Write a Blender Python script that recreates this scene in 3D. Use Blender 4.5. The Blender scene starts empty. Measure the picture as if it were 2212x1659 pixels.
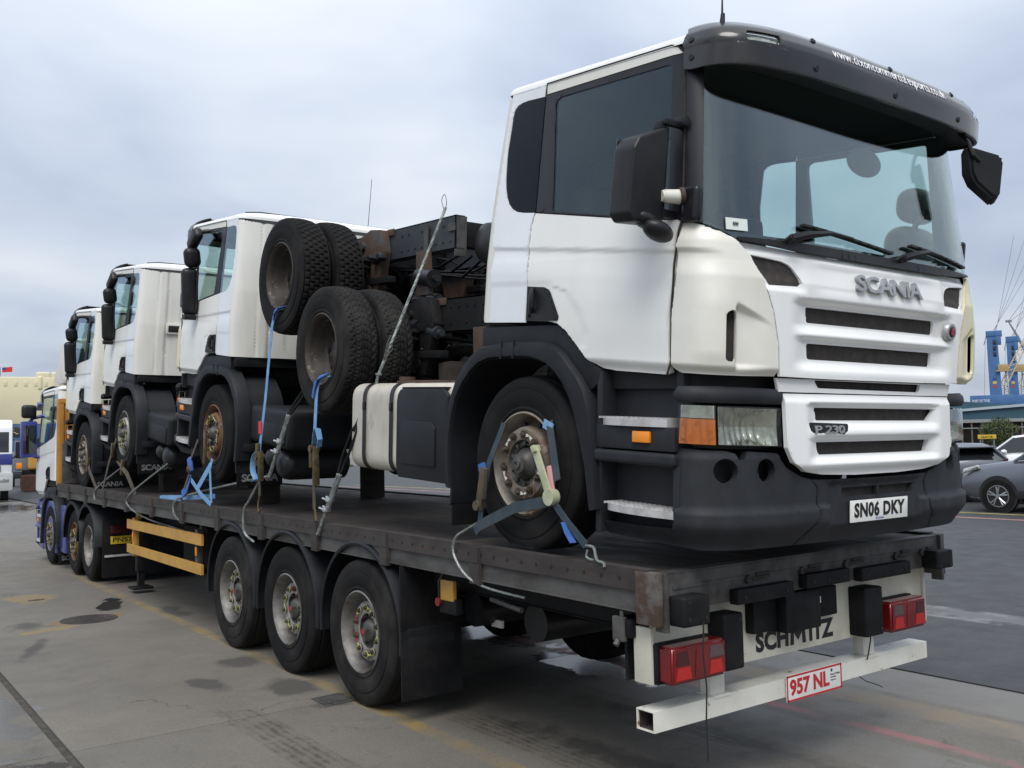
import bpy, bmesh, math, random
import numpy as np
from math import radians, sin, cos, pi, hypot
from mathutils import Vector, Matrix, noise
random.seed(7)
scene = bpy.context.scene
COL = scene.collection
# ------------------------------------------------------------------ camera
FPX = 2029.757
CAM = np.array([-4.458, -3.19445, 1.85479])
YAW, PITCH, ROLL = radians(36.61123), radians(3.70994), radians(-1.27459)
FW = np.array([sin(YAW)*cos(PITCH), cos(YAW)*cos(PITCH), sin(PITCH)])
_r = np.array([cos(YAW), -sin(YAW), 0.0]); _u = np.cross(_r, FW)
RT = cos(ROLL)*_r + sin(ROLL)*_u
UP = -sin(ROLL)*_r + cos(ROLL)*_u
cd = bpy.data.cameras.new('camera'); cam = bpy.data.objects.new('camera', cd); COL.objects.link(cam)
cd.sensor_width = 36.0; cd.lens = 36.0*FPX/2212.0; cd.clip_start = 0.05; cd.clip_end = 4000
cam.matrix_world = Matrix(((RT[0], UP[0], -FW[0], CAM[0]), (RT[1], UP[1], -FW[1], CAM[1]), (RT[2], UP[2], -FW[2], CAM[2]), (0, 0, 0, 1)))
scene.camera = cam
def ray(px, py): return FW + RT*(px-1106)/FPX - UP*(py-829.5)/FPX
def at(px, py, D):
    d = ray(px, py); return Vector(CAM + d*D/hypot(d[0], d[1]))
def gnd(px, py, z=0.0):
    d = ray(px, py); return Vector(CAM + d*(z-CAM[2])/d[2])
def onx(px, py, x):
    d = ray(px, py); return Vector(CAM + d*(x-CAM[0])/d[0])
def ony(px, py, y):
    d = ray(px, py); return Vector(CAM + d*(y-CAM[1])/d[1])
# ------------------------------------------------------------------ world: overcast sky
SUN_EL, SUN_AZ = radians(55), radians(221)      # azimuth clockwise from +Y: behind and left of the camera
W = bpy.data.worlds.new('World'); scene.world = W; W.use_nodes = True
nt = W.node_tree; N = nt.nodes; L = nt.links; N.clear()
out = N.new('ShaderNodeOutputWorld'); bg = N.new('ShaderNodeBackground'); L.new(bg.outputs[0], out.inputs[0])
sky = N.new('ShaderNodeTexSky'); sky.sky_type = 'NISHITA'; sky.sun_disc = False
sky.sun_elevation = SUN_EL; sky.sun_rotation = SUN_AZ; sky.dust_density = 2.0
tc = N.new('ShaderNodeTexCoord'); sep = N.new('ShaderNodeSeparateXYZ'); L.new(tc.outputs['Generated'], sep.inputs[0])
def vmath(op, a, b):
    n = N.new('ShaderNodeVectorMath'); n.operation = op
    for i, v in ((0, a), (1, b)):
        if isinstance(v, (tuple, list)): n.inputs[i].default_value = v
        else: L.new(v, n.inputs[i])
    return n.outputs[0]
def wm(op, a, b=0.0, clamp=False):
    n = N.new('ShaderNodeMath'); n.operation = op; n.use_clamp = clamp
    for i, v in ((0, a), (1, b)):
        if isinstance(v, (int, float)): n.inputs[i].default_value = v
        else: L.new(v, n.inputs[i])
    return n.outputs[0]
zc = wm('MAXIMUM', sep.outputs[2], 0.0)
den = wm('ADD', zc, 0.22)
cx = wm('DIVIDE', sep.outputs[0], den); cy = wm('DIVIDE', sep.outputs[1], den)
cmb = N.new('ShaderNodeCombineXYZ'); L.new(cx, cmb.inputs[0]); L.new(cy, cmb.inputs[1])
def wnoise(scale, detail, rough, off):
    n = N.new('ShaderNodeTexNoise'); n.inputs['Scale'].default_value = scale; n.inputs['Detail'].default_value = detail
    n.inputs['Roughness'].default_value = rough; n.inputs['Distortion'].default_value = 0.35
    L.new(vmath('ADD', cmb.outputs[0], off), n.inputs['Vector']); return n.outputs['Fac']
n1 = wnoise(0.62, 4, .5, (3.1, 7.7, 0)); n2 = wnoise(1.7, 5, .5, (9.3, 1.2, 0))
mix = wm('ADD', wm('MULTIPLY', n1, .70), wm('MULTIPLY', n2, .30))
ramp = N.new('ShaderNodeValToRGB'); L.new(mix, ramp.inputs[0])
cr = ramp.color_ramp; cr.elements[0].position = .37; cr.elements[1].position = .63
cr.elements[0].color = (.40, .47, .62, 1); cr.elements[1].color = (.85, .90, .95, 1)
e = cr.elements.new(.5); e.color = (.62, .69, .81, 1)
# overcast: brighter towards the zenith, bluish-grey low down
el = N.new('ShaderNodeMapRange'); L.new(sep.outputs[2], el.inputs[0])
el.inputs['From Min'].default_value = -.02; el.inputs['From Max'].default_value = .75
el.inputs['To Min'].default_value = 7.7; el.inputs['To Max'].default_value = 14.5
scl = N.new('ShaderNodeMixRGB'); scl.blend_type = 'MULTIPLY'; scl.inputs[0].default_value = 1
L.new(ramp.outputs[0], scl.inputs[1]); L.new(el.outputs[0], scl.inputs[2])
mx = N.new('ShaderNodeMixRGB'); mx.inputs[0].default_value = .88
L.new(sky.outputs[0], mx.inputs[1]); L.new(scl.outputs[0], mx.inputs[2]); L.new(mx.outputs[0], bg.inputs[0])
bg.inputs[1].default_value = .1
sd = bpy.data.lights.new('sun', 'SUN'); sd.energy = 2.5; sd.angle = radians(36); sd.color = (1, .97, .92)
so = bpy.data.objects.new('sun', sd); COL.objects.link(so)
sdir = Vector((sin(SUN_AZ)*cos(SUN_EL), cos(SUN_AZ)*cos(SUN_EL), sin(SUN_EL)))
so.rotation_euler = sdir.to_track_quat('Z', 'Y').to_euler(); so.location = (-20, -30, 40)
vs = scene.view_settings; vs.view_transform = 'Standard'; vs.look = 'None'; vs.gamma = 1; vs.use_curve_mapping = False; vs.exposure = 0.12
scene.render.engine = 'CYCLES'; scene.render.resolution_x = 1024; scene.render.resolution_y = 768
# ------------------------------------------------------------------ materials
MAT = {}
def mat(name, col, rough=.5, metal=0.0, col2=None, nscale=4.0, nlo=.42, nhi=.62, bump=0.0, bscale=60.0, stretch=(1, 1, 1), spec=.5, rust=None, rustlo=.6, rusthi=.68, rscale=5.0, coat=0.0, rvar=0.0):
    if name in MAT: return MAT[name]
    m = bpy.data.materials.new(name); m.use_nodes = True; t = m.node_tree; n = t.nodes; l = t.links
    b = n['Principled BSDF']; b.inputs['Roughness'].default_value = rough; b.inputs['Metallic'].default_value = metal
    b.inputs['Specular IOR Level'].default_value = spec; b.inputs['Coat Weight'].default_value = coat
    b.inputs['Base Color'].default_value = (*col, 1); m.diffuse_color = (*col, 1)
    co = n.new('ShaderNodeTexCoord'); mp = n.new('ShaderNodeMapping'); mp.inputs['Scale'].default_value = stretch
    l.new(co.outputs['Object'], mp.inputs[0])
    cur = None
    def nz(scale, detail=5, rg=.6):
        q = n.new('ShaderNodeTexNoise'); q.inputs['Scale'].default_value = scale; q.inputs['Detail'].default_value = detail; q.inputs['Roughness'].default_value = rg
        l.new(mp.outputs[0], q.inputs['Vector']); return q.outputs['Fac']
    def layer(base, c2, fac_src, lo, hi):
        r = n.new('ShaderNodeMapRange'); r.inputs['From Min'].default_value = lo; r.inputs['From Max'].default_value = hi
        l.new(fac_src, r.inputs[0]); mxn = n.new('ShaderNodeMixRGB'); l.new(r.outputs[0], mxn.inputs[0])
        if base is None: mxn.inputs[1].default_value = (*col, 1)
        else: l.new(base, mxn.inputs[1])
        mxn.inputs[2].default_value = (*c2, 1); return mxn.outputs[0]
    if col2: cur = layer(None, col2, nz(nscale), nlo, nhi)
    if rust: cur = layer(cur, rust, nz(rscale, 8, .7), rustlo, rusthi)
    if cur is not None: l.new(cur, b.inputs['Base Color'])
    if rvar:
        r = n.new('ShaderNodeMapRange'); r.inputs['To Min'].default_value = max(.03, rough-rvar); r.inputs['To Max'].default_value = min(1, rough+rvar)
        r.inputs['From Min'].default_value = .3; r.inputs['From Max'].default_value = .7
        l.new(nz(nscale*1.7), r.inputs[0]); l.new(r.outputs[0], b.inputs['Roughness'])
    if bump:
        bp = n.new('ShaderNodeBump'); bp.inputs['Strength'].default_value = bump; bp.inputs['Distance'].default_value = .004
        l.new(nz(bscale, 3), bp.inputs['Height']); l.new(bp.outputs[0], b.inputs['Normal'])
    MAT[name] = m; return m
def glassmat(name, tint, refl=.06, rough=.02, gcol=(.9, .95, 1)):
    m = bpy.data.materials.new(name); m.use_nodes = True; t = m.node_tree; n = t.nodes; l = t.links; n.clear()
    o = n.new('ShaderNodeOutputMaterial'); tr = n.new('ShaderNodeBsdfTransparent'); tr.inputs[0].default_value = (*tint, 1)
    gl = n.new('ShaderNodeBsdfGlossy'); gl.inputs['Roughness'].default_value = rough; gl.inputs[0].default_value = (*gcol, 1)
    lw = n.new('ShaderNodeLayerWeight'); lw.inputs[0].default_value = .5
    pw = n.new('ShaderNodeMath'); pw.operation = 'POWER'; l.new(lw.outputs['Facing'], pw.inputs[0]); pw.inputs[1].default_value = 4.0
    fr = n.new('ShaderNodeMath'); fr.operation = 'MULTIPLY'; l.new(pw.outputs[0], fr.inputs[0]); fr.inputs[1].default_value = .85
    ad = n.new('ShaderNodeMath'); ad.operation = 'ADD'; ad.use_clamp = True; l.new(fr.outputs[0], ad.inputs[0]); ad.inputs[1].default_value = refl
    mxs = n.new('ShaderNodeMixShader'); l.new(ad.outputs[0], mxs.inputs[0]); l.new(tr.outputs[0], mxs.inputs[1]); l.new(gl.outputs[0], mxs.inputs[2]); l.new(mxs.outputs[0], o.inputs[0])
    m.diffuse_color = (*tint, 1); MAT[name] = m; return m
mat('white_paint', (.80, .80, .78), .33, col2=(.75, .75, .73), nscale=1.6, coat=.25, rust=(.55, .52, .45), rustlo=.72, rusthi=.82, rscale=3, stretch=(1, 1, .35))
mat('door_white', (.80, .80, .765), .35, col2=(.75, .75, .71), nscale=1.6, coat=.2, rust=(.55, .52, .45), rustlo=.72, rusthi=.84, rscale=3, stretch=(1, 1, .35))
mat('quarter_white', (.76, .79, .82), .35, col2=(.71, .74, .77), nscale=1.6, coat=.2)
mat('warm_white', (.74, .73, .67), .38, col2=(.68, .66, .59), nscale=2.2, rust=(.45, .42, .36), rustlo=.74, rusthi=.84, rscale=6)
mat('rear_white', (.71, .70, .65), .42, col2=(.58, .56, .50), nscale=2.0, nlo=.45, nhi=.8, stretch=(2, 2, .35), rust=(.36, .33, .27), rustlo=.68, rusthi=.85, rscale=4)
mat('cream_panel', (.74, .68, .47), .42, col2=(.68, .62, .43), nscale=3)
mat('dark_plastic', (.019, .0205, .0235), .55, col2=(.027, .029, .033), nscale=5, bump=.25, bscale=420, rust=(.042, .042, .042), rustlo=.62, rusthi=.8, rscale=3, stretch=(1, 1, .6), spec=.24)
mat('fender_plastic', (.012, .0132, .0157), .52, col2=(.0165, .018, .021), nscale=4, bump=.2, bscale=380, spec=.22, rust=(.032, .029, .026), rustlo=.63, rusthi=.8, rscale=4)
mat('black_plastic', (.008, .008, .009), .42, col2=(.013, .013, .014), nscale=6, spec=.35, bump=.1, bscale=300)
mat('pillar_black', (.010, .010, .013), .35, col2=(.014, .013, .017), nscale=3, spec=.4)
mat('visor_black', (.010, .009, .009), .22, col2=(.020, .018, .017), nscale=1.6, nlo=.4, nhi=.65, coat=.3, rvar=.12)
mat('grille_mesh', (.018, .014, .012), .75, col2=(.034, .026, .022), nscale=20, bump=.6, bscale=700)
mat('rubber_seal', (.008, .008, .009), .7)
mat('seal_worn', (.026, .020, .010), .8, col2=(.010, .008, .006), nscale=8)
mat('interior_dark', (.012, .013, .014), .8, col2=(.018, .019, .02), nscale=3)
mat('interior_grey', (.022, .025, .026), .85, col2=(.03, .033, .034), nscale=3)
mat('interior_light', (.05, .053, .052), .85)
mat('tyre', (.0075, .0073, .0075), .78, spec=.18, col2=(.020, .019, .018), nscale=3.5, nlo=.45, nhi=.75, bump=.3, bscale=160, rust=(.040, .036, .032), rustlo=.66, rusthi=.8, rscale=7)
mat('tyre_dusty', (.0095, .0092, .0092), .8, spec=.18, col2=(.030, .028, .026), nscale=4, nlo=.4, nhi=.72, bump=.35, bscale=150, rust=(.058, .050, .044), rustlo=.64, rusthi=.78, rscale=6)
mat('rim_silver', (.19, .183, .168), .5, .35, col2=(.055, .048, .041), nscale=5, nlo=.38, nhi=.62, rust=(.11, .055, .025), rustlo=.6, rusthi=.72, rscale=9)
mat('rim_rusty', (.24, .215, .18), .6, .25, col2=(.10, .06, .035), nscale=4, nlo=.4, nhi=.6, rust=(.28, .25, .21), rustlo=.56, rusthi=.66, rscale=8, bump=.3, bscale=60)
mat('rim_orange', (.16, .075, .04), .75, .1, col2=(.09, .05, .03), nscale=6, rust=(.22, .19, .15), rustlo=.62, rusthi=.7, rscale=9, bump=.3)
mat('rim_dark', (.040, .033, .027), .6, .15, col2=(.024, .017, .013), nscale=11, rust=(.19, .17, .14), rustlo=.58, rusthi=.68, rscale=15, bump=.25)
mat('hub_grey', (.11, .108, .10), .5, .5, col2=(.06, .055, .05), nscale=14, bump=.4, bscale=120)
mat('nut_steel', (.13, .11, .085), .5, .6, col2=(.07, .05, .03), nscale=20)
mat('nut_arrow', (.58, .56, .47), .6)
mat('nut_lime', (.40, .44, .11), .6, col2=(.42, .40, .24), nscale=9)
mat('nut_red', (.30, .025, .025), .55)
mat('chassis_dark', (.0075, .0078, .0086), .65, spec=.22, col2=(.019, .0175, .017), nscale=4, nlo=.45, nhi=.7, rust=(.042, .027, .018), rustlo=.64, rusthi=.74, rscale=6, bump=.3, bscale=90)
mat('chassis_blue', (.026, .031, .038), .55, .1, col2=(.040, .045, .050), nscale=4, rust=(.085, .045, .025), rustlo=.62, rusthi=.72, rscale=7, bump=.25, bscale=90)
mat('rust', (.075, .043, .027), .85, col2=(.040, .025, .018), nscale=8, nlo=.38, nhi=.62, rust=(.055, .055, .056), rustlo=.52, rusthi=.60, rscale=4, bump=.6, bscale=80)
mat('rail_steel', (.095, .092, .087), .6, .2, col2=(.045, .042, .039), nscale=7, nlo=.4, nhi=.62, stretch=(1, .35, 1), rust=(.15, .075, .04), rustlo=.63, rusthi=.72, rscale=5, bump=.3, bscale=70)
mat('rail_brown', (.046, .040, .036), .75, .1, col2=(.032, .026, .023), nscale=8, rust=(.09, .045, .028), rustlo=.60, rusthi=.72, rscale=6, stretch=(1, .5, 1), bump=.4, bscale=80)
mat('deck_wood', (.036, .025, .018), .8, col2=(.018, .0145, .0125), nscale=3, nlo=.4, nhi=.6, rust=(.07, .05, .035), rustlo=.6, rusthi=.75, rscale=5, stretch=(3, .5, 1), bump=.5, bscale=60, rvar=.2)
mat('timber', (.030, .023, .017), .85, col2=(.016, .012, .010), nscale=4, stretch=(.3, 3, 3), bump=.4)
mat('yellow_guard', (.50, .28, .055), .5, col2=(.42, .23, .045), nscale=4, rust=(.22, .12, .04), rustlo=.72, rusthi=.82, rscale=8)
mat('yellow_board', (.46, .22, .03), .55, col2=(.34, .15, .025), nscale=4, rust=(.12, .06, .02), rustlo=.60, rusthi=.72, rscale=5, stretch=(1, 1, .5))
mat('blue_paint', (.028, .036, .20), .3, col2=(.035, .045, .22), nscale=3, coat=.4)
mat('bar_white', (.70, .69, .62), .45, col2=(.60, .58, .51), nscale=3, rust=(.20, .09, .035), rustlo=.61, rusthi=.68, rscale=9, bump=.1)
mat('panel_cream', (.62, .60, .50), .5, col2=(.52, .49, .40), nscale=4, rust=(.10, .085, .06), rustlo=.66, rusthi=.72, rscale=13)
mat('rubber_block', (.0062, .0065, .0074), .65, spec=.2, col2=(.013, .013, .014), nscale=6, bump=.3, bscale=200)
mat('tank_cream', (.56, .53, .46), .45, .1, col2=(.43, .39, .32), nscale=2.5, nlo=.42, nhi=.66, rust=(.20, .15, .10), rustlo=.56, rusthi=.74, rscale=3.5, stretch=(1, 1, .6))
mat('tank_black', (.010, .011, .013), .38, col2=(.02, .02, .022), nscale=5, bump=.1)
mat('step_alloy', (.52, .51, .51), .5, .15, col2=(.38, .37, .36), nscale=10, bump=.2)
mat('amber', (.85, .27, .02), .25, spec=.6)
mat('amber_lens', (.80, .20, .02), .2, coat=.5)
mat('red_lens', (.17, .007, .009), .22, col2=(.12, .006, .007), nscale=5, coat=.5)
mat('red_bright', (.42, .014, .011), .25, coat=.4)
mat('red_dark', (.05, .006, .007), .25, coat=.4)
mat('smoke_lens', (.09, .06, .06), .25, coat=.4)
mat('reflector', (.78, .77, .73), .14, .9, col2=(.55, .53, .48), nscale=14, nlo=.4, nhi=.6)
mat('silver_letter', (.36, .37, .38), .4, .4, col2=(.30, .30, .30), nscale=12)
mat('letter_black', (.01, .01, .01), .5)
mat('letter_red', (.50, .02, .03), .5)
mat('letter_white', (.75, .75, .75), .6)
mat('letter_grey', (.22, .23, .23), .7, col2=(.14, .14, .14), nscale=12)
mat('letter_blue', (.03, .05, .25), .5)
mat('plate_white', (.76, .76, .72), .35, col2=(.68, .68, .63), nscale=9)
mat('plate_yellow', (.72, .50, .03), .35)
mat('strap_light', (.13, .29, .52), .8, col2=(.19, .36, .56), nscale=10, bump=.3, bscale=300)
mat('strap_blue', (.035, .10, .34), .8, col2=(.05, .14, .42), nscale=9, bump=.3, bscale=300)
mat('strap_dark', (.028, .045, .060), .85, col2=(.045, .06, .07), nscale=9, bump=.3, bscale=300)
mat('strap_drab', (.085, .065, .042), .85, col2=(.05, .045, .036), nscale=9)
mat('ratchet', (.17, .13, .06), .45, .7, col2=(.08, .06, .035), nscale=14)
mat('ratchet_pale', (.50, .52, .34), .5, .2, col2=(.40, .42, .28), nscale=10)
mat('pink_metal', (.62, .30, .30), .5)
mat('rim_disc', (.34, .335, .32), .5, .3, col2=(.15, .14, .125), nscale=7, nlo=.40, nhi=.66, rust=(.08, .05, .03), rustlo=.60, rusthi=.70, rscale=12, bump=.15)
mat('cable', (.26, .28, .265), .5, .5, col2=(.15, .165, .155), nscale=30)
mat('clamp', (.62, .64, .64), .3, .8)
mat('tag_red', (.6, .03, .03), .6)
mat('wire_black', (.01, .01, .01), .6)
mat('paper', (.62, .68, .64), .6)
mat('mirror_glass', (.10, .11, .12), .05, 1.0)
glassmat('windscreen_glass', (.86, .95, .915), .085)
glassmat('side_glass', (.90, .965, .94), .035, gcol=(.80, .90, 1))
glassmat('dark_glass', (.34, .37, .38), .01, gcol=(.8, .85, .95))
glassmat('lamp_glass', (.86, .87, .84), .03)
# ------------------------------------------------------------------ object helpers
def link(name, me, parent=None, mats=(), loc=None):
    o = bpy.data.objects.new(name, me); COL.objects.link(o)
    if parent is not None: o.parent = parent
    if loc is not None: o.location = loc
    if me is not None and not me.materials:
        for k in mats: me.materials.append(MAT[k])
    return o
def tag(o, label, cat, group=None, kind=None):
    if label: o['label'] = label
    if cat: o['category'] = cat
    if group: o['group'] = group
    if kind: o['kind'] = kind
    return o
def thing(name, label, cat, loc=(0, 0, 0), rot=(0, 0, 0), group=None):
    o = bpy.data.objects.new(name, None); COL.objects.link(o); o.location = loc; o.rotation_euler = rot
    o.empty_display_size = .3
    return tag(o, label, cat, group)
def finish(me, ang=38):
    for p in me.polygons: p.use_smooth = True
    me.set_sharp_from_angle(angle=radians(ang))
class B:
    """mesh builder"""
    def __init__(s): s.bm = bmesh.new()
    def add(s, vs, fs, mi=0):
        v = [s.bm.verts.new(p) for p in vs]
        for f in fs:
            try: q = s.bm.faces.new([v[i] for i in f]); q.material_index = mi
            except ValueError: pass
        return v
    def box(s, c, d, rot=None, bev=0.0, mi=0, seg=2, fn=None):
        b = bmesh.new(); bmesh.ops.create_cube(b, size=1.0)
        bmesh.ops.scale(b, vec=d, verts=b.verts)
        if bev: bmesh.ops.bevel(b, geom=list(b.edges), offset=min(bev, .49*min(d)), segments=seg, profile=.6, affect='EDGES', clamp_overlap=True)
        M = Matrix.Translation(c) @ (rot if rot is not None else Matrix.Identity(4))
        return s.merge(b, M, mi, fn)
    def box2(s, a, b_, bev=0.0, mi=0, seg=2):
        c = [(a[i]+b_[i])/2 for i in range(3)]; d = [abs(b_[i]-a[i]) for i in range(3)]
        return s.box(c, d, None, bev, mi, seg)
    def merge(s, b, M=Matrix.Identity(4), mi=0, fn=None):
        mp = {}
        for v in b.verts:
            p = M @ v.co
            mp[v] = s.bm.verts.new(fn(p) if fn else p)
        for f in b.faces:
            try: q = s.bm.faces.new([mp[v] for v in f.verts]); q.material_index = mi
            except ValueError: pass
        b.free(); return s
    def cyl(s, a, b_, r, r2=None, n=16, mi=0, cap=True):
        a = Vector(a); b_ = Vector(b_); r2 = r if r2 is None else r2
        d = (b_-a).normalized(); q = d.to_track_quat('Z', 'Y').to_matrix()
        X, Y = q.col[0], q.col[1]
        vs = [a+(X*cos(2*pi*i/n)+Y*sin(2*pi*i/n))*r for i in range(n)]+[b_+(X*cos(2*pi*i/n)+Y*sin(2*pi*i/n))*r2 for i in range(n)]
        fs = [(i, (i+1) % n, n+(i+1) % n, n+i) for i in range(n)]
        if cap: fs += [tuple(range(n))[::-1], tuple(range(n, 2*n))]
        s.add(vs, fs, mi); return s
    def tube(s, pts, r, n=8, mi=0, cap=True):
        pts = [Vector(p) for p in pts]; rings = []; ref = Vector((0, 0, 1)); rr = r if isinstance(r, (list, tuple)) else [r]*len(pts)
        for i, p in enumerate(pts):
            d = (pts[min(i+1, len(pts)-1)]-pts[max(i-1, 0)]).normalized()
            if abs(d.dot(ref)) > .97: ref = Vector((1, 0, 0))
            x = d.cross(ref).normalized(); y = x.cross(d).normalized(); ref = y
            rings.append([p+(x*cos(2*pi*k/n)+y*sin(2*pi*k/n))*rr[i] for k in range(n)])
        vs = [q for g in rings for q in g]
        fs = [(i*n+k, i*n+(k+1) % n, (i+1)*n+(k+1) % n, (i+1)*n+k) for i in range(len(pts)-1) for k in range(n)]
        if cap: fs += [tuple(range(n))[::-1], tuple(range((len(pts)-1)*n, len(pts)*n))]
        s.add(vs, fs, mi); return s
    def ribbon(s, pts, wdir, w, th=.004, mi=0):
        pts = [Vector(p) for p in pts]; vs = []
        for i, p in enumerate(pts):
            d = (pts[min(i+1, len(pts)-1)]-pts[max(i-1, 0)]).normalized()
            wd = wdir[i] if isinstance(wdir, list) else wdir
            wd = Vector(wd); wd = (wd-d*wd.dot(d)).normalized(); nn = d.cross(wd)
            for a, c in ((-1, -1), (1, -1), (1, 1), (-1, 1)): vs.append(p+wd*a*w/2+nn*c*th/2)
        fs = [(i*4+k, i*4+(k+1) % 4, i*4+4+(k+1) % 4, i*4+4+k) for i in range(len(pts)-1) for k in range(4)]
        fs += [(3, 2, 1, 0), tuple(range(len(vs)-4, len(vs)))]
        s.add(vs, fs, mi); return s
    def prism(s, poly, axis, a, b_, mi=0, bev=0.0):
        """poly of 2D points extruded along axis from a to b; axis x:(y,z) y:(x,z) z:(x,y)"""
        def P3(p, t): return {'x': (t, p[0], p[1]), 'y': (p[0], t, p[1]), 'z': (p[0], p[1], t)}[axis]
        b = bmesh.new(); n = len(poly)
        va = [b.verts.new(P3(p, a)) for p in poly]; vb = [b.verts.new(P3(p, b_)) for p in poly]
        b.faces.new(va); b.faces.new(vb[::-1])
        for i in range(n): b.faces.new((va[i], vb[i], vb[(i+1) % n], va[(i+1) % n]))
        bmesh.ops.recalc_face_normals(b, faces=b.faces)
        if bev: bmesh.ops.bevel(b, geom=list(b.edges), offset=bev, segments=2, profile=.6, affect='EDGES', clamp_overlap=True)
        return s.merge(b, mi=mi)
    def lathe(s, prof, n=48, mi=0, axis='x', c=(0, 0, 0), close=False):
        """profile [(axial, radius)]"""
        m = len(prof); vs = []
        for k in range(n):
            a = 2*pi*k/n; ca, sa = cos(a), sin(a)
            for h, r in prof:
                p = {'x': (h, r*ca, r*sa), 'z': (r*ca, r*sa, h), 'y': (r*sa, h, r*ca)}[axis]
                vs.append((p[0]+c[0], p[1]+c[1], p[2]+c[2]))
        fs = []
        for k in range(n):
            k2 = (k+1) % n
            for j in range(m-1): fs.append((k*m+j, k*m+j+1, k2*m+j+1, k2*m+j))
            if close: fs.append((k*m+m-1, k*m, k2*m, k2*m+m-1))
        s.add(vs, fs, mi); return s
    def mesh(s, name='m', mats=(), ang=38, weld=True):
        if weld: bmesh.ops.remove_doubles(s.bm, verts=s.bm.verts, dist=1e-5)
        bmesh.ops.recalc_face_normals(s.bm, faces=s.bm.faces)
        me = bpy.data.meshes.new(name); s.bm.to_mesh(me); s.bm.free(); finish(me, ang)
        for k in mats: me.materials.append(MAT[k])
        return me
    def obj(s, name, mats, parent=None, loc=None, ang=38):
        if isinstance(mats, str): mats = (mats,)
        return link(name, s.mesh(name, mats, ang), parent, (), loc)
CACHE = {}
def cached(key, fn):
    if key not in CACHE: CACHE[key] = fn()
    return CACHE[key]
# ------------------------------------------------------------------ lettering
def text_mesh(txt, bold=0.0, depth=.1, spacing=1.0, key=None):
    cu = bpy.data.curves.new('lettering', 'FONT'); cu.body = txt; cu.size = 1; cu.extrude = depth; cu.offset = bold; cu.space_character = spacing; cu.resolution_u = 3
    o = bpy.data.objects.new('lettering', cu); COL.objects.link(o)
    dg = bpy.context.evaluated_depsgraph_get(); me = bpy.data.meshes.new_from_object(o.evaluated_get(dg))
    bpy.data.objects.remove(o); bpy.data.curves.remove(cu); return me
def lettering(name, txt, material, mapf, parent, bold=0.0, spacing=1.0, depth=1.0):
    """mapf(s, h, d): s,h in 0..1 across the word's box, d 0 back .. 1 front -> point"""
    me = text_mesh(txt, bold, .5, spacing)
    xs = [v.co.x for v in me.vertices]; ys = [v.co.y for v in me.vertices]
    x0, x1, y0, y1 = min(xs), max(xs), min(ys), max(ys)
    for v in me.vertices:
        v.co = mapf((v.co.x-x0)/(x1-x0), (v.co.y-y0)/(y1-y0), v.co.z+.5)
    me.materials.clear(); me.materials.append(MAT[material]); me.update()
    b = bmesh.new(); b.from_mesh(me); bmesh.ops.recalc_face_normals(b, faces=b.faces); b.to_mesh(me); b.free()
    return link(name, me, parent)
def flat(o, ex, ey, en, w, h, d):
    o, ex, ey, en = Vector(o), Vector(ex), Vector(ey), Vector(en)
    return lambda s, t, k: o+ex*(s*w)+ey*(t*h)+en*(k*d)
# ------------------------------------------------------------------ curved panel system
class Surf:
    """skin: superellipse nose in plan, straight flanks; (t, w) -> local point; forward is -y"""
    def __init__(s, W, c, n, U0, Wf=None, sg=1):
        th = np.linspace(0, pi/2, 500); s.W, s.c, s.sg = W, c, sg
        s.tx = W*np.sin(th)**(2/n); s.td = c*np.cos(th)**(2/n)
        s.ts = np.concatenate([[0], np.cumsum(np.hypot(np.diff(s.tx), np.diff(s.td)))]); s.L1 = s.ts[-1]
        s.U, s.Wf = U0, Wf or (([-9, 9], [1, 1]))
    def U0(s, w): return np.interp(w, s.U[0], s.U[1])
    def pos(s, t, w):
        t = np.asarray(t, float); w = np.asarray(w, float); a = np.abs(t); sg = np.where(t < 0, -1, 1)
        x = sg*np.interp(a, s.ts, s.tx)*np.interp(w, s.Wf[0], s.Wf[1])
        d = np.where(a <= s.L1, np.interp(a, s.ts, s.td), s.L1-a)
        u = s.U0(w)-s.c+d
        if s.sg < 0: return np.stack([-x, -(2*s.U0(w)-u), w], -1)
        return np.stack([x, -u, w], -1)
    def at(s, t, w, off=0.0):
        h = 2e-3; p = s.pos(t, w); a = s.pos(np.asarray(t)+h, w)-s.pos(np.asarray(t)-h, w); b = s.pos(t, np.asarray(w)+h)-s.pos(t, np.asarray(w)-h)
        n = np.cross(a, b); n /= np.maximum(np.linalg.norm(n, axis=-1, keepdims=True), 1e-9)
        return p+n*np.asarray(off)[..., None]
    def fx(s, x, w):         # front: x -> t
        k = np.interp(w, s.Wf[0], s.Wf[1]); return math.copysign(float(np.interp(min(abs(x)/k, s.W), s.tx, s.ts)), x)
    def su(s, u, w, side=-1):   # flank: u -> t
        d = u-(float(s.U0(w))-s.c)
        if d <= 0: return side*(s.L1-d)
        return side*float(np.interp(-d, -s.td, s.ts))
def wall_order(e, i, j, nv, T, Wv, sg):
    f = e.link_faces[0]; ix = [v.index for v in f.verts]
    ar = sum(T[ix[k]]*Wv[ix[(k+1) % len(ix)]]-T[ix[(k+1) % len(ix)]]*Wv[ix[k]] for k in range(len(ix)))
    if ar*sg < 0: ix = ix[::-1]
    k = ix.index(i)
    if ix[(k+1) % len(ix)] == j: return [j, i, i+nv, j+nv]
    return [i, j, j+nv, i+nv]
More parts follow.
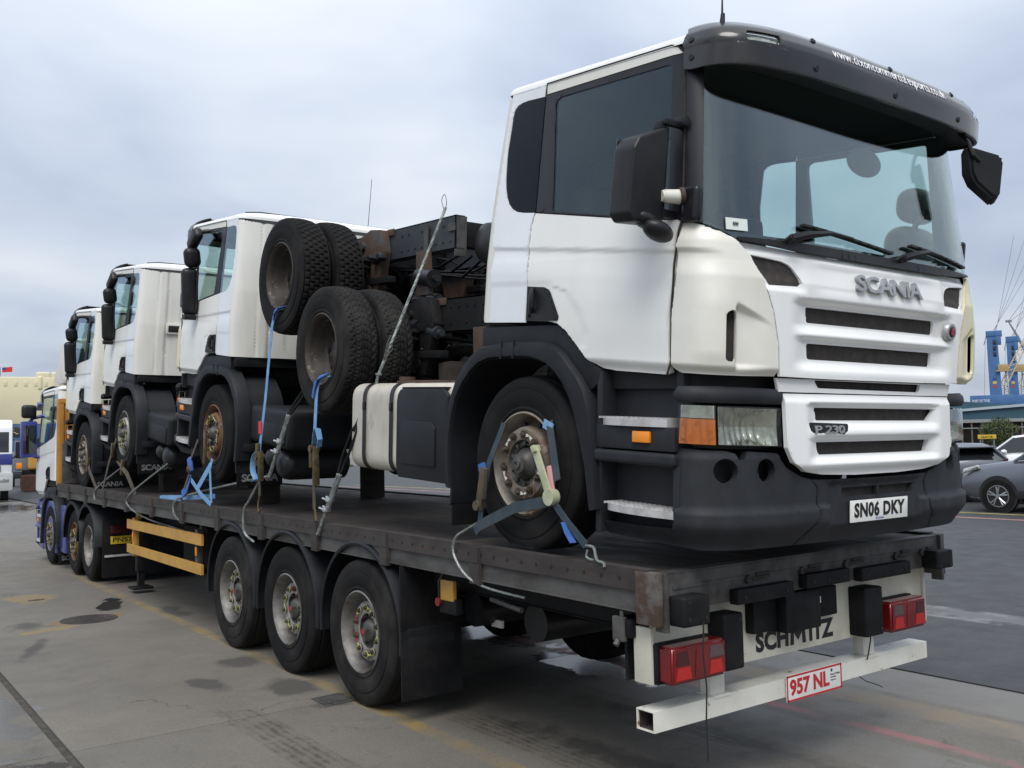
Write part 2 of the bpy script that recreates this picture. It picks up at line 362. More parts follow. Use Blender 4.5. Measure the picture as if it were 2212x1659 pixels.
def panel_mesh(surf, poly, holes=(), h=.05, th=.012, off=0.0, disp=None, edge=.004, mats=('white_paint',), flip=False):
    b = bmesh.new()
    def loop(pts):
        out_ = []
        for i in range(len(pts)):
            p, q = pts[i], pts[(i+1) % len(pts)]; n = max(1, int(math.ceil(hypot(q[0]-p[0], q[1]-p[1])/h)))
            for k in range(n): out_.append((p[0]+(q[0]-p[0])*k/n, p[1]+(q[1]-p[1])*k/n))
        vs = [b.verts.new((x, y, 0)) for x, y in out_]
        for i in range(len(vs)): b.edges.new((vs[i], vs[(i+1) % len(vs)]))
    loop(poly)
    for q in holes: loop(q)
    bmesh.ops.triangle_fill(b, use_beauty=True, use_dissolve=False, edges=b.edges[:], normal=(0, 0, 1))
    xs = [p[0] for p in poly]; ys = [p[1] for p in poly]
    for ax, lo, hi in ((0, min(xs), max(xs)), (1, min(ys), max(ys))):
        n = int((hi-lo)/h)
        for k in range(1, n+1):
            co = [0, 0, 0]; no = [0, 0, 0]; co[ax] = lo+(hi-lo)*k/(n+1); no[ax] = 1
            bmesh.ops.bisect_plane(b, geom=b.verts[:]+b.edges[:]+b.faces[:], dist=1e-5, plane_co=co, plane_no=no)
    bmesh.ops.remove_doubles(b, verts=b.verts, dist=1e-4)
    b.verts.ensure_lookup_table(); b.verts.index_update()
    T = np.array([v.co.x for v in b.verts]); Wv = np.array([v.co.y for v in b.verts])
    bd = np.array([any(len(e.link_faces) == 1 for e in v.link_edges) for v in b.verts])
    dd = np.zeros(len(T)) if disp is None else disp(T, Wv)
    sg = -1 if flip else 1
    Pout = surf.at(T*sg, Wv, off-dd-np.where(bd, edge, 0)); Pin = surf.at(T*sg, Wv, off-dd-th)
    nv = len(T); faces = []; mi = []
    for f in b.faces:
        ix = [v.index for v in f.verts]
        ar = sum(T[ix[i]]*Wv[ix[(i+1) % len(ix)]]-T[ix[(i+1) % len(ix)]]*Wv[ix[i]] for i in range(len(ix)))
        if ar*sg < 0: ix = ix[::-1]
        faces.append(ix); mi.append(0); faces.append([i+nv for i in ix[::-1]]); mi.append(len(mats)-1)
    for e in b.edges:
        if len(e.link_faces) == 1:
            i, j = e.verts[0].index, e.verts[1].index
            faces.append(wall_order(e, i, j, nv, T, Wv, sg)); mi.append(0)
    b.free()
    me = bpy.data.meshes.new('panel'); me.from_pydata([tuple(p) for p in Pout]+[tuple(p) for p in Pin], [], faces); me.update()
    me.polygons.foreach_set('material_index', mi)
    for p_ in me.polygons: p_.use_smooth = True
    # exact shading normals from the surface itself
    def PP(t_, w_):
        dd_ = 0 if disp is None else disp(t_, w_)
        return surf.at(t_*sg, w_, off-dd_+0*t_)
    hh = 3e-3; NV = np.cross(PP(T+hh, Wv)-PP(T-hh, Wv), PP(T, Wv+hh)-PP(T, Wv-hh)); NV *= sg
    NV /= np.maximum(np.linalg.norm(NV, axis=-1, keepdims=True), 1e-9)
    nrm = []
    for p_ in me.polygons:
        if max(p_.vertices) < nv: nrm += [tuple(NV[i]) for i in p_.vertices]
        elif min(p_.vertices) >= nv: nrm += [tuple(-NV[i-nv]) for i in p_.vertices]
        else: nrm += [tuple(p_.normal)]*len(p_.vertices)
    me.normals_split_custom_set(nrm)
    for k in mats: me.materials.append(MAT[k])
    return me
def round_poly(pts, r=.02, n=4):
    out_ = []
    m = len(pts)
    for i in range(m):
        p = Vector(pts[i]); a = Vector(pts[i-1]); c = Vector(pts[(i+1) % m])
        la, lc = (a-p).length, (c-p).length; k = min(r, la*.45, lc*.45)
        A = p+(a-p).normalized()*k; C_ = p+(c-p).normalized()*k
        for j in range(n+1):
            t = j/n; q = A*(1-t)**2+p*2*t*(1-t)+C_*t*t; out_.append((q.x, q.y))
    return out_
def smooth(e0, e1, x):
    t = np.clip((x-e0)/(e1-e0), 0, 1); return t*t*(3-2*t)
# ================================================================== wheels
def tread_fn(kind):
    if kind == 'rib':
        def f(th, s):
            g = 0.0
            for c in (.2, .4, .6, .8):
                if abs(s-c) < .018: g = .009
            return g
    elif kind == 'block':
        def f(th, s):
            N_ = 52; row = int(s*5); ph = (th*N_/(2*pi)+(.5 if row % 2 else 0)+.25*(s*5-row)) % 1
            e = abs((s*5) % 1-.5)
            return .015 if (ph < .19 or e > .445) else 0.0
    else:
        def f(th, s):
            N_ = 52; sh = abs(s-.5)
            ph = (th*N_/(2*pi)+sh*2.0+.18*math.sin(s*40)) % 1
            g = .011 if ph < .19 else 0.0
            for c in (.22, .5, .78):
                if abs(s-c-.012*math.sin(th*N_)) < .024: g = .011
            return g
    return f
def tyre_mesh(R, w, rim, kind, seg=96, material='tyre', flat=0.0):
    def make():
        f = tread_fn(kind); nt_ = 21 if kind != 'rib' else 43
        side = [(-.03, rim-.012), (-.012, rim+.004), (-.006, rim+.02), (-.012, rim+.032), (-.004, rim+.06), (.0, rim+.10), (-.004, rim+.13), (-.010, rim+.132), (-.008, rim+.15), (-.016, R-.035), (-.024, R-.022)]
        vs = []; fs = []
        prof_t = [(-.034-(w-.068)*k/(nt_-1), k/(nt_-1)) for k in range(nt_)]
        m = 2*len(side)+nt_
        for a in range(seg):
            th = 2*pi*a/seg; ca, sa = cos(th), sin(th)
            row = [(x, r) for x, r in side]
            for x, s in prof_t:
                crown = .012*(1-(2*s-1)**2)
                row.append((x, R-.014+crown-f(th, s)))
            row += [(-w-x, r) for x, r in side[::-1]]
            for x, r in row:
                y, z = r*ca, r*sa
                if z < -R+flat: z = -R+flat; x = x*1.0+(.012 if x > -w/2 else -.012)*min(1, (flat+.02)/.04)
                vs.append((x, y, z))
        for a in range(seg):
            b_ = (a+1) % seg
            for j in range(m-1): fs.append((a*m+j, b_*m+j, b_*m+j+1, a*m+j+1))
        bb = B(); bb.add(vs, fs); return bb.mesh('tyre', (material,), 28, weld=False)
    return cached(('tyre', R, w, kind, seg, material, flat), make)
RIMS = {
 'front': [(-.012, .298), (-.006, .288), (-.018, .278), (-.095, .268), (-.125, .245), (-.10, .222), (-.035, .212), (-.008, .200), (-.004, .140), (-.006, .135)],
 'trailer': [(-.012, .298), (-.006, .288), (-.02, .276), (-.06, .262), (-.10, .256), (-.125, .240), (-.115, .222), (-.082, .212), (-.078, .128), (-.082, .124)],
 'dual': [(-.012, .298), (-.006, .288), (-.02, .274), (-.05, .262), (-.075, .262), (-.09, .252), (-.15, .245), (-.185, .215), (-.19, .13), (-.18, .11)],
}
HUBS = {
 'front': [(-.006, .138), (-.03, .130), (-.03, .105), (-.055, .095), (-.02, .085), (.0, .062), (.03, .055), (.034, .032), (.045, .030), (.046, .012), (.036, .01), (.036, 0)],
 'trailer': [(-.082, .126), (-.115, .120), (-.118, .088), (-.085, .080), (-.072, .068), (-.068, .046), (-.064, .02), (-.062, 0)],
 'dual': [(-.18, .112), (-.165, .105), (-.155, .085), (-.155, .05), (-.15, .048), (-.148, 0)],
}
def nut_mesh(arrow):
    def make():
        b = B(); b.cyl((0, 0, 0), (.010, 0, 0), .022, n=12); b.cyl((.010, 0, 0), (.026, 0, 0), .0165, .0155, n=6); b.cyl((.026, 0, 0), (.036, 0, 0), .010, n=8)
        if arrow:
            b.lathe([(.013, .0265), (.017, .0265), (.017, .0225), (.013, .0225)], 16, 2, close=True)
            b.add([(.017, .026, -.010), (.017, .026, .010), (.017, .062, 0.0), (.012, .026, -.010), (.012, .026, .010), (.012, .062, 0)], [(0, 1, 2), (3, 5, 4), (0, 2, 5, 3), (1, 4, 5, 2), (0, 3, 4, 1)], 1)
        return b.mesh('nut', ('nut_steel', arrow or 'nut_steel', 'nut_steel' if arrow == 'nut_arrow' else (arrow or 'nut_steel')))
    return cached(('nut', arrow), make)
def wheel(parent, c, s, kind, R=.51, w=.30, tread='rib', rim_m='rim_silver', arrow='nut_lime', hub_m='hub_grey', tyre_m='tyre', nuts=True, spin=.1, reds=(), seg=96, flat=.012, name='wheel', label=None):
    """wheel with its outer face at c; s=-1 faces -x"""
    t = link(name, tyre_mesh(R, w, .295, tread, seg, tyre_m, flat), parent, (), c)
    if label: t['label'] = label
    if s < 0: t.rotation_euler = (0, 0, pi)
    def rimm():
        b = B(); b.lathe(RIMS[kind], 64); b.lathe([(x-.004, r+.004) for x, r in RIMS[kind][:6]]+[(-w*.8, .27), (-w+.02, .295)], 48)
        return b.mesh('rim', (rim_m,))
    link('rim', cached(('rim', kind, rim_m, w), rimm), t)
    if kind != 'dual':
        def discm():
            b = B(); b.lathe([(x+.0015, r) for x, r in RIMS[kind][-4:]], 64); return b.mesh('wheel_disc', ('rim_disc' if rim_m == 'rim_silver' else rim_m,))
        link('wheel_disc', cached(('disc', kind, rim_m), discm), t)
    x0 = RIMS[kind][-2][0]
    def hubm():
        b = B(); b.lathe(HUBS[kind], 48)
        n = 10 if kind != 'dual' else 8
        if kind != 'dual':
            for k in range(10):
                a = 2*pi*(k+.5)/10; b.cyl((HUBS[kind][0][0]-.02, .118*cos(a), .118*sin(a)), (HUBS[kind][0][0]-.008, .118*cos(a), .118*sin(a)), .011, n=8)
        return b.mesh('hub', (hub_m,))
    link('hub', cached(('hub', kind, hub_m), hubm), t)
    def holes():
        b = B(); n = 10 if kind != 'dual' else 8; rr = {'front': .232, 'trailer': .222, 'dual': .200}[kind]; xx = {'front': -.066, 'trailer': -.123, 'dual': -.186}[kind]
        for k in range(n):
            a = 2*pi*k/n; b.cyl((xx-.02, rr*cos(a), rr*sin(a)), (xx+.006, rr*cos(a), rr*sin(a)), .026 if kind == 'dual' else .016, n=12)
        return b.mesh('hand_holes', ('rubber_seal',))
    o = link('hand_hole', cached(('holes', kind), holes), t); o['kind'] = 'stuff'
    if nuts:
        for k in range(10):
            a = 2*pi*k/10+spin; ar = 'nut_red' if k in reds else arrow
            q = link('wheel_nut', nut_mesh(ar), t, (), (x0-.001, .1675*cos(a), .1675*sin(a)))
            q.rotation_euler = (a+(pi/2 if k % 2 else -pi/2), 0, 0)
    return t
# ================================================================== truck cab template
UPROF = ([-.6, .4, 1.05, 1.12, 2.05, 2.3], [1.52, 1.47, 1.43, 1.41, 1.22, 1.17])
CABS = Surf(1.215, .32, 3.6, UPROF, ([-1, 1.15, 2.1], [1, 1, .95]))
BUMP = Surf(1.21, .34, 3.0, UPROF)
REAR = Surf(1.215, .13, 3.2, ([.6, .8, 1.434, 1.795, 2.156], [-.55, -.55, -.545, -.52, -.485]), ([-1, 1.15, 2.1], [1, 1, .95]), -1)
VISR = Surf(1.165, .34, 3.3, ([2.0, 2.02, 2.125, 2.17, 2.215, 2.25, 2.28, 2.30], [1.40, 1.425, 1.425, 1.412, 1.380, 1.325, 1.25, 1.16]), ([2.0, 2.15, 2.20, 2.24, 2.27, 2.30], [1, 1, .985, .955, .91, .84]))
def cu(surf, t, w): return surf.U0(w)-surf.c-(np.abs(t)-surf.L1)
def flankp(pts, s, surf=CABS): return [(surf.su(u, w, s), w) for u, w in pts]
def frontp(pts, surf=CABS): return [(surf.fx(x, w), w) for x, w in pts]
def mirr(pts): return [(-a, b) for a, b in pts][::-1]
def circ(c, rx, ry, n=20): return [(c[0]+rx*cos(2*pi*k/n), c[1]+ry*sin(2*pi*k/n)) for k in range(n)]
def rect(a, b, c, d, r=.012): return round_poly([(a, c), (b, c), (b, d), (a, d)], r)
def side_disp(t, w):
    u = cu(CABS, t, w); wc = 1.243-(u+.44)/1.53*.088
    d = .008*smooth(wc+.016, wc-.014, w)*(1-smooth(.015, .15, wc-w))*smooth(-.5, -.44, u)
    uc = np.interp(w, [.66, .684, .749, .871, .976, 1.01], [.46, .509, .532, .452, .342, .20])
    d = d+.004*smooth(-.03, .06, uc-u)*smooth(1.05, 1.005, w)*smooth(.64, .71, w)*smooth(-.52, -.45, u)
    d = d-.006*smooth(.0, .4, u)*smooth(.62, .8, w)*smooth(1.1, .9, w)
    d = d+.03*smooth(.63, .575, w)
    return d
def grille_disp(t, w):
    d = np.zeros_like(t); a = np.abs(t)
    for e_, lo, hi in ((.58, .86, .938), (.565, .682, .762)):
        endf = 1-smooth(e_+.01, e_+.17, a)
        v = smooth(hi+.040, hi+.008, w)*smooth(lo-.062, lo-.004, w)
        d = np.maximum(d, .036*endf*v)
    # hollow round the upper corner vents, roll-over at the top edge, hollow behind the name
    d = d+.016*smooth(.60, .68, a)*smooth(.99, 1.03, w)*smooth(1.19, 1.15, w)
    d = d+.035*smooth(1.155, 1.205, w)
    d = d+.006*(1-smooth(.45, .6, a))*smooth(1.0, 1.03, w)*smooth(1.16, 1.13, w)
    return d
def low_disp(t, w):
    d = np.zeros_like(t); a = np.abs(t)
    for e_, lo, hi in ((.50, .28, .347), (.49, .114, .178)):
        endf = 1-smooth(e_+.01, e_+.12, a); v = smooth(hi+.026, hi+.006, w)*smooth(lo-.05, lo-.004, w)
        d = np.maximum(d, .030*endf*v)
    return d+.03*smooth(.07, .015, w)-.012*smooth(.40, .37, w)
def corner_disp(t, w):
    a = -t
    wt = .912-np.maximum(0, 1.056-a)*.40
    k = smooth(1.075, 1.045, a)*(1-smooth(.02, .22, 1.06-a))
    d = .030*k*smooth(.60, .65, w)*smooth(wt+.014, wt-.014, w)
    wc = 1.165-(1.38-a)*.05
    d = d+.014*smooth(wc+.016, wc-.014, w)*(1-smooth(.02, .13, wc-w))*smooth(1.08, 1.24, a)
    d = d-.014*np.exp(-(((a-1.17)/.09)**2))*smooth(.60, .7, w)*smooth(1.05, .9, w)
    d = d+.03*smooth(.63, .59, w)+.02*smooth(1.20, 1.29, w)
    return d
def bump_disp(t, w):
    d = .024*smooth(-.150, -.128, w)
    d = d+.075*smooth(-.20, -.335, w)
    d = d+.012*smooth(.10, .14, w)
    return d
def bumpc_disp(t, w):
    k = smooth(.42, .38, t-.01)*smooth(-.42, -.38, t+.01)
    return bump_disp(t, w)*(1-k*smooth(-.26, -.24, w))+k*.022*smooth(-.265, -.245, w)*smooth(-.01, -.035, w)
def capsule(b, c, d, rot, n=5):
    q = bmesh.new(); bmesh.ops.create_cube(q, size=1); bmesh.ops.scale(q, vec=d, verts=q.verts)
    bmesh.ops.bevel(q, geom=list(q.edges), offset=.46*min(d), segments=n, profile=.5, affect='EDGES', clamp_overlap=True); b.merge(q, Matrix.Translation(c) @ rot)
def slim_mirror(part, s, sn):
    I4 = Matrix.Identity(4)
    def m1():
        b = B(); capsule(b, (s*1.29, -.62, 1.45), (.17, .13, .50), Matrix.Rotation(s*.06, 4, 'Y')); b.box((s*1.29, -.60, 1.18), (.13, .10, .06), bev=.02); return b.mesh('mirror', ('black_plastic',))
    m = part('door_mirror', cached('slim1'+sn, m1))
    def m2():
        b = B(); capsule(b, (s*1.285, -.60, 1.81), (.17, .13, .21), Matrix.Rotation(s*.15, 4, 'Y')); return b.mesh('mirror', ('black_plastic',))
    part('wide_mirror', cached('slim2'+sn, m2), m)
    def m3():
        b = B(); capsule(b, (s*1.27, -.58, 2.00), (.10, .30, .14), Matrix.Rotation(.55, 4, 'X')); b.tube([(s*1.14, -.50, 2.10), (s*1.20, -.52, 2.09), (s*1.25, -.55, 2.05)], .022, 8); return b.mesh('mirror', ('black_plastic',))
    part('kerb_mirror', cached('slim3'+sn, m3), m)
    def m4():
        b = B(); b.tube([(s*1.18, -.80, 1.72), (s*1.27, -.68, 1.70)], .018, 8); b.tube([(s*1.19, -.74, 1.30), (s*1.26, -.64, 1.30)], .016, 8); b.tube([(s*1.24, -.55, 1.25), (s*1.235, -.55, 1.72)], .012, 6); return b.mesh('mirror_arm', ('black_plastic',))
    part('mirror_arm', cached('slim4'+sn, m4), m)
def make_truck(root, cab_tilt=4.0, rear=-2.0, colours=None, fuel=False, boxes=True, text=True, cabz=1.0, wheels='front', reds=(), rim_m='rim_silver', arrow='nut_lime', vent=False, lowcol='dark_plastic', corner_r='cream_panel', aerial=True, tank_u=-1.5, front_text=True, mirrors='slim'):
    Cc = {'w': 'white_paint', 'corner': 'warm_white', 'rear': 'rear_white', 'door': 'door_white', 'quarter': 'quarter_white'}
    Cc.update(colours or {}); KC = tuple(sorted(Cc.items()))+(lowcol,)
    MT = Matrix.Rotation(radians(cab_tilt), 4, 'X')
    if cabz != 1.0: MT = MT @ Matrix.Diagonal((1, 1, cabz, 1))
    def part(name, me, sub=None):
        o = link(name, me, sub or root)
        if sub is None: o.matrix_local = MT
        return o
    def cpan(key, surf, poly, mats, **k): return cached((key, mats), lambda: panel_mesh(surf, poly, mats=mats, **k))
    # ---- flanks
    DOOR = [(-.022, 1.427), (-.03, 1.40), (-.042, 1.35), (-.045, 1.28), (-.038, 1.08), (-.030, .815), (.165, .816), (.253, .803), (.33, .765), (.418, .694), (.525, .614), (.625, .578), (.72, .572), (.90, .572), (1.06, .572), (1.095, .585), (1.108, .63), (1.092, .873), (1.092, 1.1), (1.094, 1.234), (1.106, 1.290), (1.098, 1.306), (1.023, 1.310), (.587, 1.355)]
    GLASS = [(.061, 2.024), (.068, 2.055), (.10, 2.069), (.913, 2.077), (.945, 2.07), (.951, 2.057), (.981, 1.80), (1.034, 1.323), (.605, 1.366), (.145, 1.425), (.135, 1.44)]
    FRAME = [(-.035, 2.100), (1.010, 2.114), (1.020, 2.10), (1.067, 1.725), (1.120, 1.313), (1.0235, 1.3165), (.587, 1.3615), (-.015, 1.4325)]
    RAIL = [(-.03, 2.163), (.93, 2.162), (.974, 2.152), (1.008, 2.120), (-.035, 2.106)]
    QUART = [(-.045, 2.094), (-.025, 1.434), (-.132, 1.442), (-.20, 1.453), (-.25, 1.475), (-.287, 1.505), (-.313, 1.545), (-.334, 1.60), (-.346, 1.659), (-.355, 1.78), (-.356, 1.898), (-.351, 1.98), (-.342, 2.03), (-.325, 2.066), (-.30, 2.085), (-.26, 2.095), (-.209, 2.098)]
    QOUT = [(-.040, 2.163), (-.051, 2.097), (-.209, 2.101), (-.261, 2.098), (-.302, 2.088), (-.328, 2.068), (-.346, 2.031), (-.355, 1.98), (-.360, 1.898), (-.359, 1.78), (-.350, 1.658), (-.338, 1.598), (-.316, 1.543), (-.290, 1.502), (-.252, 1.471), (-.201, 1.449), (-.132, 1.438), (-.031, 1.430), (-.040, 1.40), (-.052, 1.35), (-.055, 1.28), (-.048, 1.08), (-.040, .805)]
    QOUT = QOUT+[(-.425, .800), (-.42, 1.434), (-.395, 1.795), (-.36, 2.163)]
    for s in (-1, 1):
        sn = 'L' if s < 0 else 'R'
        q = part('side_panel', cpan('quarter'+sn, CABS, flankp(QOUT, s), (Cc['quarter'], 'interior_grey'), h=.018, disp=side_disp))
        part('quarter_window', cpan('qwin'+sn, CABS, flankp(QUART, s), ('dark_glass' if s < 0 else 'side_glass',), h=.08, th=.006, off=-.003, edge=.002), q)
        d = part('door', cpan('door'+sn, CABS, flankp(DOOR, s), (Cc['door'], 'interior_grey'), h=.016, th=.03, disp=side_disp, edge=.006))
        part('window_frame', cpan('dframe'+sn, CABS, flankp(FRAME, s), ('pillar_black', 'interior_grey'), holes=[flankp(GLASS, s)], h=.05, th=.03), d)
        part('window', cpan('dglass'+sn, CABS, flankp(GLASS, s), ('side_glass',), h=.1, th=.005, off=-.008, edge=0), d)
        part('top_rail', cpan('drail'+sn, CABS, flankp(RAIL, s), (Cc['corner'], 'interior_grey'), h=.06, th=.02), d)
        def seal(s=s):
            b = B(); pts = []
            for u, w in [(-.034, 2.110), (-.034, 2.166), (.45, 2.168), (.935, 2.168), (.98, 2.158), (1.016, 2.118), (1.028, 2.05), (1.075, 1.725), (1.126, 1.32), (1.112, 1.25), (1.102, 1.1), (1.104, .873), (1.12, .63), (1.10, .575)]:
                pts.append(CABS.at(CABS.su(u, w, s), w, -.004))
            b.tube(pts, .0055, 6); return b.mesh('seal', ('seal_worn',))
        part('door_seal', cached('seal'+sn, seal), d)
        def handle(s=s):
            b = B()
            hp = flankp([(-.024, 1.009), (.126, 1.003), (.165, .99), (.184, .972), (.268, .842), (.265, .825), (.257, .818), (-.018, .815)], s)
            me = panel_mesh(CABS, hp, h=.03, th=.02, off=.012, edge=.006, mats=('black_plastic',), disp=lambda t, w: .004*np.exp(-(((cu(CABS, t, w)-.085)/.05)**2+((w-.91)/.06)**2)))
            return me
        h_ = part('handle', cached('handle'+sn, handle), d)
        def lever(s=s):
            b = B(); b.tube([(s*1.232, -.035, .995), (s*1.248, -.055, .95), (s*1.248, -.06, .89), (s*1.236, -.045, .86)], [.010, .017, .017, .012], 8)
            b.cyl((s*1.2, -.012+.0, .846), (s*1.236, -.012, .846), .011, n=12); return b.mesh('lever', ('black_plastic',))
        part('handle_lever', cached('lever'+sn, lever), d)
        # A pillar
        AP = flankp([(1.132, 1.306), (1.078, 1.725), (1.031, 2.105), (.99, 2.16)], s)+[(s*1.158, 2.16), (s*1.165, 2.006), (s*1.185, 1.672), (s*1.207, 1.290), (s*1.285, 1.303)]
        part('pillar', cpan('apillar'+sn, CABS, AP, ('pillar_black', 'interior_dark'), h=.025, th=.03, off=-.002))
        # corner fairing
        CP = [(-1.326, 1.294), (-1.358, 1.184), (-1.406, .834), (-1.411, .639), (-1.395, .60), (-1.36, .586), (-1.0, .590), (-.806, .594), (-.815, .745), (-.850, .899), (-.905, 1.026), (-.975, 1.152), (-1.050, 1.222), (-1.122, 1.256), (-1.206, 1.283), (-1.285, 1.296)]
        cm = Cc['corner'] if s < 0 else (corner_r or Cc['corner'])
        cf = part('corner_fairing', cpan('corner'+sn, CABS, CP, (cm, 'interior_dark'), holes=[round_poly([(-1.118, .652), (-1.056, .652), (-1.056, .870), (-1.078, .893), (-1.118, .875)], .024)], h=.013, th=.02, disp=corner_disp, flip=(s > 0)))
        part('air_slot', cpan('cslot'+sn, CABS, rect(-1.13, -1.03, .63, .92), ('grille_mesh',), h=.05, th=.01, off=-.035, flip=(s > 0)), cf)
        # mirrors
        if mirrors == 'slim': slim_mirror(part, s, sn)
        if mirrors == 'big' and s < 0:
            def mir(s=s):
                b = B()
                pl = [(-1.0, 1.285), (-.98, 1.27), (-.9, 1.27)]
                prof = [(1.29, 1.275), (1.48, 1.265), (1.515, 1.30), (1.50, 1.60), (1.47, 1.655), (1.30, 1.725), (1.275, 1.70)]
                q = bmesh.new(); va = [q.verts.new((s*x, -1.09, z)) for x, z in prof]; vb = [q.verts.new((s*(1.395+(x-1.395)*1.0), -.95, z)) for x, z in prof]
                n = len(prof); q.faces.new(va); q.faces.new(vb[::-1])
                for i in range(n): q.faces.new((va[i], vb[i], vb[(i+1) % n], va[(i+1) % n]))
                bmesh.ops.recalc_face_normals(q, faces=q.faces)
                bmesh.ops.bevel(q, geom=list(q.edges), offset=.032, segments=4, profile=.55, affect='EDGES', clamp_overlap=True)
                b.merge(q); return b.mesh('mirror', ('black_plastic',))
            m_ = part('door_mirror', cached('mir'+sn, mir))
            def mirarm(s=s):
                b = B(); b.box((s*1.22, -1.06, 1.755), (.16, .035, .03), bev=.01); b.box((s*1.285, -1.03, 1.735), (.05, .06, .05), bev=.012)
                b.box((s*1.19, -1.075, 1.77), (.03, .07, .05), bev=.01)
                b.box((s*1.24, -1.06, 1.33), (.14, .04, .04), bev=.012); b.cyl((s*1.27, -1.055, 1.30), (s*1.27, -1.055, 1.74), .012, n=8)
                return b.mesh('mirror_arm', ('black_plastic',))
            part('mirror_arm', cached('mirarm'+sn, mirarm), m_)
            def mirg(s=s):
                b = B(); b.box((s*1.395, -.946, 1.49), (.17, .006, .36), bev=.002); return b.mesh('mirror_glass', ('mirror_glass',))
            part('mirror_glass', cached('mirg'+sn, mirg), m_)
            def kerb(s=s):
                b = B(); q = bmesh.new(); bmesh.ops.create_uvsphere(q, u_segments=16, v_segments=10, radius=1); bmesh.ops.scale(q, vec=(.085, .065, .045), verts=q.verts)
                b.merge(q, Matrix.Translation((s*1.345, -1.115, 1.235)) @ Matrix.Rotation(.35, 4, 'Y'))
                q = bmesh.new(); bmesh.ops.create_uvsphere(q, u_segments=16, v_segments=10, radius=1); bmesh.ops.scale(q, vec=(.08, .055, .038), verts=q.verts)
                b.merge(q, Matrix.Translation((s*1.375, -1.06, 1.285)) @ Matrix.Rotation(.3, 4, 'Y')); return b.mesh('kerb_mirror', ('black_plastic',))
            part('kerb_mirror', cached('kerb'+sn, kerb), m_)
        if mirrors == 'big' and s > 0:
            def farmir():
                b = B(); capsule(b, (1.44, -.70, 1.37), (.40, .24, .48), Matrix.Identity(4)); b.tube([(1.19, -.95, 1.66), (1.36, -.78, 1.62), (1.40, -.74, 1.58)], .02, 8); b.tube([(1.19, -.9, 1.25), (1.36, -.75, 1.22)], .018, 8); return b.mesh('mirror', ('black_plastic',))
            fm_ = part('door_mirror', farmir())
            def farw():
                b = B(); capsule(b, (1.42, -.74, 1.745), (.30, .20, .23), Matrix.Identity(4)); return b.mesh('mirror', ('black_plastic',))
            part('wide_mirror', farw(), fm_)
        def pod(s=s):
            b = B(); b.box((s*1.185, -1.165, 1.375), (.05, .10, .17), bev=.024, seg=3); return b.mesh('pod', ('pillar_black',))
        part('pillar_pod', cached('pod'+sn, pod))
        if s < 0:
            def wl():
                b = B(); b.cyl((-1.21, -1.115, 1.41), (-1.30, -1.09, 1.405), .036, .030, n=16, mi=0); b.cyl((-1.30, -1.09, 1.405), (-1.312, -1.087, 1.404), .026, n=16, mi=0); b.cyl((-1.205, -1.13, 1.415), (-1.222, -1.12, 1.412), .04, n=14, mi=1)
                return b.mesh('broken_bracket', ('warm_white', 'rust'))
            o_ = part('broken_bracket', cached('brk', wl)) if fuel else None
    # ---- nose
    vp = [(-.968, 1.160), (-.765, 1.146), (-.72, 1.134), (-.689, 1.116), (-.655, 1.075), (-.643, 1.045), (-.66, 1.030), (-.868, 1.022), (-.92, 1.088)]
    left = [(-1.044, 1.221), (-.969, 1.152), (-.899, 1.026), (-.844, .899), (-.809, .745), (-.800, .594)]
    GP = left+[(-.4, .590), (.4, .590)]+mirr(left)+[(.593, 1.206), (.3, 1.203), (-.3, 1.203), (-.593, 1.206)]
    S1 = round_poly([(-.59, .938), (-.583, .862), (.570, .860), (.577, .938)], .018); S2 = round_poly([(-.578, .762), (-.572, .684), (.545, .681), (.556, .760)], .018)
    g = part('grille_panel', cpan('grille', CABS, GP, (Cc['w'], 'interior_dark'), holes=[vp, mirr(vp), S1, S2], h=.017, th=.02, disp=grille_disp, edge=.003))
    for nm, pl in (('vent_mesh', [(a*1.0+(-.01 if a < -.8 else .012), b) for a, b in [(-.98, 1.175), (-.64, 1.16), (-.62, 1.02), (-.88, 1.01)]]),):
        part('corner_vent', cpan('ventL', CABS, pl, ('grille_mesh',), h=.05, th=.008, off=-.03), g)
        part('corner_vent', cpan('ventR', CABS, mirr(pl), ('grille_mesh',), h=.05, th=.008, off=-.03), g)
    part('grille_slot', cpan('gs1', CABS, rect(-.64, .63, .845, .955), ('grille_mesh',), h=.06, th=.008, off=-.052), g)
    part('grille_slot', cpan('gs2', CABS, rect(-.63, .60, .665, .78), ('grille_mesh',), h=.06, th=.008, off=-.052), g)
    MP = [(-.80, .587), (-.78, .522), (.74, .520), (.77, .587)]
    mp_ = part('lower_trim', cpan('mid', CABS, MP, (Cc['w'], 'interior_dark'), holes=[round_poly([(-.525, .583), (-.495, .545), (.41, .538), (.43, .580)], .012)], h=.04, th=.02, off=-.025))
    part('grille_slot', cpan('gs3', CABS, rect(-.55, .46, .53, .588, .004), ('grille_mesh',), h=.06, th=.006, off=-.055), mp_)
    if front_text:
        lettering('name_letters', 'SCANIA', 'silver_letter', lambda s_, h_, d_: Vector(CABS.at(-.232+.606*s_+.008*h_, 1.040+.086*h_, -.008+.022*d_)), g, bold=.022, spacing=.92)
        def bad():
            b = B(); c = CABS.at(.687, .884, -.004); b.lathe([(0, .055), (-.014, .052), (-.022, .045), (-.022, .030)], 28, 0, 'y', tuple(c)); b.lathe([(-.0221, .031), (-.024, .028), (-.024, 0)], 24, 1, 'y', tuple(c))
            return b.mesh('badge', ('silver_letter', 'pillar_black'))
        bo = part('round_badge', cached('badge', bad), g)
        lettering('badge_mark', 'S', 'letter_red', lambda s_, h_, d_: Vector(CABS.at(.687, .884, -.004))+Vector((-.011+.022*s_, -.0245-.003*d_, -.019+.038*h_)), g, bold=.05)
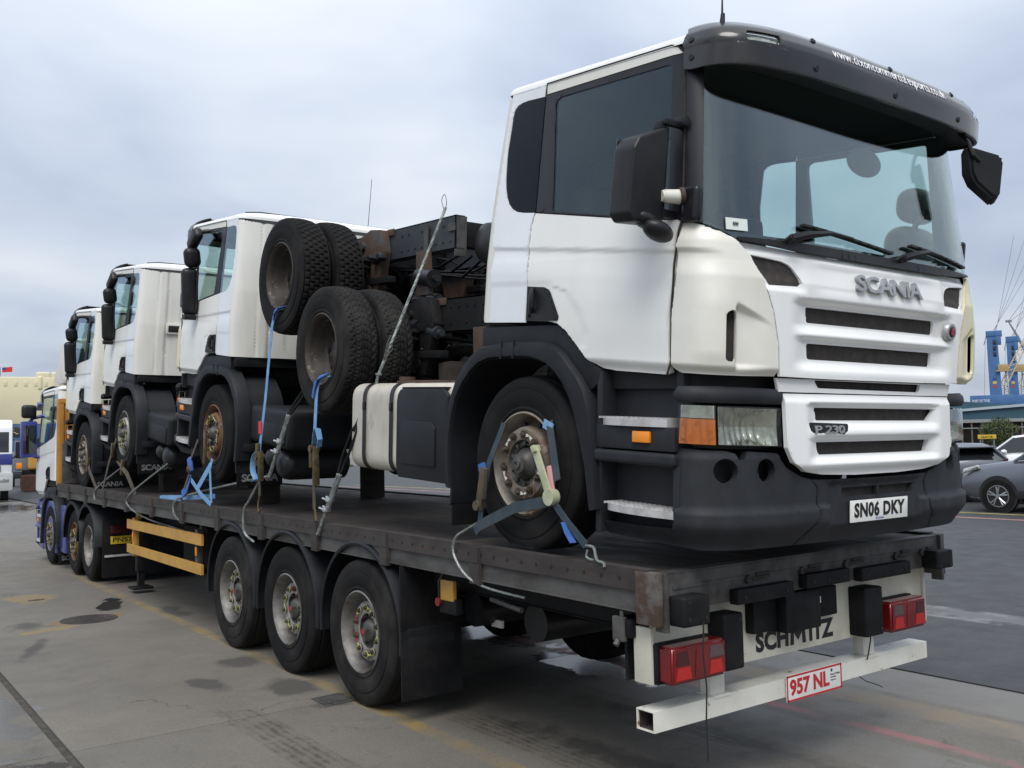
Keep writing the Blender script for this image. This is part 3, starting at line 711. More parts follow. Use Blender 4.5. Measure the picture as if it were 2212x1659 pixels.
    WS = [(-1.207, 1.288), (-1.122, 1.262), (-1.048, 1.228), (-.59, 1.226), (0, 1.224)]
    WS = WS+mirr(WS)[1:]+[(1.185, 1.672), (1.160, 2.08), (-1.160, 2.08), (-1.185, 1.672)]
    ws = part('windscreen', cpan('screen', CABS, WS, ('windscreen_glass',), h=.09, th=.006, off=-.006, edge=0))
    part('screen_frit', cpan('frit', CABS, [(-1.2, 1.275), (-1.05, 1.222), (0, 1.218), (1.05, 1.222), (1.2, 1.275), (1.2, 1.300), (1.05, 1.258), (0, 1.262), (-1.05, 1.258), (-1.2, 1.300)], ('rubber_seal',), h=.07, th=.004, off=-.016), ws)
    part('cowl', cpan('cowl', CABS, [(-1.04, 1.224), (-.6, 1.198), (0, 1.195), (.6, 1.198), (1.04, 1.224), (1.04, 1.232), (.6, 1.240), (0, 1.240), (-.6, 1.240), (-1.04, 1.232)], ('black_plastic',), h=.06, th=.03, off=.012))
    def wiper(t0, t1):
        def f():
            b = B()
            pts = [CABS.at(t0, 1.245, .03), CABS.at(t0+.09, 1.268, .05), CABS.at(t0+.30*(t1-t0)+.05, 1.300, .045), CABS.at(t0+.6*(t1-t0), 1.296, .034)]
            b.tube(pts, [.022, .020, .012, .009], 8)
            b.ribbon([CABS.at(t0+.10+(t1-t0-.05)*k/6, 1.325-.062*(k/6)**1.2, .017) for k in range(7)], (0, -1, .15), .03, .012)
            for k in range(9): b.box(CABS.at(t0+.18+(t1-t0-.2)*k/8, 1.318-.055*(k/8)**1.2, .032), (.03, .014, .012), bev=.003)
            b.cyl(CABS.at(t0, 1.235, -.01), CABS.at(t0, 1.25, .045), .018, n=10)
            return b.mesh('wiper', ('black_plastic',))
        return f
    part('wiper', cached('wip1', wiper(-.74, .06))); part('wiper', cached('wip2', wiper(.20, .86)))
    if fuel:
        def stick():
            b = B(); P4 = [CABS.at(t, w, .004) for t, w in ((-1.10, 1.318), (-.985, 1.318), (-.985, 1.262), (-1.10, 1.262))]
            b.add(P4+[Vector(p)+Vector((0, .002, 0)) for p in P4], [(0, 3, 2, 1), (4, 5, 6, 7), (0, 1, 5, 4), (1, 2, 6, 5), (2, 3, 7, 6), (3, 0, 4, 7)]); return b.mesh('sticker', ('paper',))
        part('sticker', stick(), ws)
        lettering('sticker_print', 'NW', 'letter_black', lambda s_, h_, d_: Vector(CABS.at(-1.065+.03*s_, 1.282+.018*h_, .005+.0015*d_)), ws, bold=.03)
    # ---- visor
    LV = VISR.L1
    VP = [(-LV-.05, 2.03), (-LV, 2.022), (LV, 2.022), (LV+.05, 2.03), (LV+.06, 2.16), (LV, 2.24), (LV-.1, 2.295), (-LV+.1, 2.295), (-LV, 2.24), (-LV-.06, 2.16)]
    vz = part('sun_visor', cpan('visor', VISR, VP, ('visor_black',), holes=[rect(-1.06, -.88, 2.138, 2.190, .014), rect(.88, 1.06, 2.138, 2.190, .014)], h=.016, th=.02, disp=lambda t, w: .005*np.exp(-((w-2.127)/.006)**2)))
    def vunder():
        b = B(); A_ = []; C_ = []
        ts_ = np.linspace(-LV, LV, 41)
        for t in ts_:
            A_.append(VISR.at(t, 2.030, -.012)); tt = t/LV*1.15; q = CABS.at(tt, 2.07, -.03); C_.append(q)
        b.add(list(A_)+list(C_), [(i, i+1, 42+i, 41+i) for i in range(40)])
        b.add([p+np.array([0, 0, .012]) for p in A_]+[p+np.array([0, 0, .012]) for p in C_], [(i, 41+i, 42+i, i+1) for i in range(40)])
        return b.mesh('visor_underside', ('rubber_seal',))
    part('visor_underside', cached('vunder', vunder), vz)
    for kk, (t_, w_) in enumerate(((-.65, 2.07), (0, 2.07), (.65, 2.07), (-.65, 2.213), (0, 2.213), (.65, 2.213), (-LV, 2.075), (-LV, 2.16), (LV, 2.075), (LV, 2.16)) if fuel else ()):
        q = B(); q.cyl(VISR.at(t_, w_, .001), VISR.at(t_, w_, .006), .017, .014, n=14); part('visor_screw', q.mesh('visor_screw', ('rubber_seal',)), vz)
    for s in (-1, 1):
        part('marker_lamp', cpan('vlamp'+str(s), VISR, rect(-1.075, -.865, 2.128, 2.198), ('reflector',), h=.05, th=.006, off=-.025, flip=(s > 0)), vz)
        part('marker_lens', cpan('vlens'+str(s), VISR, rect(-1.055, -.885, 2.142, 2.186), ('lamp_glass',), h=.05, th=.004, off=-.006, flip=(s > 0)), vz)
    if fuel:
        lettering('web_address', 'www.dixoncommercialexports.co.uk', 'letter_white', lambda s_, h_, d_: Vector(VISR.at(-.525+1.03*s_, 2.137+.066*h_, .0022+.0010*d_)), vz, bold=.008, spacing=1.06)
        def front_mirror():
            b = B(); q = bmesh.new()
            prof = [(.80, 1.92), (.83, 1.965), (1.05, 1.93), (1.07, 1.90), (1.05, 1.65), (1.0, 1.62), (.85, 1.72), (.81, 1.79)]
            va = [q.verts.new((x, -1.40, z)) for x, z in prof]; vb = [q.verts.new((.94+(x-.94)*.8, -1.47, 1.83+(z-1.83)*.8)) for x, z in prof]; n = len(prof)
            q.faces.new(va); q.faces.new(vb[::-1])
            for i in range(n): q.faces.new((va[i], vb[i], vb[(i+1) % n], va[(i+1) % n]))
            bmesh.ops.recalc_face_normals(q, faces=q.faces); bmesh.ops.bevel(q, geom=list(q.edges), offset=.014, segments=2, affect='EDGES', clamp_overlap=True)
            M_ = Matrix.Translation((.94, -1.40, 1.83)) @ Matrix.Rotation(radians(-24), 4, 'Z') @ Matrix.Rotation(radians(-4), 4, 'X') @ Matrix.Translation((-.94, 1.40, -1.83))
            b.merge(q, M_)
            b.add([M_ @ Vector((.94+(x-.94)*.88, -1.398, 1.83+(z-1.83)*.88)) for x, z in prof], [tuple(range(n))], 1)
            b.tube([(.84, -1.30, 2.06), (.83, -1.38, 1.98), (.82, -1.42, 1.90), (.86, -1.44, 1.87)], .013, 8)
            return b.mesh('front_mirror', ('black_plastic', 'mirror_glass'))
        part('front_mirror', front_mirror())
    # ---- roof, back wall, floor
    def roof():
        nx, nu = 28, 30; vs = []; UA, UB = -.492, 1.06
        for j in range(nu+1):
            f = (j/nu)**1.9; u = UA+(UB-UA)*f
            for i in range(nx+1):
                a = -pi/2+pi*i/nx; sx = math.copysign(abs(sin(a))**.55, a); cz_ = abs(cos(a))**.55
                rr = 1.0
                if u < UA+.20: rr = math.sqrt(max(0, 1-((UA+.20-u)/.20)**2))
                rr2 = max(.0, rr)
                X_ = 1.153*sx*(1 if u > UA+.13 else max(0, 1-((UA+.13-u)/.13)**3.0)**(1/3.0))
                vs.append((X_, -u, 2.160+.095*cz_*(rr2**.8)))
        fs = [(j*(nx+1)+i, j*(nx+1)+i+1, (j+1)*(nx+1)+i+1, (j+1)*(nx+1)+i) for j in range(nu) for i in range(nx)]
        b = B(); b.add(vs, fs, 0); b.add([(x*.985, y, z-.03) for x, y, z in vs], fs, 1); return b.mesh('roof', (Cc['w'], 'interior_light'), 50)
    rf = part('roof', cached(('roof', Cc['w']), roof))
    LR = REAR.L1
    BW = [(-LR-.03, .80), (LR+.03, .80), (LR+.03, 2.162), (-LR-.03, 2.162)]
    def rdisp(t, w):
        d = .012*np.exp(-((np.abs(t)-.86)/.012)**2)+.010*np.exp(-((np.abs(t)-.98)/.010)**2)+.012*smooth(.70, .68, np.abs(t))*smooth(.88, .9, w)*smooth(2.08, 2.06, w)
        return d+.02*smooth(2.13, 2.165, w)
    bw = part('back_wall', cpan('backwall', REAR, BW, (Cc['rear'], 'interior_dark'), h=.035, disp=rdisp))
    def vent_():
        b = B(); b.box((.74, .560, 1.40), (.20, .03, .085), bev=.012, mi=1); b.box((.74, .552, 1.40), (.25, .03, .135), bev=.014, mi=0); return b.mesh('vent', (Cc['rear'], 'rubber_seal'))
    if vent: part('back_vent', cached(('bvent', Cc['rear']), vent_), bw)
    def rail_():
        b = B(); b.tube([(-1.06, .30, 2.235), (-.9, .29, 2.256), (0, .28, 2.258), (.9, .29, 2.256), (1.06, .30, 2.235)], .006, 6); return b.mesh('gutter', ('seal_worn',))
    part('roof_seam', cached('gut', rail_), rf)
    def floor():
        b = B(); b.box2((-1.17, -1.10, .70), (1.17, .50, .79), bev=.02); return b.mesh('cab_floor', ('chassis_dark',))
    fl = part('cab_floor', cached('floor', floor))
    # ---- interior
    def dash():
        b = B(); b.prism([(-1.25, 1.0), (-1.25, 1.15), (-1.16, 1.20), (-1.00, 1.22), (-.92, 1.16), (-.90, 1.0)], 'x', -.98, .98, bev=.02); return b.mesh('dashboard', ('interior_dark',))
    part('dashboard', cached('dash', dash), fl)
    for x in (-.58, .58):
        def seat(x=x):
            b = B(); b.box((x, -.22, 1.0), (.50, .50, .16), bev=.05, seg=3); b.box((x, .06, 1.33), (.48, .16, .62), Matrix.Rotation(-.14, 4, 'X'), bev=.06, seg=3)
            b.box((x, .10, 1.72), (.28, .12, .21), Matrix.Rotation(-.1, 4, 'X'), bev=.05, seg=3); b.box((x, -.2, .86), (.3, .3, .16)); return b.mesh('seat', ('interior_grey',))
        part('seat', cached(('seat', x), seat), fl)
    def steer():
        b = B(); R_ = Matrix.Translation((-.58, -.80, 1.30)) @ Matrix.Rotation(radians(28), 4, 'X'); n = 28
        b.tube([R_ @ Vector((.22*cos(2*pi*k/n), .22*sin(2*pi*k/n), 0)) for k in range(n+1)], .015, 8); b.tube([R_ @ Vector((0, 0, 0)), (-.58, -.98, 1.12)], .035, 8); b.tube([R_ @ Vector((-.2, 0, 0)), R_ @ Vector((.2, 0, 0))], .018, 6)
        return b.mesh('steering_wheel', ('interior_dark',))
    part('steering_wheel', cached('steer', steer), fl)
    def shade():
        b = B(); q = bmesh.new(); bmesh.ops.create_uvsphere(q, u_segments=20, v_segments=12, radius=1); bmesh.ops.scale(q, vec=(.17, .03, .085), verts=q.verts); b.merge(q, Matrix.Translation((.52, -.92, 1.87))); return b.mesh('shade', ('interior_light',))
    part('inner_mirror', cached('shade', shade), fl)
    if aerial:
        def ant():
            b = B(); p = Vector((-1.05, -1.16, 2.24)); b.cyl(p, p+Vector((0, .0, .05)), .014, .010, n=10); b.tube([p, p+Vector((0, .01, .12)), p+Vector((0, .06, .80))], [.007, .004, .003], 6); return b.mesh('aerial', ('wire_black',))
        part('aerial', cached('ant', ant), rf)
    # ================= chassis level (no cab tilt)
    def cp(name, me, sub=None): return link(name, me, sub or root)
    bt = lambda pts: frontp(pts, BUMP)
    cl = [(BUMP.su(1.165, .148), .148)]+bt([(-1.046, .140), (-1.0, .128), (-.982, .094), (-.955, .10), (-.929, .138), (-.749, .127), (-.738, .10), (-.697, .055), (-.60, .012), (-.53, -.004), (-.486, -.045), (-.505, -.19), (-.618, -.322), (-.926, -.326)])+[(BUMP.su(1.19, -.326), -.326), (BUMP.su(.66, -.318), -.318), (BUMP.su(.635, -.255), -.255), (BUMP.su(1.185, -.235), -.235)]
    for s in (-1, 1):
        bc = cp('bumper_corner', cpan('bumpc%d' % s, BUMP, cl, (lowcol, 'rubber_seal'), holes=[circ((-1.065, .046), .066, .058), circ((-.830, .046), .056, .056)], h=.02, th=.05, disp=bump_disp, edge=.006, flip=(s > 0)))
        cp('fog_recess', cpan('fogr%d' % s, BUMP, rect(-1.16, -.75, -.04, .125), ('rubber_seal',), h=.06, th=.01, off=-.13, flip=(s > 0)), bc)
        # headlamp
        hl = cp('headlight', cpan('hback%d' % s, BUMP, bt([(-.735, .145), (-.735, .352), (-1.18, .36)])+[(BUMP.su(1.19, .36), .36), (BUMP.su(1.19, .155), .155)], ('black_plastic',), h=.05, th=.02, off=-.10, flip=(s > 0)))
        refl = bt([(-.758, .163), (-.758, .338), (-1.088, .345), (-1.088, .170)])
        cp('reflector', cpan('hrefl%d' % s, BUMP, refl, ('reflector',), h=.02, th=.01, off=-.02, disp=lambda t, w: .065*(1-(np.clip((np.abs(t)-.925)/.175, -1, 1)**2))*(1-np.clip((w-.254)/.1, -1, 1)**2)+.003*np.sin(t*160), flip=(s > 0)), hl)
        cp('lens', cpan('hlens%d' % s, BUMP, round_poly(bt([(-.752, .157), (-.752, .343), (-1.094, .350), (-1.094, .165)]), .01), ('lamp_glass',), h=.05, th=.006, off=0, edge=.003, flip=(s > 0)), hl)
        i1 = [(BUMP.fx(-1.103, .17), .168), (BUMP.fx(-1.103, .29), .286), (BUMP.su(1.205, .29), .290), (BUMP.su(1.205, .17), .172)]
        i2 = [(BUMP.fx(-1.103, .29), .290), (BUMP.fx(-1.103, .35), .350), (BUMP.su(1.205, .35), .352), (BUMP.su(1.205, .294), .294)]
        cp('indicator', cpan('hind%d' % s, BUMP, i1, ('amber_lens',), h=.04, th=.02, off=-.012, disp=lambda t, w: .004*np.sin(t*260), flip=(s > 0)), hl)
        cp('side_lamp', cpan('hsl%d' % s, BUMP, i2, ('reflector',), h=.04, th=.01, off=-.02, flip=(s > 0)), hl)
        cp('indicator_lens', cpan('hil%d' % s, BUMP, [i1[0], i2[1], i2[2], i1[3]], ('lamp_glass',), h=.05, th=.005, off=.001, edge=.002, flip=(s > 0)), hl)
        lb = bt([(-.745, .360), (-.75, .432), (-1.1, .442)])+[(BUMP.su(1.20, .44), .44), (BUMP.su(1.18, .40), .40), (BUMP.su(1.20, .365), .365)]
        cp('lamp_brow', cpan('brow%d' % s, BUMP, lb, (lowcol, 'rubber_seal'), h=.018, th=.04, off=.012, disp=lambda t, w: .016*((w-.40)/.04)**2, edge=.004, flip=(s > 0)))
        cp('brow_filler', cpan('browf%d' % s, BUMP, bt([(-.70, .43), (-.70, .58), (-1.1, .58)])+[(BUMP.su(.62, .55), .55), (BUMP.su(.62, .43), .43)], ('rubber_seal',), h=.06, th=.02, off=-.085, flip=(s > 0)))
        # steps
        def stepwell(s=s):
            b = B(); b.box2((s*1.03, -1.19, -.32), (s*1.085, -.60, .545), bev=.012)
            b.box2((s*1.05, -1.185, .125), (s*1.205, -.628, .243), bev=.012); b.box2((s*1.05, -1.19, .055), (s*1.222, -.622, .118), bev=.02, seg=3)
            b.box2((s*1.05, -1.20, .40), (s*1.165, -1.155, .56), bev=.01); b.box2((s*1.05, -1.205, -.25), (s*1.19, -1.16, .06), bev=.01)
            b.box2((s*1.05, -.665, -.31), (s*1.195, -.622, .52), bev=.01)
            return b.mesh('step_well', (lowcol,))
        sw = cp('step_well', cached(('stepwell', s, lowcol), stepwell))
        for k, (ua, ub, wt) in enumerate(((.632, 1.135, .285), (.678, 1.182, -.148))):
            def tread(ua=ua, ub=ub, wt=wt, s=s):
                b = B(); n = 10
                pl = [(s*1.07, -ub), (s*1.205, -ub)]+[(s*(1.205+.028*sin(pi*i/n)), -(ub+(ua+.05-ub)*i/n)) for i in range(1, n)]+[(s*1.20, -ua-.05), (s*1.17, -ua-.01), (s*1.07, -ua)]
                b.prism(pl, 'z', wt-.042, wt-.006)
                for i in range(14):
                    y = -(ua+.03+(ub-ua-.06)*i/13); b.box((s*1.145, y, wt-.003), (.13, .010, .010))
                for i in range(4): b.box((s*(1.095+.032*i), -(ua+ub)/2, wt-.004), (.008, ub-ua-.06, .008))
                return b.mesh('step', ('step_alloy',))
            cp('step', cached(('tread', s, k), tread), sw)
        def ind(s=s):
            b = B(); b.box((s*1.212, -.972, .192), (.02, .118, .056), bev=.006); return b.mesh('side_marker', ('amber',))
        cp('side_marker', cached(('ind', s), ind), sw)
        # wheel arch
        AO = [(-.772, -.189), (-.80, .03), (-.79, .20), (-.741, .368), (-.67, .49), (-.58, .583), (-.50, .64), (-.409, .684), (-.164, .700), (.10, .695), (.22, .685), (.291, .666), (.37, .62), (.439, .554), (.51, .49), (.56, .427), (.60, .32), (.627, .173), (.648, 0), (.665, -.192)]
        AI = [(-.717, -.201), (-.738, 0), (-.734, .116), (-.705, .26), (-.664, .369), (-.59, .46), (-.505, .533), (-.42, .58), (-.324, .606), (-.084, .612), (.07, .606), (.152, .590), (.235, .565), (.306, .521), (.37, .46), (.432, .377), (.48, .28), (.523, .169), (.568, .032), (.614, -.205)]
        def flare(s=s):
            b = B(); n = len(AO); rings = []
            for (a, b1) in zip(AO, AI):
                a = Vector((-a[0], a[1])); c = Vector((-b1[0], b1[1]))
                m1 = a.lerp(c, .12); m2 = a.lerp(c, .5); m3 = a.lerp(c, .92)
                rings.append([(s*1.10, a.x, a.y), (s*1.205, a.x, a.y), (s*1.232, m1.x, m1.y), (s*1.240, m2.x, m2.y), (s*1.236, m3.x, m3.y), (s*1.222, c.x, c.y), (s*1.10, c.x, c.y)])
            vs = [p for r in rings for p in r]; b.add(vs, [(i*7+k, i*7+k+1, i*7+8+k, i*7+7+k) for i in range(n-1) for k in range(6)]+[tuple(range(7)), tuple(range((n-1)*7, n*7))[::-1]])
            return b.mesh('wheel_arch', ('fender_plastic',), 50)
        fa = cp('wheel_arch', cached(('flare', s), flare))
        def archgap(s=s):
            b = B()
            for a, c in (((-.19, .704), (-.165, .604)), ((-.06, .703), (-.055, .605))):
                b.box((s*1.236, -(a[0]+c[0])/2, (a[1]+c[1])/2), (.010, .008, .105), Matrix.Rotation(.1, 4, 'X'))
            return b.mesh('arch_joint', ('rubber_seal',))
        cp('arch_joint', cached(('agap', s), archgap), fa)
        def fender(s=s):
            b = B(); pl = [(-.43, .800), (-.086, .792), (.20, .782), (.298, .775), (.372, .731), (.466, .654), (.566, .573), (.654, .526), (.645, .47), (.60, .435), (.57, .42), (.50, .46), (.439, .535), (.37, .59), (.28, .64), (-.164, .67), (-.43, .66)]
            b.prism([(-u, w) for u, w in pl], 'x', s*1.195, s*1.08, bev=.008); return b.mesh('fender', ('fender_plastic',))
        cp('fender', cached(('fender', s), fender), fa)
        def liner(s=s):
            b = B(); pts = [(-.728, -.30)]+AI[:-1]; vs = []
            for i, (u, w) in enumerate(pts):
                p = Vector((u, w)); c = Vector((-.06, .02)); o_ = (p-c).normalized()*.018
                rib = .008 if i % 2 else 0
                for x, q in ((1.215, p+o_), (.98, p+o_*(1+rib*60)), (.74, p+o_), (.74, p-o_*.2), (1.215, p-o_*.2)): vs.append((s*x, -q.x, q.y))
            m = 5; n = len(pts); b.add(vs, [(i*m+k, i*m+(k+1) % m, i*m+m+(k+1) % m, i*m+m+k) for i in range(n-1) for k in range(m)]+[tuple(range(5))])
            for k in range(4): b.box((s*(.80+.10*k), .752, .06), (.02, .02, .5), bev=.006)
            b.box2((s*.74, .735, -.10), (s*1.17, .80, -.02), bev=.015); b.box2((s*.80, .735, .16), (s*1.0, .82, .30), bev=.02)
            return b.mesh('mudguard', ('fender_plastic',))
        lg = cp('mudguard', cached(('liner', s), liner))
        def flap(s=s):
            b = B(); b.box2((s*.74, .728, -.44), (s*1.20, .742, -.20), bev=.004); return b.mesh('mud_flap', ('rubber_block',))
        fo = cp('mud_flap', cached(('flap', s), flap))
        if text:
            fo2 = cached(('flaptext', s), lambda: lettering('flap_letters', 'SCANIA', 'letter_grey', flat((s*.97+.185, .7425, -.395), (-1, 0, 0), (0, 0, 1), (0, 1, 0), .37, .075, .003), None, bold=.03, spacing=.95))
            if fo2.parent is None: fo2.parent = fo
            else:
                c2 = fo2.copy(); COL.objects.link(c2); c2.parent = fo
        def axle_(s=s): pass
        wheel(root, (s*1.205, 0, 0), s, 'front', R=.51, w=.30, rim_m=rim_m, arrow=arrow, reds=reds, spin=.18, flat=.035 if fuel else .012)
    # bumper centre and lower grille
    cc = bt([(-.522, -.006), (-.4, -.010), (0, -.012), (.4, -.010), (.522, -.006), (.478, -.045), (.497, -.19), (.610, -.322), (0, -.324), (-.610, -.322), (-.497, -.19), (-.478, -.045)])
    bc = cp('bumper_centre', cpan('bumpm', BUMP, cc, (lowcol, 'rubber_seal'), holes=[bt([(-.30, -.055), (-.285, -.100), (.012, -.100), (.012, -.055)]), bt([(.032, -.055), (.032, -.100), (.345, -.100), (.368, -.055)])], h=.025, th=.05, disp=bumpc_disp, edge=.006))
    cp('bumper_intake', cpan('bumpi', BUMP, bt([(-.33, -.04), (-.33, -.115), (.40, -.115), (.40, -.04)]), ('grille_mesh',), h=.08, th=.01, off=-.05), bc)
    LPl = [(-.742, .412), (-.736, .154), (-.698, .082), (-.60, .036), (-.465, .018), (-.2, .008)]
    LP = bt(LPl)+[(-a, b) for a, b in bt(LPl)][::-1]
    lp = cp('lower_grille', cpan('lowg', BUMP, LP, (Cc['w'], 'rubber_seal'), holes=[round_poly(bt([(-.515, .347), (-.505, .284), (.525, .281), (.578, .343)]), .01), round_poly(bt([(-.512, .177), (-.49, .116), (.488, .114), (.52, .176)]), .01)], h=.018, th=.03, off=.012, disp=low_disp, edge=.006))
    for key, pl in (('lgs1', rect(-.56, .60, .265, .362)), ('lgs2', rect(-.55, .56, .10, .192))): cp('grille_slot', cpan(key, BUMP, pl, ('grille_mesh',), h=.08, th=.008, off=-.035), lp)
    if front_text and fuel:
        pb = cp('model_badge', cpan('p230', BUMP, round_poly(bt([(-.588, .274), (-.576, .208), (-.298, .204), (-.285, .266)]), .018), ('letter_black',), h=.04, th=.014, off=.026, edge=.004), lp)
        lettering('badge_letters', 'P 230', 'silver_letter', lambda s_, h_, d_: Vector(BUMP.at(BUMP.fx(-.552+.225*s_, .23), .2185+.040*h_, .024+.008*d_)), lp, bold=.02)
        def plate():
            b = B(); b.box((.008, -1.488, -.178), (.52, .006, .111), bev=.0025); return b.mesh('number_plate', ('plate_white',))
        npl = cp('number_plate', plate(), bc)
        lettering('plate_letters', 'SN06 DKY', 'letter_black', flat((-.220, -1.4912, -.211), (1, 0, 0), (0, 0, 1), (0, -1, 0), .458, .077, .0015), bc, bold=.04, spacing=1.08)
        lettering('plate_maker', 'SCANIA', 'letter_blue', flat((-.03, -1.4905, -.2275), (1, 0, 0), (0, 0, 1), (0, -1, 0), .075, .012, .0012), bc, bold=.02)
    # frame, axle, power unit
    def frame(x): 
        b = B(); s = 1 if x > 0 else -1
        b.box2((x-.004, -1.2, .205), (x+.004, -rear, .47)); b.box2((x-.004, -1.2, .462), (x-s*.075, -rear, .471)); b.box2((x-.004, -1.2, .204), (x-s*.075, -rear, .213))
        for k in range(int((1.2-rear)/.14)):
            b.cyl((x, -1.15+.14*k, .28+.12*(k % 2)), (x+s*.012, -1.15+.14*k, .28+.12*(k % 2)), .011, n=6)
        return b.mesh('frame_rail', ('chassis_dark',))
    for x in (-.39, .39): cp('frame_rail', frame(x))
    def power():  # unseen engine and gearbox as plain boxes, kept dark to block light
        b = B(); b.box2((-.34, -1.05, -.12), (.34, .55, .66), bev=.06); b.box2((-.25, .3, -.05), (.25, .95, .40), bev=.05); b.box2((-.62, -1.25, .15), (.62, -1.12, .95), bev=.03)
        b.box2((-.7, -.5, .5), (.7, .35, .69), bev=.03)
        return b.mesh('power_unit', ('chassis_dark',))
    cp('power_unit', cached('power', power))
    def axle():
        b = B(); b.box2((-.95, -.06, -.10), (.95, .06, .03), bev=.02); b.cyl((-1.0, 0, 0), (1.0, 0, 0), .06, n=14)
        for s in (-1, 1): b.box2((s*.36, -.75, -.02), (s*.46, .70, .03), bev=.01); b.cyl((s*.92, 0, 0), (s*1.05, 0, 0), .17, n=24)
        return b.mesh('front_axle', ('chassis_dark',))
    cp('front_axle', cached('axle', axle))
    def cross():
        b = B()
        for y in (.6, .95, -rear-.12): b.box2((-.385, y-.04, .22), (.385, y+.04, .45), bev=.01)
        return b.mesh('cross_member', ('chassis_dark',))
    cp('cross_member', cross())
    if boxes:
        for s in (1, -1):
            def bb(s=s):
                b = B(); b.box2((s*.48, .86, .02), (s*1.14, 1.78, .36), bev=.05, seg=3); b.box2((s*.50, 1.05, .05), (s*1.16, 1.7, .24), bev=.03)
                return b.mesh('battery_box', ('fender_plastic',))
            cp('battery_box', cached(('bbox', s), bb))
            for yy, r, wz in ((-tank_u, .145, -.13), (-tank_u-.28, .10, -.10)):
                def tk(s=s, yy=yy, r=r, wz=wz):
                    b = B(); b.lathe([(s*.42, 0), (s*.44, r*.6), (s*.48, r), (s*1.0, r), (s*1.05, r*.93), (s*1.09, r*.7), (s*1.112, r*.35), (s*1.117, 0)], 28, 0, 'x', (0, yy, wz)); return b.mesh('air_tank', ('tank_black',))
                cp('air_tank', cached(('tk', s, yy, r), tk))
    if fuel:
        b = B(); n = 6
        def rr(y0, y1, sx):   # rounded box section in (x,z)
            pl = round_poly([(-1.205+sx, -.168), (-.58, -.168), (-.58, .470), (-1.205+sx, .470)], .12, 6)
            return pl
        b.prism(rr(0, 0, 0), 'y', .75, 2.13, bev=.02); ft = b.obj('fuel_tank', 'tank_cream', root)
        b = B()
        for yy in (1.52, 1.92):
            pl = round_poly([(-1.212, -.175), (-.57, -.175), (-.57, .477), (-1.212, .477)], .125, 6)
            vs = [(p[0], yy+d, p[1]) for d in (-.026, .026) for p in pl]; m = len(pl)
            b.add(vs, [(i, (i+1) % m, m+(i+1) % m, m+i) for i in range(m)])
            b.box((-1.217, yy, .30), (.012, .03, .06), bev=.004)
        so_ = b.obj('tank_strap', 'black_plastic', ft)
        b = B(); b.prism([(.745, -.178), (.745, .380), (.80, .425), (1.35, .425), (1.385, .39), (1.40, .34), (1.40, -.1), (1.37, -.178)], 'x', -1.238, -1.205, bev=.012)
        b.prism([(.80, .425), (.80, .44), (1.35, .44), (1.35, .425)], 'x', -1.225, -1.05, bev=.006)
        b.prism([(.88, -.08), (.88, .17), (.92, .21), (1.28, .21), (1.32, .17), (1.32, -.08)], 'x', -1.252, -1.236, bev=.012); b.obj('tank_skirt', 'fender_plastic', ft)
        b = B(); b.cyl((-.95, 1.75, .46), (-.95, 1.75, .52), .06, n=18); b.tube([(-1.0, 1.0, .475), (-.9, 1.4, .485), (-1.0, 1.8, .48)], .012, 6); b.obj('filler_cap', 'rust', ft)
        b = B(); b.box2((-1.0, 1.1, .472), (-.7, 1.7, .485)); b.obj('tank_tread', 'rust', ft)
    return root
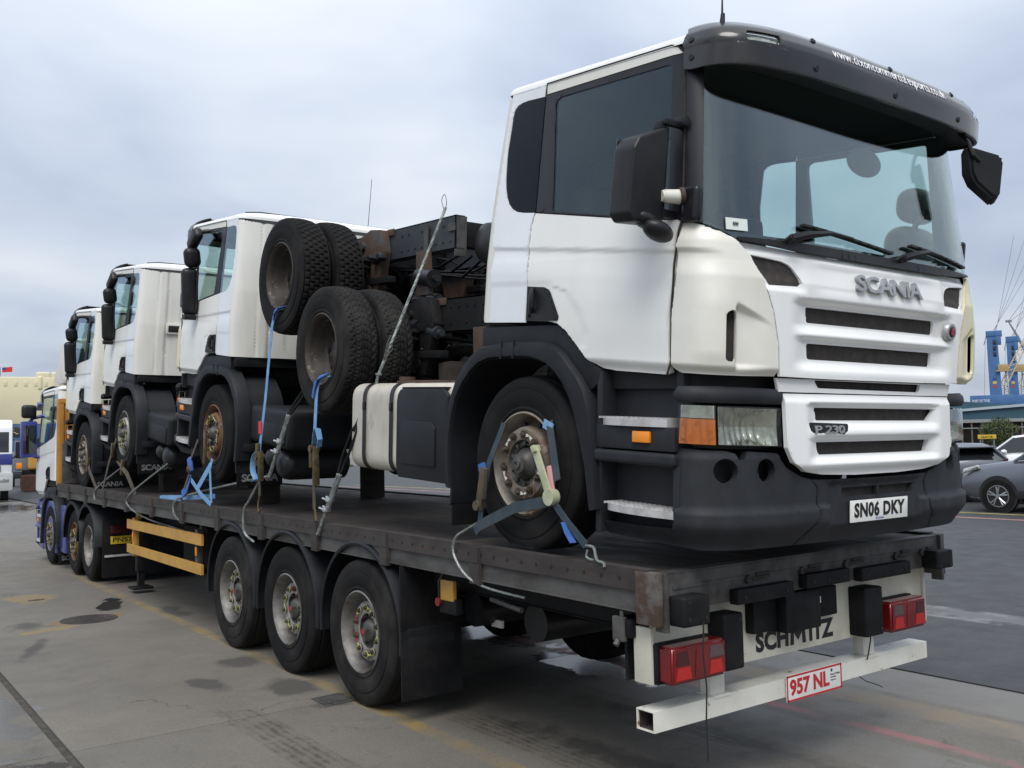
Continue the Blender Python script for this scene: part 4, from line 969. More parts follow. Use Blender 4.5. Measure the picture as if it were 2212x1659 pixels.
# ================================================================== ground
def node_math(t, op, a, b=None, clamp=False):
    n = t.nodes.new('ShaderNodeMath'); n.operation = op; n.use_clamp = clamp
    for i, v in ((0, a), (1, b)):
        if v is None: continue
        if isinstance(v, (int, float)): n.inputs[i].default_value = v
        else: t.links.new(v, n.inputs[i])
    return n.outputs[0]
def ground_mat(name, base, base2, speck, patches=(), bands=(), wetness=.0, bumpd=.004, rough=.75, gscale=1.0, tint=None):
    """patches: (cx, cy, rx, ry, rot, kind) kind wet|stain|pale|yellow|rustyellow ; bands: (x0, x1, y0, y1, kind)"""
    m = bpy.data.materials.new(name); m.use_nodes = True; t = m.node_tree; n = t.nodes; l = t.links; b = n['Principled BSDF']
    geo = n.new('ShaderNodeNewGeometry'); pos = geo.outputs['Position']; sp = n.new('ShaderNodeSeparateXYZ'); l.new(pos, sp.inputs[0])
    def nz(scale, det=6, rg=.6, st=None):
        q = n.new('ShaderNodeTexNoise'); q.inputs['Scale'].default_value = scale; q.inputs['Detail'].default_value = det; q.inputs['Roughness'].default_value = rg
        if st:
            mp = n.new('ShaderNodeMapping'); mp.inputs['Scale'].default_value = st; l.new(pos, mp.inputs[0]); l.new(mp.outputs[0], q.inputs['Vector'])
        else: l.new(pos, q.inputs['Vector'])
        return q.outputs['Fac']
    def mr(src, a, c, lo=0., hi=1.):
        r = n.new('ShaderNodeMapRange'); r.inputs['From Min'].default_value = a; r.inputs['From Max'].default_value = c; r.inputs['To Min'].default_value = lo; r.inputs['To Max'].default_value = hi; l.new(src, r.inputs[0]); return r.outputs[0]
    def mixc(f, a, c):
        q = n.new('ShaderNodeMixRGB'); l.new(f, q.inputs[0])
        for i, v in ((1, a), (2, c)):
            if isinstance(v, tuple): q.inputs[i].default_value = (*v, 1)
            else: l.new(v, q.inputs[i])
        return q.outputs[0]
    vo = n.new('ShaderNodeTexVoronoi'); vo.feature = 'DISTANCE_TO_EDGE'; vo.inputs['Scale'].default_value = .42
    wv = n.new('ShaderNodeVectorMath'); wv.operation = 'MULTIPLY_ADD'; l.new(pos, wv.inputs[0]); wv.inputs[1].default_value = (1, 1, 1)
    qn = n.new('ShaderNodeTexNoise'); qn.inputs['Scale'].default_value = 2.2; qn.inputs['Detail'].default_value = 8; l.new(pos, qn.inputs['Vector']); l.new(qn.outputs['Color'], wv.inputs[2]); l.new(wv.outputs[0], vo.inputs['Vector'])
    big = nz(.55*gscale, 5, .62); med = nz(3.2*gscale, 6, .65); fine = nz(55*gscale, 3, .6); grit = nz(160*gscale, 2, .5)
    col = mixc(mr(big, .35, .68), base, base2)
    col = mixc(mr(med, .52, .75, 0, .55), col, tuple(c*.62 for c in base))
    col = mixc(mr(fine, .52, .70, 0, .55), col, tuple(c*.55 for c in base2))
    col = mixc(mr(grit, .60, .72, 0, .7), col, speck)
    crk = node_math(t, 'MULTIPLY', mr(vo.outputs['Distance'], .006, .001), mr(nz(.8, 3, .5), .5, .58))
    col = mixc(node_math(t, 'MULTIPLY', crk, .7), col, (.03, .027, .024))
    col = mixc(mr(nz(7.5, 7, .75), .58, .70, 0, .5), col, tuple(c*.45 for c in base))
    rg_src = mr(med, .3, .7, rough-.12, rough+.1)
    wet = None; edge = nz(2.4, 6, .6); edge2 = nz(14, 4, .6)
    ed = node_math(t, 'ADD', node_math(t, 'MULTIPLY', node_math(t, 'SUBTRACT', edge, .5), 2.6), node_math(t, 'MULTIPLY', node_math(t, 'SUBTRACT', edge2, .5), .5))
    def ell(cx_, cy_, rx, ry, rot):
        dx = node_math(t, 'SUBTRACT', sp.outputs[0], cx_); dy = node_math(t, 'SUBTRACT', sp.outputs[1], cy_)
        a = node_math(t, 'DIVIDE', node_math(t, 'ADD', node_math(t, 'MULTIPLY', dx, cos(rot)), node_math(t, 'MULTIPLY', dy, sin(rot))), rx)
        c = node_math(t, 'DIVIDE', node_math(t, 'SUBTRACT', node_math(t, 'MULTIPLY', dy, cos(rot)), node_math(t, 'MULTIPLY', dx, sin(rot))), ry)
        r2 = node_math(t, 'ADD', node_math(t, 'MULTIPLY', a, a), node_math(t, 'MULTIPLY', c, c))
        return node_math(t, 'ADD', node_math(t, 'SQRT', r2), ed)
    KC = {'wet': (.035, .034, .033), 'stain': (.045, .042, .038), 'pale': (.22, .22, .21), 'yellow': (.22, .16, .07), 'rustyellow': (.19, .115, .045), 'dark': (.06, .055, .05), 'damp': (.085, .082, .078)}
    for cx_, cy_, rx, ry, rot, kind in patches:
        f = mr(ell(cx_, cy_, rx, ry, rot), 1.0, .8 if kind != 'stain' else .5, 0, {'wet': .9, 'stain': .75, 'pale': .55, 'yellow': .75, 'rustyellow': .8, 'dark': .8, 'damp': .75}[kind])
        col = mixc(f, col, KC[kind])
        if kind in ('wet', 'damp'): wet = f if wet is None else node_math(t, 'MAXIMUM', wet, f)
    for x0, x1, y0, y1, kind in bands:
        wob = node_math(t, 'MULTIPLY', node_math(t, 'SUBTRACT', edge2, .5), .05)
        xx = node_math(t, 'ADD', sp.outputs[0], wob)
        e1 = node_math(t, 'MULTIPLY', mr(xx, x0-.015, x0+.015), mr(xx, x1+.015, x1-.015))
        e2 = node_math(t, 'MULTIPLY', mr(sp.outputs[1], y0-.4, y0+.4), mr(sp.outputs[1], y1+.4, y1-.4))
        e1 = node_math(t, 'MULTIPLY', e1, e2)
        if kind == 'yellowline': f = node_math(t, 'MULTIPLY', e1, node_math(t, 'MULTIPLY', mr(med, .60, .42, .10, .7), mr(nz(.9, 4, .6), .38, .6, .25, 1))); c = (.27, .185, .05)
        elif kind == 'pinkline': f = node_math(t, 'MULTIPLY', e1, mr(nz(1.1, 4, .6, (1, 1, 1)), .60, .46, .05, .7)); c = (.34, .13, .135)
        elif kind == 'whiteline': f = node_math(t, 'MULTIPLY', e1, mr(med, .58, .42, .05, .55)); c = (.24, .24, .235)
        elif kind == 'yline2': f = node_math(t, 'MULTIPLY', e1, mr(med, .7, .45, .3, .8)); c = (.42, .34, .12)
        elif kind == 'pline2': f = node_math(t, 'MULTIPLY', e1, mr(med, .7, .45, .3, .8)); c = (.42, .20, .17)
        elif kind == 'track':
            tr = n.new('ShaderNodeTexWave'); tr.inputs['Scale'].default_value = 5.5; tr.inputs['Distortion'].default_value = 2.5; tr.inputs['Detail'].default_value = 3; tr.bands_direction = 'X'; l.new(pos, tr.inputs['Vector'])
            f = node_math(t, 'MULTIPLY', e1, node_math(t, 'MULTIPLY', mr(tr.outputs['Fac'], .15, .8, .35, .8), node_math(t, 'MULTIPLY', mr(med, .36, .56, .1, 1), mr(nz(9, 5, .7), .35, .6, .25, 1)))); c = (.06, .05, .042)
        elif kind == 'gravel': f = node_math(t, 'MULTIPLY', e1, mr(med, .42, .58, .25, .9)); c = (.20, .165, .115)
        elif kind == 'paleband': f = node_math(t, 'MULTIPLY', e1, mr(big, .35, .6, .2, .6)); c = (.19, .188, .182)
        elif kind == 'dampband': f = node_math(t, 'MULTIPLY', e1, mr(med, .35, .62, .2, .8)); c = (.075, .07, .066)
        else: f = e1; c = (.1, .1, .1)
        col = mixc(f, col, c)
        if kind in ('track', 'dampband'): wet = node_math(t, 'MULTIPLY', f, .55) if wet is None else node_math(t, 'MAXIMUM', wet, node_math(t, 'MULTIPLY', f, .55))
    l.new(col, b.inputs['Base Color']); b.inputs['Specular IOR Level'].default_value = .4
    bp = n.new('ShaderNodeBump'); bp.inputs['Distance'].default_value = bumpd; bp.inputs['Strength'].default_value = .8
    hsum = node_math(t, 'ADD', node_math(t, 'MULTIPLY', fine, .6), node_math(t, 'ADD', node_math(t, 'MULTIPLY', grit, .4), node_math(t, 'MULTIPLY', med, .6)))
    l.new(hsum, bp.inputs['Height'])
    if wet is not None:
        r = n.new('ShaderNodeMapRange'); l.new(wet, r.inputs[0]); l.new(rg_src, r.inputs['To Min']); r.inputs['To Max'].default_value = .12
        r.inputs['From Min'].default_value = .1; r.inputs['From Max'].default_value = .85; l.new(r.outputs[0], b.inputs['Roughness'])
        l.new(mr(wet, .2, .9, .8, .03), bp.inputs['Strength'])
    else: l.new(rg_src, b.inputs['Roughness'])
    l.new(bp.outputs[0], b.inputs['Normal']); MAT[name] = m; return m
P_ = [(-1.38, 5.0, .22, .33, .2, 'stain'), (-1.40, 3.9, .22, .36, .1, 'stain'), (-1.47, 9.25, .16, .5, -.3, 'wet'), (-2.54, 8.3, .18, .36, .1, 'stain'), (-2.70, 7.0, .09, .55, -.35, 'stain'),
      (-2.14, 10.47, .28, .48, 0, 'yellow'), (-2.15, 10.3, .14, .10, 0, 'wet'), (-1.93, 8.3, .5, .28, .3, 'rustyellow'), (-2.35, 7.95, .3, .14, .3, 'yellow'), (-1.30, 3.30, .20, .22, 0, 'stain'),
      (-3.55, 4.6, .42, 1.1, 0, 'damp'), (-3.75, 3.0, .55, .65, 0, 'damp'), (-3.45, 6.2, .3, .5, 0, 'damp'), (-1.9, 4.45, .12, .3, .2, 'stain'), (-.6, 1.2, .16, .9, .08, 'stain'), (.15, 1.1, .14, 1.0, .05, 'stain'),
      (.80, 2.9, .22, .9, 0, 'damp'), (-1.02, 8.2, .15, .5, 0, 'stain'), (.95, 5.0, .3, 1.6, 0, 'damp'),
      (4.0, 30.0, 1.6, 3.5, 0, 'wet'), (.2, 28.0, 1.2, 3.0, 0, 'damp'), (1.5, 36.0, 1.4, 2.5, 0, 'wet'), (-3.2, 20, 1.0, 2.5, 0, 'damp')]
Bn = [(-1.25, -1.12, -.5, 12.5, 'yellowline'), (.955, 1.055, -2.5, 12, 'pinkline'), (1.45, 1.75, -3, 9, 'gravel'), (.35, .85, -3, 4.5, 'paleband'), (1.85, 2.5, -4, 14, 'paleband'),
      (-2.14, -1.86, 1.2, 3.5, 'track'), (-.95, -.66, -1.5, 2.4, 'track'), (-.1, .2, -1.5, 2.6, 'track')]
ground_mat('concrete', (.162, .147, .124), (.114, .104, .088), (.25, .23, .195), P_, Bn, rough=.72)
ground_mat('asphalt', (.048, .048, .050), (.036, .036, .038), (.13, .13, .13), [], [(5.27, 5.40, -9, 30, 'whiteline'), (4.8, 5.02, -9, 30, 'whiteline'), (17.55, 17.75, -9, 40, 'yline2'), (16.25, 16.45, -9, 40, 'pline2'), (5.0, 5.3, -9, 30, 'paleband')], rough=.62, bumpd=.008)
ground_mat('concrete_far', (.155, .147, .132), (.13, .122, .11), (.22, .21, .20), [(4.0, 30.0, 1.2, 4.5, 0, 'wet'), (1.0, 36.0, 1.5, 3.5, 0, 'wet'), (2.5, 24.0, .8, 2.4, 0, 'damp'), (-1, 30.0, .7, 3, 0, 'damp')], [], rough=.7)
mat('joint_filler', (.04, .036, .032), .9, col2=(.07, .06, .045), nscale=12, bump=.6)
def sheet(name, x0, x1, y0, y1, z, m, parent=None, th=.1):
    b = B(); b.box2((x0, y0, z-th), (x1, y1, z)); return b.obj(name, m, parent)
gr = sheet('ground', -900, 900, -700, 900, -.045, 'concrete_far', None, .2); tag(gr, 'grey concrete apron of the quayside, reaching to the horizon', 'ground', kind='structure')
ap = sheet('concrete_apron', -12.2, 2.52, -9.2, 21.3, -.016, 'joint_filler', None, .025); tag(ap, 'cast concrete slabs under the trailer with dark joints', 'pavement', kind='structure')
xs = [-12, -7.6, -3.155, 2.515]; ys = [-9, -5.6, 3.30, 12.2, 21.1]; first = {}
for i in range(3):
    for j in range(4):
        jx = .028 if i < 2 else 0; jl = .028 if i > 0 else 0
        b = B(); b.box2((xs[i]+jl, ys[j]+.004, -.014), (xs[i+1]-jx, ys[j+1]-.004, 0), bev=.004); b.obj('slab', 'concrete', ap)
ro = sheet('asphalt_road', 2.53, 120, -60, 90, .006, 'asphalt', None, .05); tag(ro, 'dark tarmac of the car park beyond the concrete', 'road', kind='structure')
b = B(); b.box((-1.33, 3.32, .003), (.24, .26, .006), bev=.002); q = B()
hc = b.obj('drain_cover', 'hub_grey'); tag(hc, 'small square drain cover beside the rearmost trailer wheel', 'drain cover')
b = B(); b.box((-1.33, 3.32, .0075), (.15, .17, .004)); b.obj('cover_plate', 'rail_steel', hc)
b = B(); b.lathe([(0, .30), (.006, .30), (.006, 0)], 28, 0, 'z', (-1.93, 8.3, 0)); hc = b.obj('manhole_cover', 'rail_brown'); tag(hc, 'round rusty manhole cover in the yellow patch left of the trailer', 'manhole cover')
b = B(); b.lathe([(.006, .24), (.009, .24), (.009, .21), (.006, .21)], 28, 0, 'z', (-1.93, 8.3, 0))
for k in range(5): b.box((-1.93, 8.3-.16+.08*k, .008), (.30, .03, .004))
b.obj('cover_ribs', 'rail_brown', hc)
# ================================================================== trailer
mat('corner_rust', (.105, .098, .09), .75, col2=(.060, .036, .024), nscale=9, nlo=.42, nhi=.56, rust=(.05, .03, .02), rustlo=.60, rusthi=.7, rscale=12, bump=.5, bscale=70)
DZ = lambda y: 1.227+.01106*y
TR = thing('flatbed_trailer', 'long flatbed semi-trailer with weathered deck carrying the white lorries', 'trailer', (0, 0, 0))
def yz(b, x0, x1, y0, y1, z0, z1, bev=0, mi=0, n=1):
    """box following the deck slope; z given relative to deck level"""
    c = [(x, y, DZ(y)+z) for y in (y0, y1) for x, z in ((x0, z0), (x1, z0), (x1, z1), (x0, z1))]
    b.add(c, [(3, 2, 1, 0), (4, 5, 6, 7), (0, 1, 5, 4), (1, 2, 6, 5), (2, 3, 7, 6), (3, 0, 4, 7)], mi)
for k in range(8):       # plywood deck sheets
    b = B(); y0 = .075+k*1.69; yz(b, -1.215, 1.215, y0+.003, y0+1.685, -.03, 0); b.obj('deck_sheet', 'deck_wood', TR)
for s in (-1, 1):
    b = B(); yz(b, s*1.218, s*1.268, .06, 13.6, -.088, .012); yz(b, s*1.20, s*1.268, .06, 13.6, .0121, .017); sr = b.obj('side_rail', 'rail_brown', TR)
    b = B(); yz(b, s*1.20, s*1.250, .06, 13.6, -.185, -.0885); yz(b, s*1.18, s*1.262, .06, 13.6, -.192, -.1855); b.obj('side_channel', 'rail_steel', TR)
    b = B()
    for k in range(100):
        y = .25+k*.133; b.cyl((s*1.267, y, DZ(y)-.038), (s*1.2692, y, DZ(y)-.038), .011, n=8)
    o = b.obj('rail_hole', 'rubber_seal', sr); o['kind'] = 'stuff'
    for k in range(11):
        y = 1.5+1.12*k; b = B(); yz(b, s*1.245, s*1.285, y-.05, y+.05, -.21, -.085); yz(b, s*1.2685, s*1.288, y-.045, y+.03, -.083, .006); b.obj('stake_pocket', 'rail_brown', TR)
    b = B(); yz(b, s*.42, s*.44, .25, 13.2, -.50, -.10); yz(b, s*.36, s*.50, .25, 13.2, -.515, -.5005); yz(b, s*.36, s*.50, .25, 13.2, -.0995, -.085); b.obj('main_beam', 'chassis_dark', TR)
    b = B(); yz(b, s*1.02, s*1.04, .12, 2.35, -.33, -.19); yz(b, s*1.00, s*1.06, .12, 2.35, -.335, -.3305); b.obj('rear_side_member', 'chassis_dark', TR)
for k in range(24):
    y = .5+k*.56; b = B(); yz(b, -1.19, 1.19, y-.03, y+.03, -.185, -.035); b.obj('cross_bearer', 'chassis_dark', TR)
# axles and wheels
AX = [3.04, 4.35, 5.66]
RD = {0: (4, 5), 1: (1, 0), 2: ()}
for i, y in enumerate(AX):
    b = B(); b.cyl((-1.0, y, .52), (1.0, y, .52), .075, n=18)
    for s in (-1, 1):
        b.box2((s*.50, y-.5, .60), (s*.60, y+.15, .72), bev=.02); b.cyl((s*.55, y+.28, .60), (s*.55, y+.28, .86), .14, n=20); b.cyl((s*.86, y, .52), (s*1.0, y, .52), .20, n=24)
        b.box2((s*.48, y-.62, .62), (s*.62, y-.44, 1.0), bev=.02)
    b.obj('axle', 'chassis_dark', TR)
    for s in (-1, 1):
        wheel(TR, (s*1.265, y, .525), s, 'trailer', R=.53, w=.385, rim_m='rim_silver', arrow='nut_lime', reds=RD[i], spin=.31+.5*i, tyre_m='tyre_dusty' if i != 1 else 'tyre', flat=.02)
        q = B(); q.lathe([(s*1.225, .022), (s*1.227, .022), (s*1.2272, 0)], 12, 0, 'x', (0, y, .525)); q.obj('hub_spot', 'nut_red', TR)
        # mudguard: half round band with a rolled lip
        q = B(); n = 26; vs = []
        for k in range(n+1):
            a = radians(-8+196*k/n); r = .635; ca, sa = cos(a), sin(a)
            for x, rr_ in ((1.275, r-.03), (1.28, r-.012), (1.268, r+.004), (1.22, r+.012), (.86, r+.012), (.85, r-.004), (1.22, r-.004), (1.258, r-.012), (1.262, r-.03)):
                vs.append((s*x, y-.01-rr_*ca, .545+rr_*sa))
        m = 9; q.add(vs, [(k*m+j, k*m+(j+1) % m, k*m+m+(j+1) % m, k*m+m+j) for k in range(n) for j in range(m)]+[tuple(range(m)), tuple(range(n*m, n*m+m))[::-1]]); q.obj('mudguard', 'fender_plastic', TR)
for s in (-1, 1):
    b = B(); b.box2((s*.80, 2.385, .16), (s*1.28, 2.40, .62), bev=.004); b.box2((s*.80, 2.390, .6205), (s*1.28, 2.403, 1.06), bev=.004); b.obj('mud_flap', 'rubber_block', TR)
# amber side lamps, yellow control box
for px, py, x_ in ((1225, 1282, -1.07), (885, 1198, -1.2), (557, 1137, -1.2), (349, 1099, -1.2), (216, 1078, -1.2)):
    p_ = onx(px, py, x_); b = B(); b.box(p_, (.03, .12, .055), bev=.010); b.box(p_+Vector((.03, 0, .02)), (.03, .09, .10), mi=1); b.obj('side_marker', ('amber', 'chassis_dark'), TR)
b = B(); b.box((-1.16, 1.98, .93), (.03, .15, .13), bev=.006); b.box((-1.14, 1.98, .83), (.06, .2, .10), bev=.01, mi=1); b.obj('brake_valve', ('yellow_guard', 'chassis_dark'), TR)
b = B(); b.cyl((-1.19, 2.07, .85), (-1.16, 2.07, .85), .028, .03, n=14); b.tube([(-1.17, 2.07, .86), (-1.17, 2.07, .98), (-1.15, 2.04, 1.04)], .012, 6, 1); b.obj('valve_knob', ('red_lens', 'black_plastic'), TR)
b = B(); b.tube([(-1.16, 1.5, .93), (-1.16, 1.2, .90)], .016, 8); b.tube([(-1.15, 1.52, .99), (-1.15, 1.42, .985)], .012, 8); b.obj('winder_rod', 'rail_steel', TR)
b = B(); b.box((-.62, 2.2, .62), (.02, .12, .05)); b.obj('reflector_plate', 'plate_white', TR)
b = B()
for y in (1.6, 2.3): b.cyl((-.75, y, .72), (.75, y, .72), .12, n=20)
b.obj('air_reservoir', 'tank_black', TR)
# yellow side guard: planks and uprights on both sides
for s in (-1, 1):
    for z0, z1 in ((.885, 1.0), (.585, .69)):
        b = B(); b.add([(s*x, y, z+(.02 if y > 8 else 0)) for y in (6.60, 9.47) for x, z in ((1.20, z0), (1.228, z0), (1.228, z1), (1.20, z1))], [(3, 2, 1, 0), (4, 5, 6, 7), (0, 1, 5, 4), (1, 2, 6, 5), (2, 3, 7, 6), (3, 0, 4, 7)]); b.obj('guard_plank', 'yellow_guard', TR)
    for y in (6.85, 9.30):
        b = B(); b.box2((s*1.13, y-.03, .56), (s*1.199, y+.03, 1.04), bev=.006); b.box2((s*1.10, y-.025, 1.02), (s*1.15, y+.025, 1.15)); b.obj('guard_upright', 'rail_steel' if y < 8 else 'yellow_guard', TR)
        b = B(); b.box((s*1.205, y-.02, .81), (.015, .03, .09), bev=.003); b.obj('guard_reflector', 'amber', TR)
# landing legs, blue tank, stowage
for s in (-1, 1):
    b = B(); b.box2((s*.85, 9.95, .28), (s*.97, 10.07, 1.15), bev=.01); b.box2((s*.87, 9.97, .08), (s*.95, 10.05, .30)); b.box2((s*.78, 9.87, .05), (s*1.04, 10.15, .08), bev=.008); b.box2((s*.80, 9.8, .55), (s*1.0, 9.95, .95), bev=.02); b.obj('landing_leg', 'chassis_dark', TR)
b = B(); b.lathe([(-.75, 0), (-.74, .16), (-.70, .2), (.70, .2), (.74, .16), (.75, 0)], 24, 0, 'x', (0, 7.6, .62)); b.obj('blue_tank', 'blue_paint', TR)
b = B(); b.box2((-1.12, 6.75, .62), (.9, 6.95, 1.05), bev=.02); b.box2((-.7, 7.9, .5), (.7, 8.9, .95), bev=.04); b.obj('pallet_box', 'chassis_dark', TR)
# headboard
b = B(); b.box2((-1.24, 13.62, DZ(13.6)-.02), (1.24, 13.70, 2.76), bev=.008)
b.box2((-1.255, 13.59, DZ(13.6)-.02), (-1.17, 13.74, 2.775), bev=.008); b.box2((1.17, 13.59, DZ(13.6)-.02), (1.255, 13.74, 2.775), bev=.008); b.box2((-1.24, 13.585, 2.70), (1.24, 13.735, 2.78), bev=.008); b.obj('headboard', 'yellow_board', TR)
b = B(); b.box2((-1.2, 13.50, DZ(13.5)+.01), (1.2, 13.58, 2.05), bev=.006); hp = b.obj('headboard_plate', 'rail_steel', TR)
b = B()
for i in range(7):
    for j in range(3): b.cyl((-1.05+.12*j, 13.492, 1.5+.09*i), (-1.05+.12*j, 13.5005, 1.5+.09*i), .014, n=8)
b.obj('plate_hole', 'rubber_seal', hp)['kind'] = 'stuff'
# ---- rear end
b = B(); b.box2((-1.204, .0, 1.045), (1.204, .058, 1.224), bev=.006); b.box2((-1.16, -.006, 1.15), (1.16, .004, 1.165)); b.box2((-1.2, .0, 1.2245), (1.22, .072, 1.232)); b.obj('rear_beam', 'rail_steel', TR)
for s in (-1, 1):
    b = B(); b.box2((s*1.232, -.010, .985), (s*1.272, .14, 1.238), bev=.008); b.obj('corner_post', 'corner_rust' if s < 0 else 'rail_steel', TR)
    b = B(); b.box2((s*1.205, -.022, .955), (s*1.231, .05, 1.235), bev=.004); b.obj('corner_angle', 'rail_steel', TR)
    b = B(); b.box2((s*1.015, -.105, .985+.06*(s > 0)), (s*1.195, .0, 1.125+.03*(s > 0)), bev=.014, seg=3)
    for dx, dz in ((.06, .02), (.175, .02), (.175, .10)): b.cyl((s*(.985+dx), -.108, 1.0+dz+.045*(s > 0)), (s*(.985+dx), -.104, 1.0+dz+.045*(s > 0)), .010, n=8, mi=1)
    b.obj('corner_buffer', ('rubber_block', 'rubber_seal'), TR)
    # tall buffers on the light panel
    xa, xb = (-.80, -.655) if s < 0 else (.41, .585)
    b = B(); b.box2((xa, .0, .705), (xb, .12, .985), bev=.016, seg=3)
    for z in (.74, .95): b.cyl((xb-.03, -.003, z), (xb-.03, .001, z), .010, n=8, mi=1)
    b.obj('dock_buffer', ('rubber_block', 'rubber_seal'), TR)
for xa, xb, z in ((-.76, -.31, 1.072), (-.20, .19, 1.092), (.30, .80, 1.078)):
    b = B(); b.box2((xa, -.058, z-.038), (xb, .0, z+.038), bev=.01)
    for k in range(3): b.cyl((xa+.06+k*(xb-xa-.12)/2, -.060, z-.005), (xa+.06+k*(xb-xa-.12)/2, -.057, z-.005), .009, n=8, mi=1)
    b.obj('buffer_strip', ('rubber_block', 'rubber_seal'), TR)
for x in (-.62, -.18, .22, .72, 1.0):
    b = B(); b.cyl((x, -.02, 1.145), (x, .0, 1.145), .022, n=14); b.tube([(x+.02, -.018, 1.145), (x+.10, -.024, 1.148), (x+.16, -.014, 1.15)], .009, 6); b.box((x+.12, -.008, 1.16), (.11, .014, .022), bev=.004); b.obj('lashing_eye', 'rail_brown', TR)
b = B(); b.box2((-1.19, .115, .690), (1.19, .135, 1.040), bev=.004); b.box2((-1.215, .10, .69), (-1.19, .22, .96), bev=.004); b.box2((1.19, .10, .69), (1.215, .22, 1.03), bev=.004); pnl = b.obj('light_panel', 'panel_cream', TR)
for tx, xa_, wd in (('SCH', -.43, .275), ('ITZ', .03, .225)): lettering('maker_letters', tx, 'letter_black', flat((xa_, .1145, .725), (1, 0, 0), (0, 0, 1), (0, -1, 0), wd, .105, .0015), pnl, bold=.045, spacing=1.04)
b = B(); b.prism([(-.140, .725), (-.110, .725), (-.106, .790), (-.070, .745), (-.034, .790), (-.032, .725), (-.002, .725), (-.010, .830), (-.040, .830), (-.070, .790), (-.100, .830), (-.128, .830)], 'y', .113, .1145); b.obj('maker_letters', 'letter_black', pnl)
b = B(); b.box2((-.51, .055, .84), (-.32, .114, 1.02), bev=.01); b.box2((-.31, .0, .825), (-.01, .112, 1.035), bev=.012); b.box2((.01, .07, .855), (.24, .114, 1.02), bev=.01); b.obj('socket_box', 'rubber_block', TR)
b = B(); b.box((.06, .066, .955), (.04, .005, .035)); b.obj('socket_label', 'plate_white', TR)
for s in (-1, 1):
    xa, xb = (-1.19, -.805) if s < 0 else (.645, 1.02)
    b = B(); q = bmesh.new(); bmesh.ops.create_cube(q, size=1); bmesh.ops.scale(q, vec=(xb-xa, .095, .178), verts=q.verts); bmesh.ops.bevel(q, geom=list(q.edges), offset=.014, segments=3, affect='EDGES'); b.merge(q, Matrix.Translation(((xa+xb)/2, .035, .790))); tl = b.obj('tail_light', 'red_lens', TR)
    for k, (fa, fb, m_, za, zb) in enumerate(((.06, .30, 'red_dark', .79, .855), (.06, .34, 'red_bright', .722, .78), (.40, .58, 'red_lens', .725, .855), (.66, .94, 'smoke_lens', .80, .855), (.66, .92, 'red_bright', .722, .785))):
        if s > 0: fa, fb = 1-fb, 1-fa
        b = B(); b.prism([(xa+(xb-xa)*fa, za), (xa+(xb-xa)*fb, za), (xa+(xb-xa)*(fb-.03), zb), (xa+(xb-xa)*(fa+.03), zb)], 'y', -.0155, -.005); b.obj('light_chamber', m_, tl)
    b = B(); b.box2((xa-.012, .075, .693), (xb-.01, .116, .885), bev=.006); b.obj('light_backing', 'rubber_block', TR)
    b = B(); x = -.72 if s < 0 else .62; b.box2((x-.055, .13, .555), (x+.055, .20, .72), bev=.006); b.box2((x-.06, .10, .552), (x+.06, .22, .566)); b.obj('bar_bracket', 'bar_white', TR)
# hollow under-run bar
b = B(); X0, X1 = -1.205, 1.205; ya, yb, za, zb = .105, .225, .462, .562; th = .006
o1 = [(ya, za), (yb, za), (yb, zb), (ya, zb)]; i1_ = [(ya+th, za+th), (yb-th, za+th), (yb-th, zb-th), (ya+th, zb-th)]
vs = [(x, y, z) for x in (X0, X1) for ring in (o1, i1_) for y, z in ring]
fs = []
for k in range(4):
    k2 = (k+1) % 4; fs += [(k, k2, 8+k2, 8+k), (4+k, 12+k, 12+k2, 4+k2), (k, 4+k, 4+k2, k2), (8+k, 8+k2, 12+k2, 12+k)]
b.add(vs, fs); ub = b.obj('bumper_bar', 'bar_white', TR)
b = B(); b.box2((X0+.012, ya+.0065, za+.0065), (X0+.30, yb-.0065, za+.0085)); b.box2((X0+.012, yb-.0085, za+.009), (X0+.30, yb-.0065, zb-.0085)); b.box2((X0+.30, ya+.007, za+.007), (X0+.31, yb-.007, zb-.007)); b.obj('bar_inside', 'rust', ub)
b = B(); b.box((.035, .096, .503), (.50, .006, .142), bev=.003); pl = b.obj('trade_plate', 'plate_white', TR)
b = B()
for a, c in (((-.213, .434), (.283, .444)), ((-.213, .562), (.283, .572)), ((-.213, .434), (-.203, .572)), ((.273, .434), (.283, .572))): b.box2((a[0], .0915, a[1]), (c[0], .0935, c[1]))
b.obj('plate_border', 'letter_red', pl)
lettering('plate_letters', '957 NL', 'letter_red', flat((-.187, .0925, .462), (1, 0, 0), (0, 0, 1), (0, -1, 0), .352, .088, .0015), pl, bold=.035)
for k, tx in enumerate(('Driver & Vehicle', 'Licensing', 'Agency')): lettering('plate_small_print', tx, 'letter_black', flat((.178, .0925, .517-.016*k), (1, 0, 0), (0, 0, 1), (0, -1, 0), .088 if k == 0 else .05, .011, .001), pl)
b = B(); b.lathe([(.0918, .009), (.0925, .009), (.0925, 0)], 10, 0, 'y', (.19, 0, .545)); b.obj('plate_crest', 'letter_black', pl)
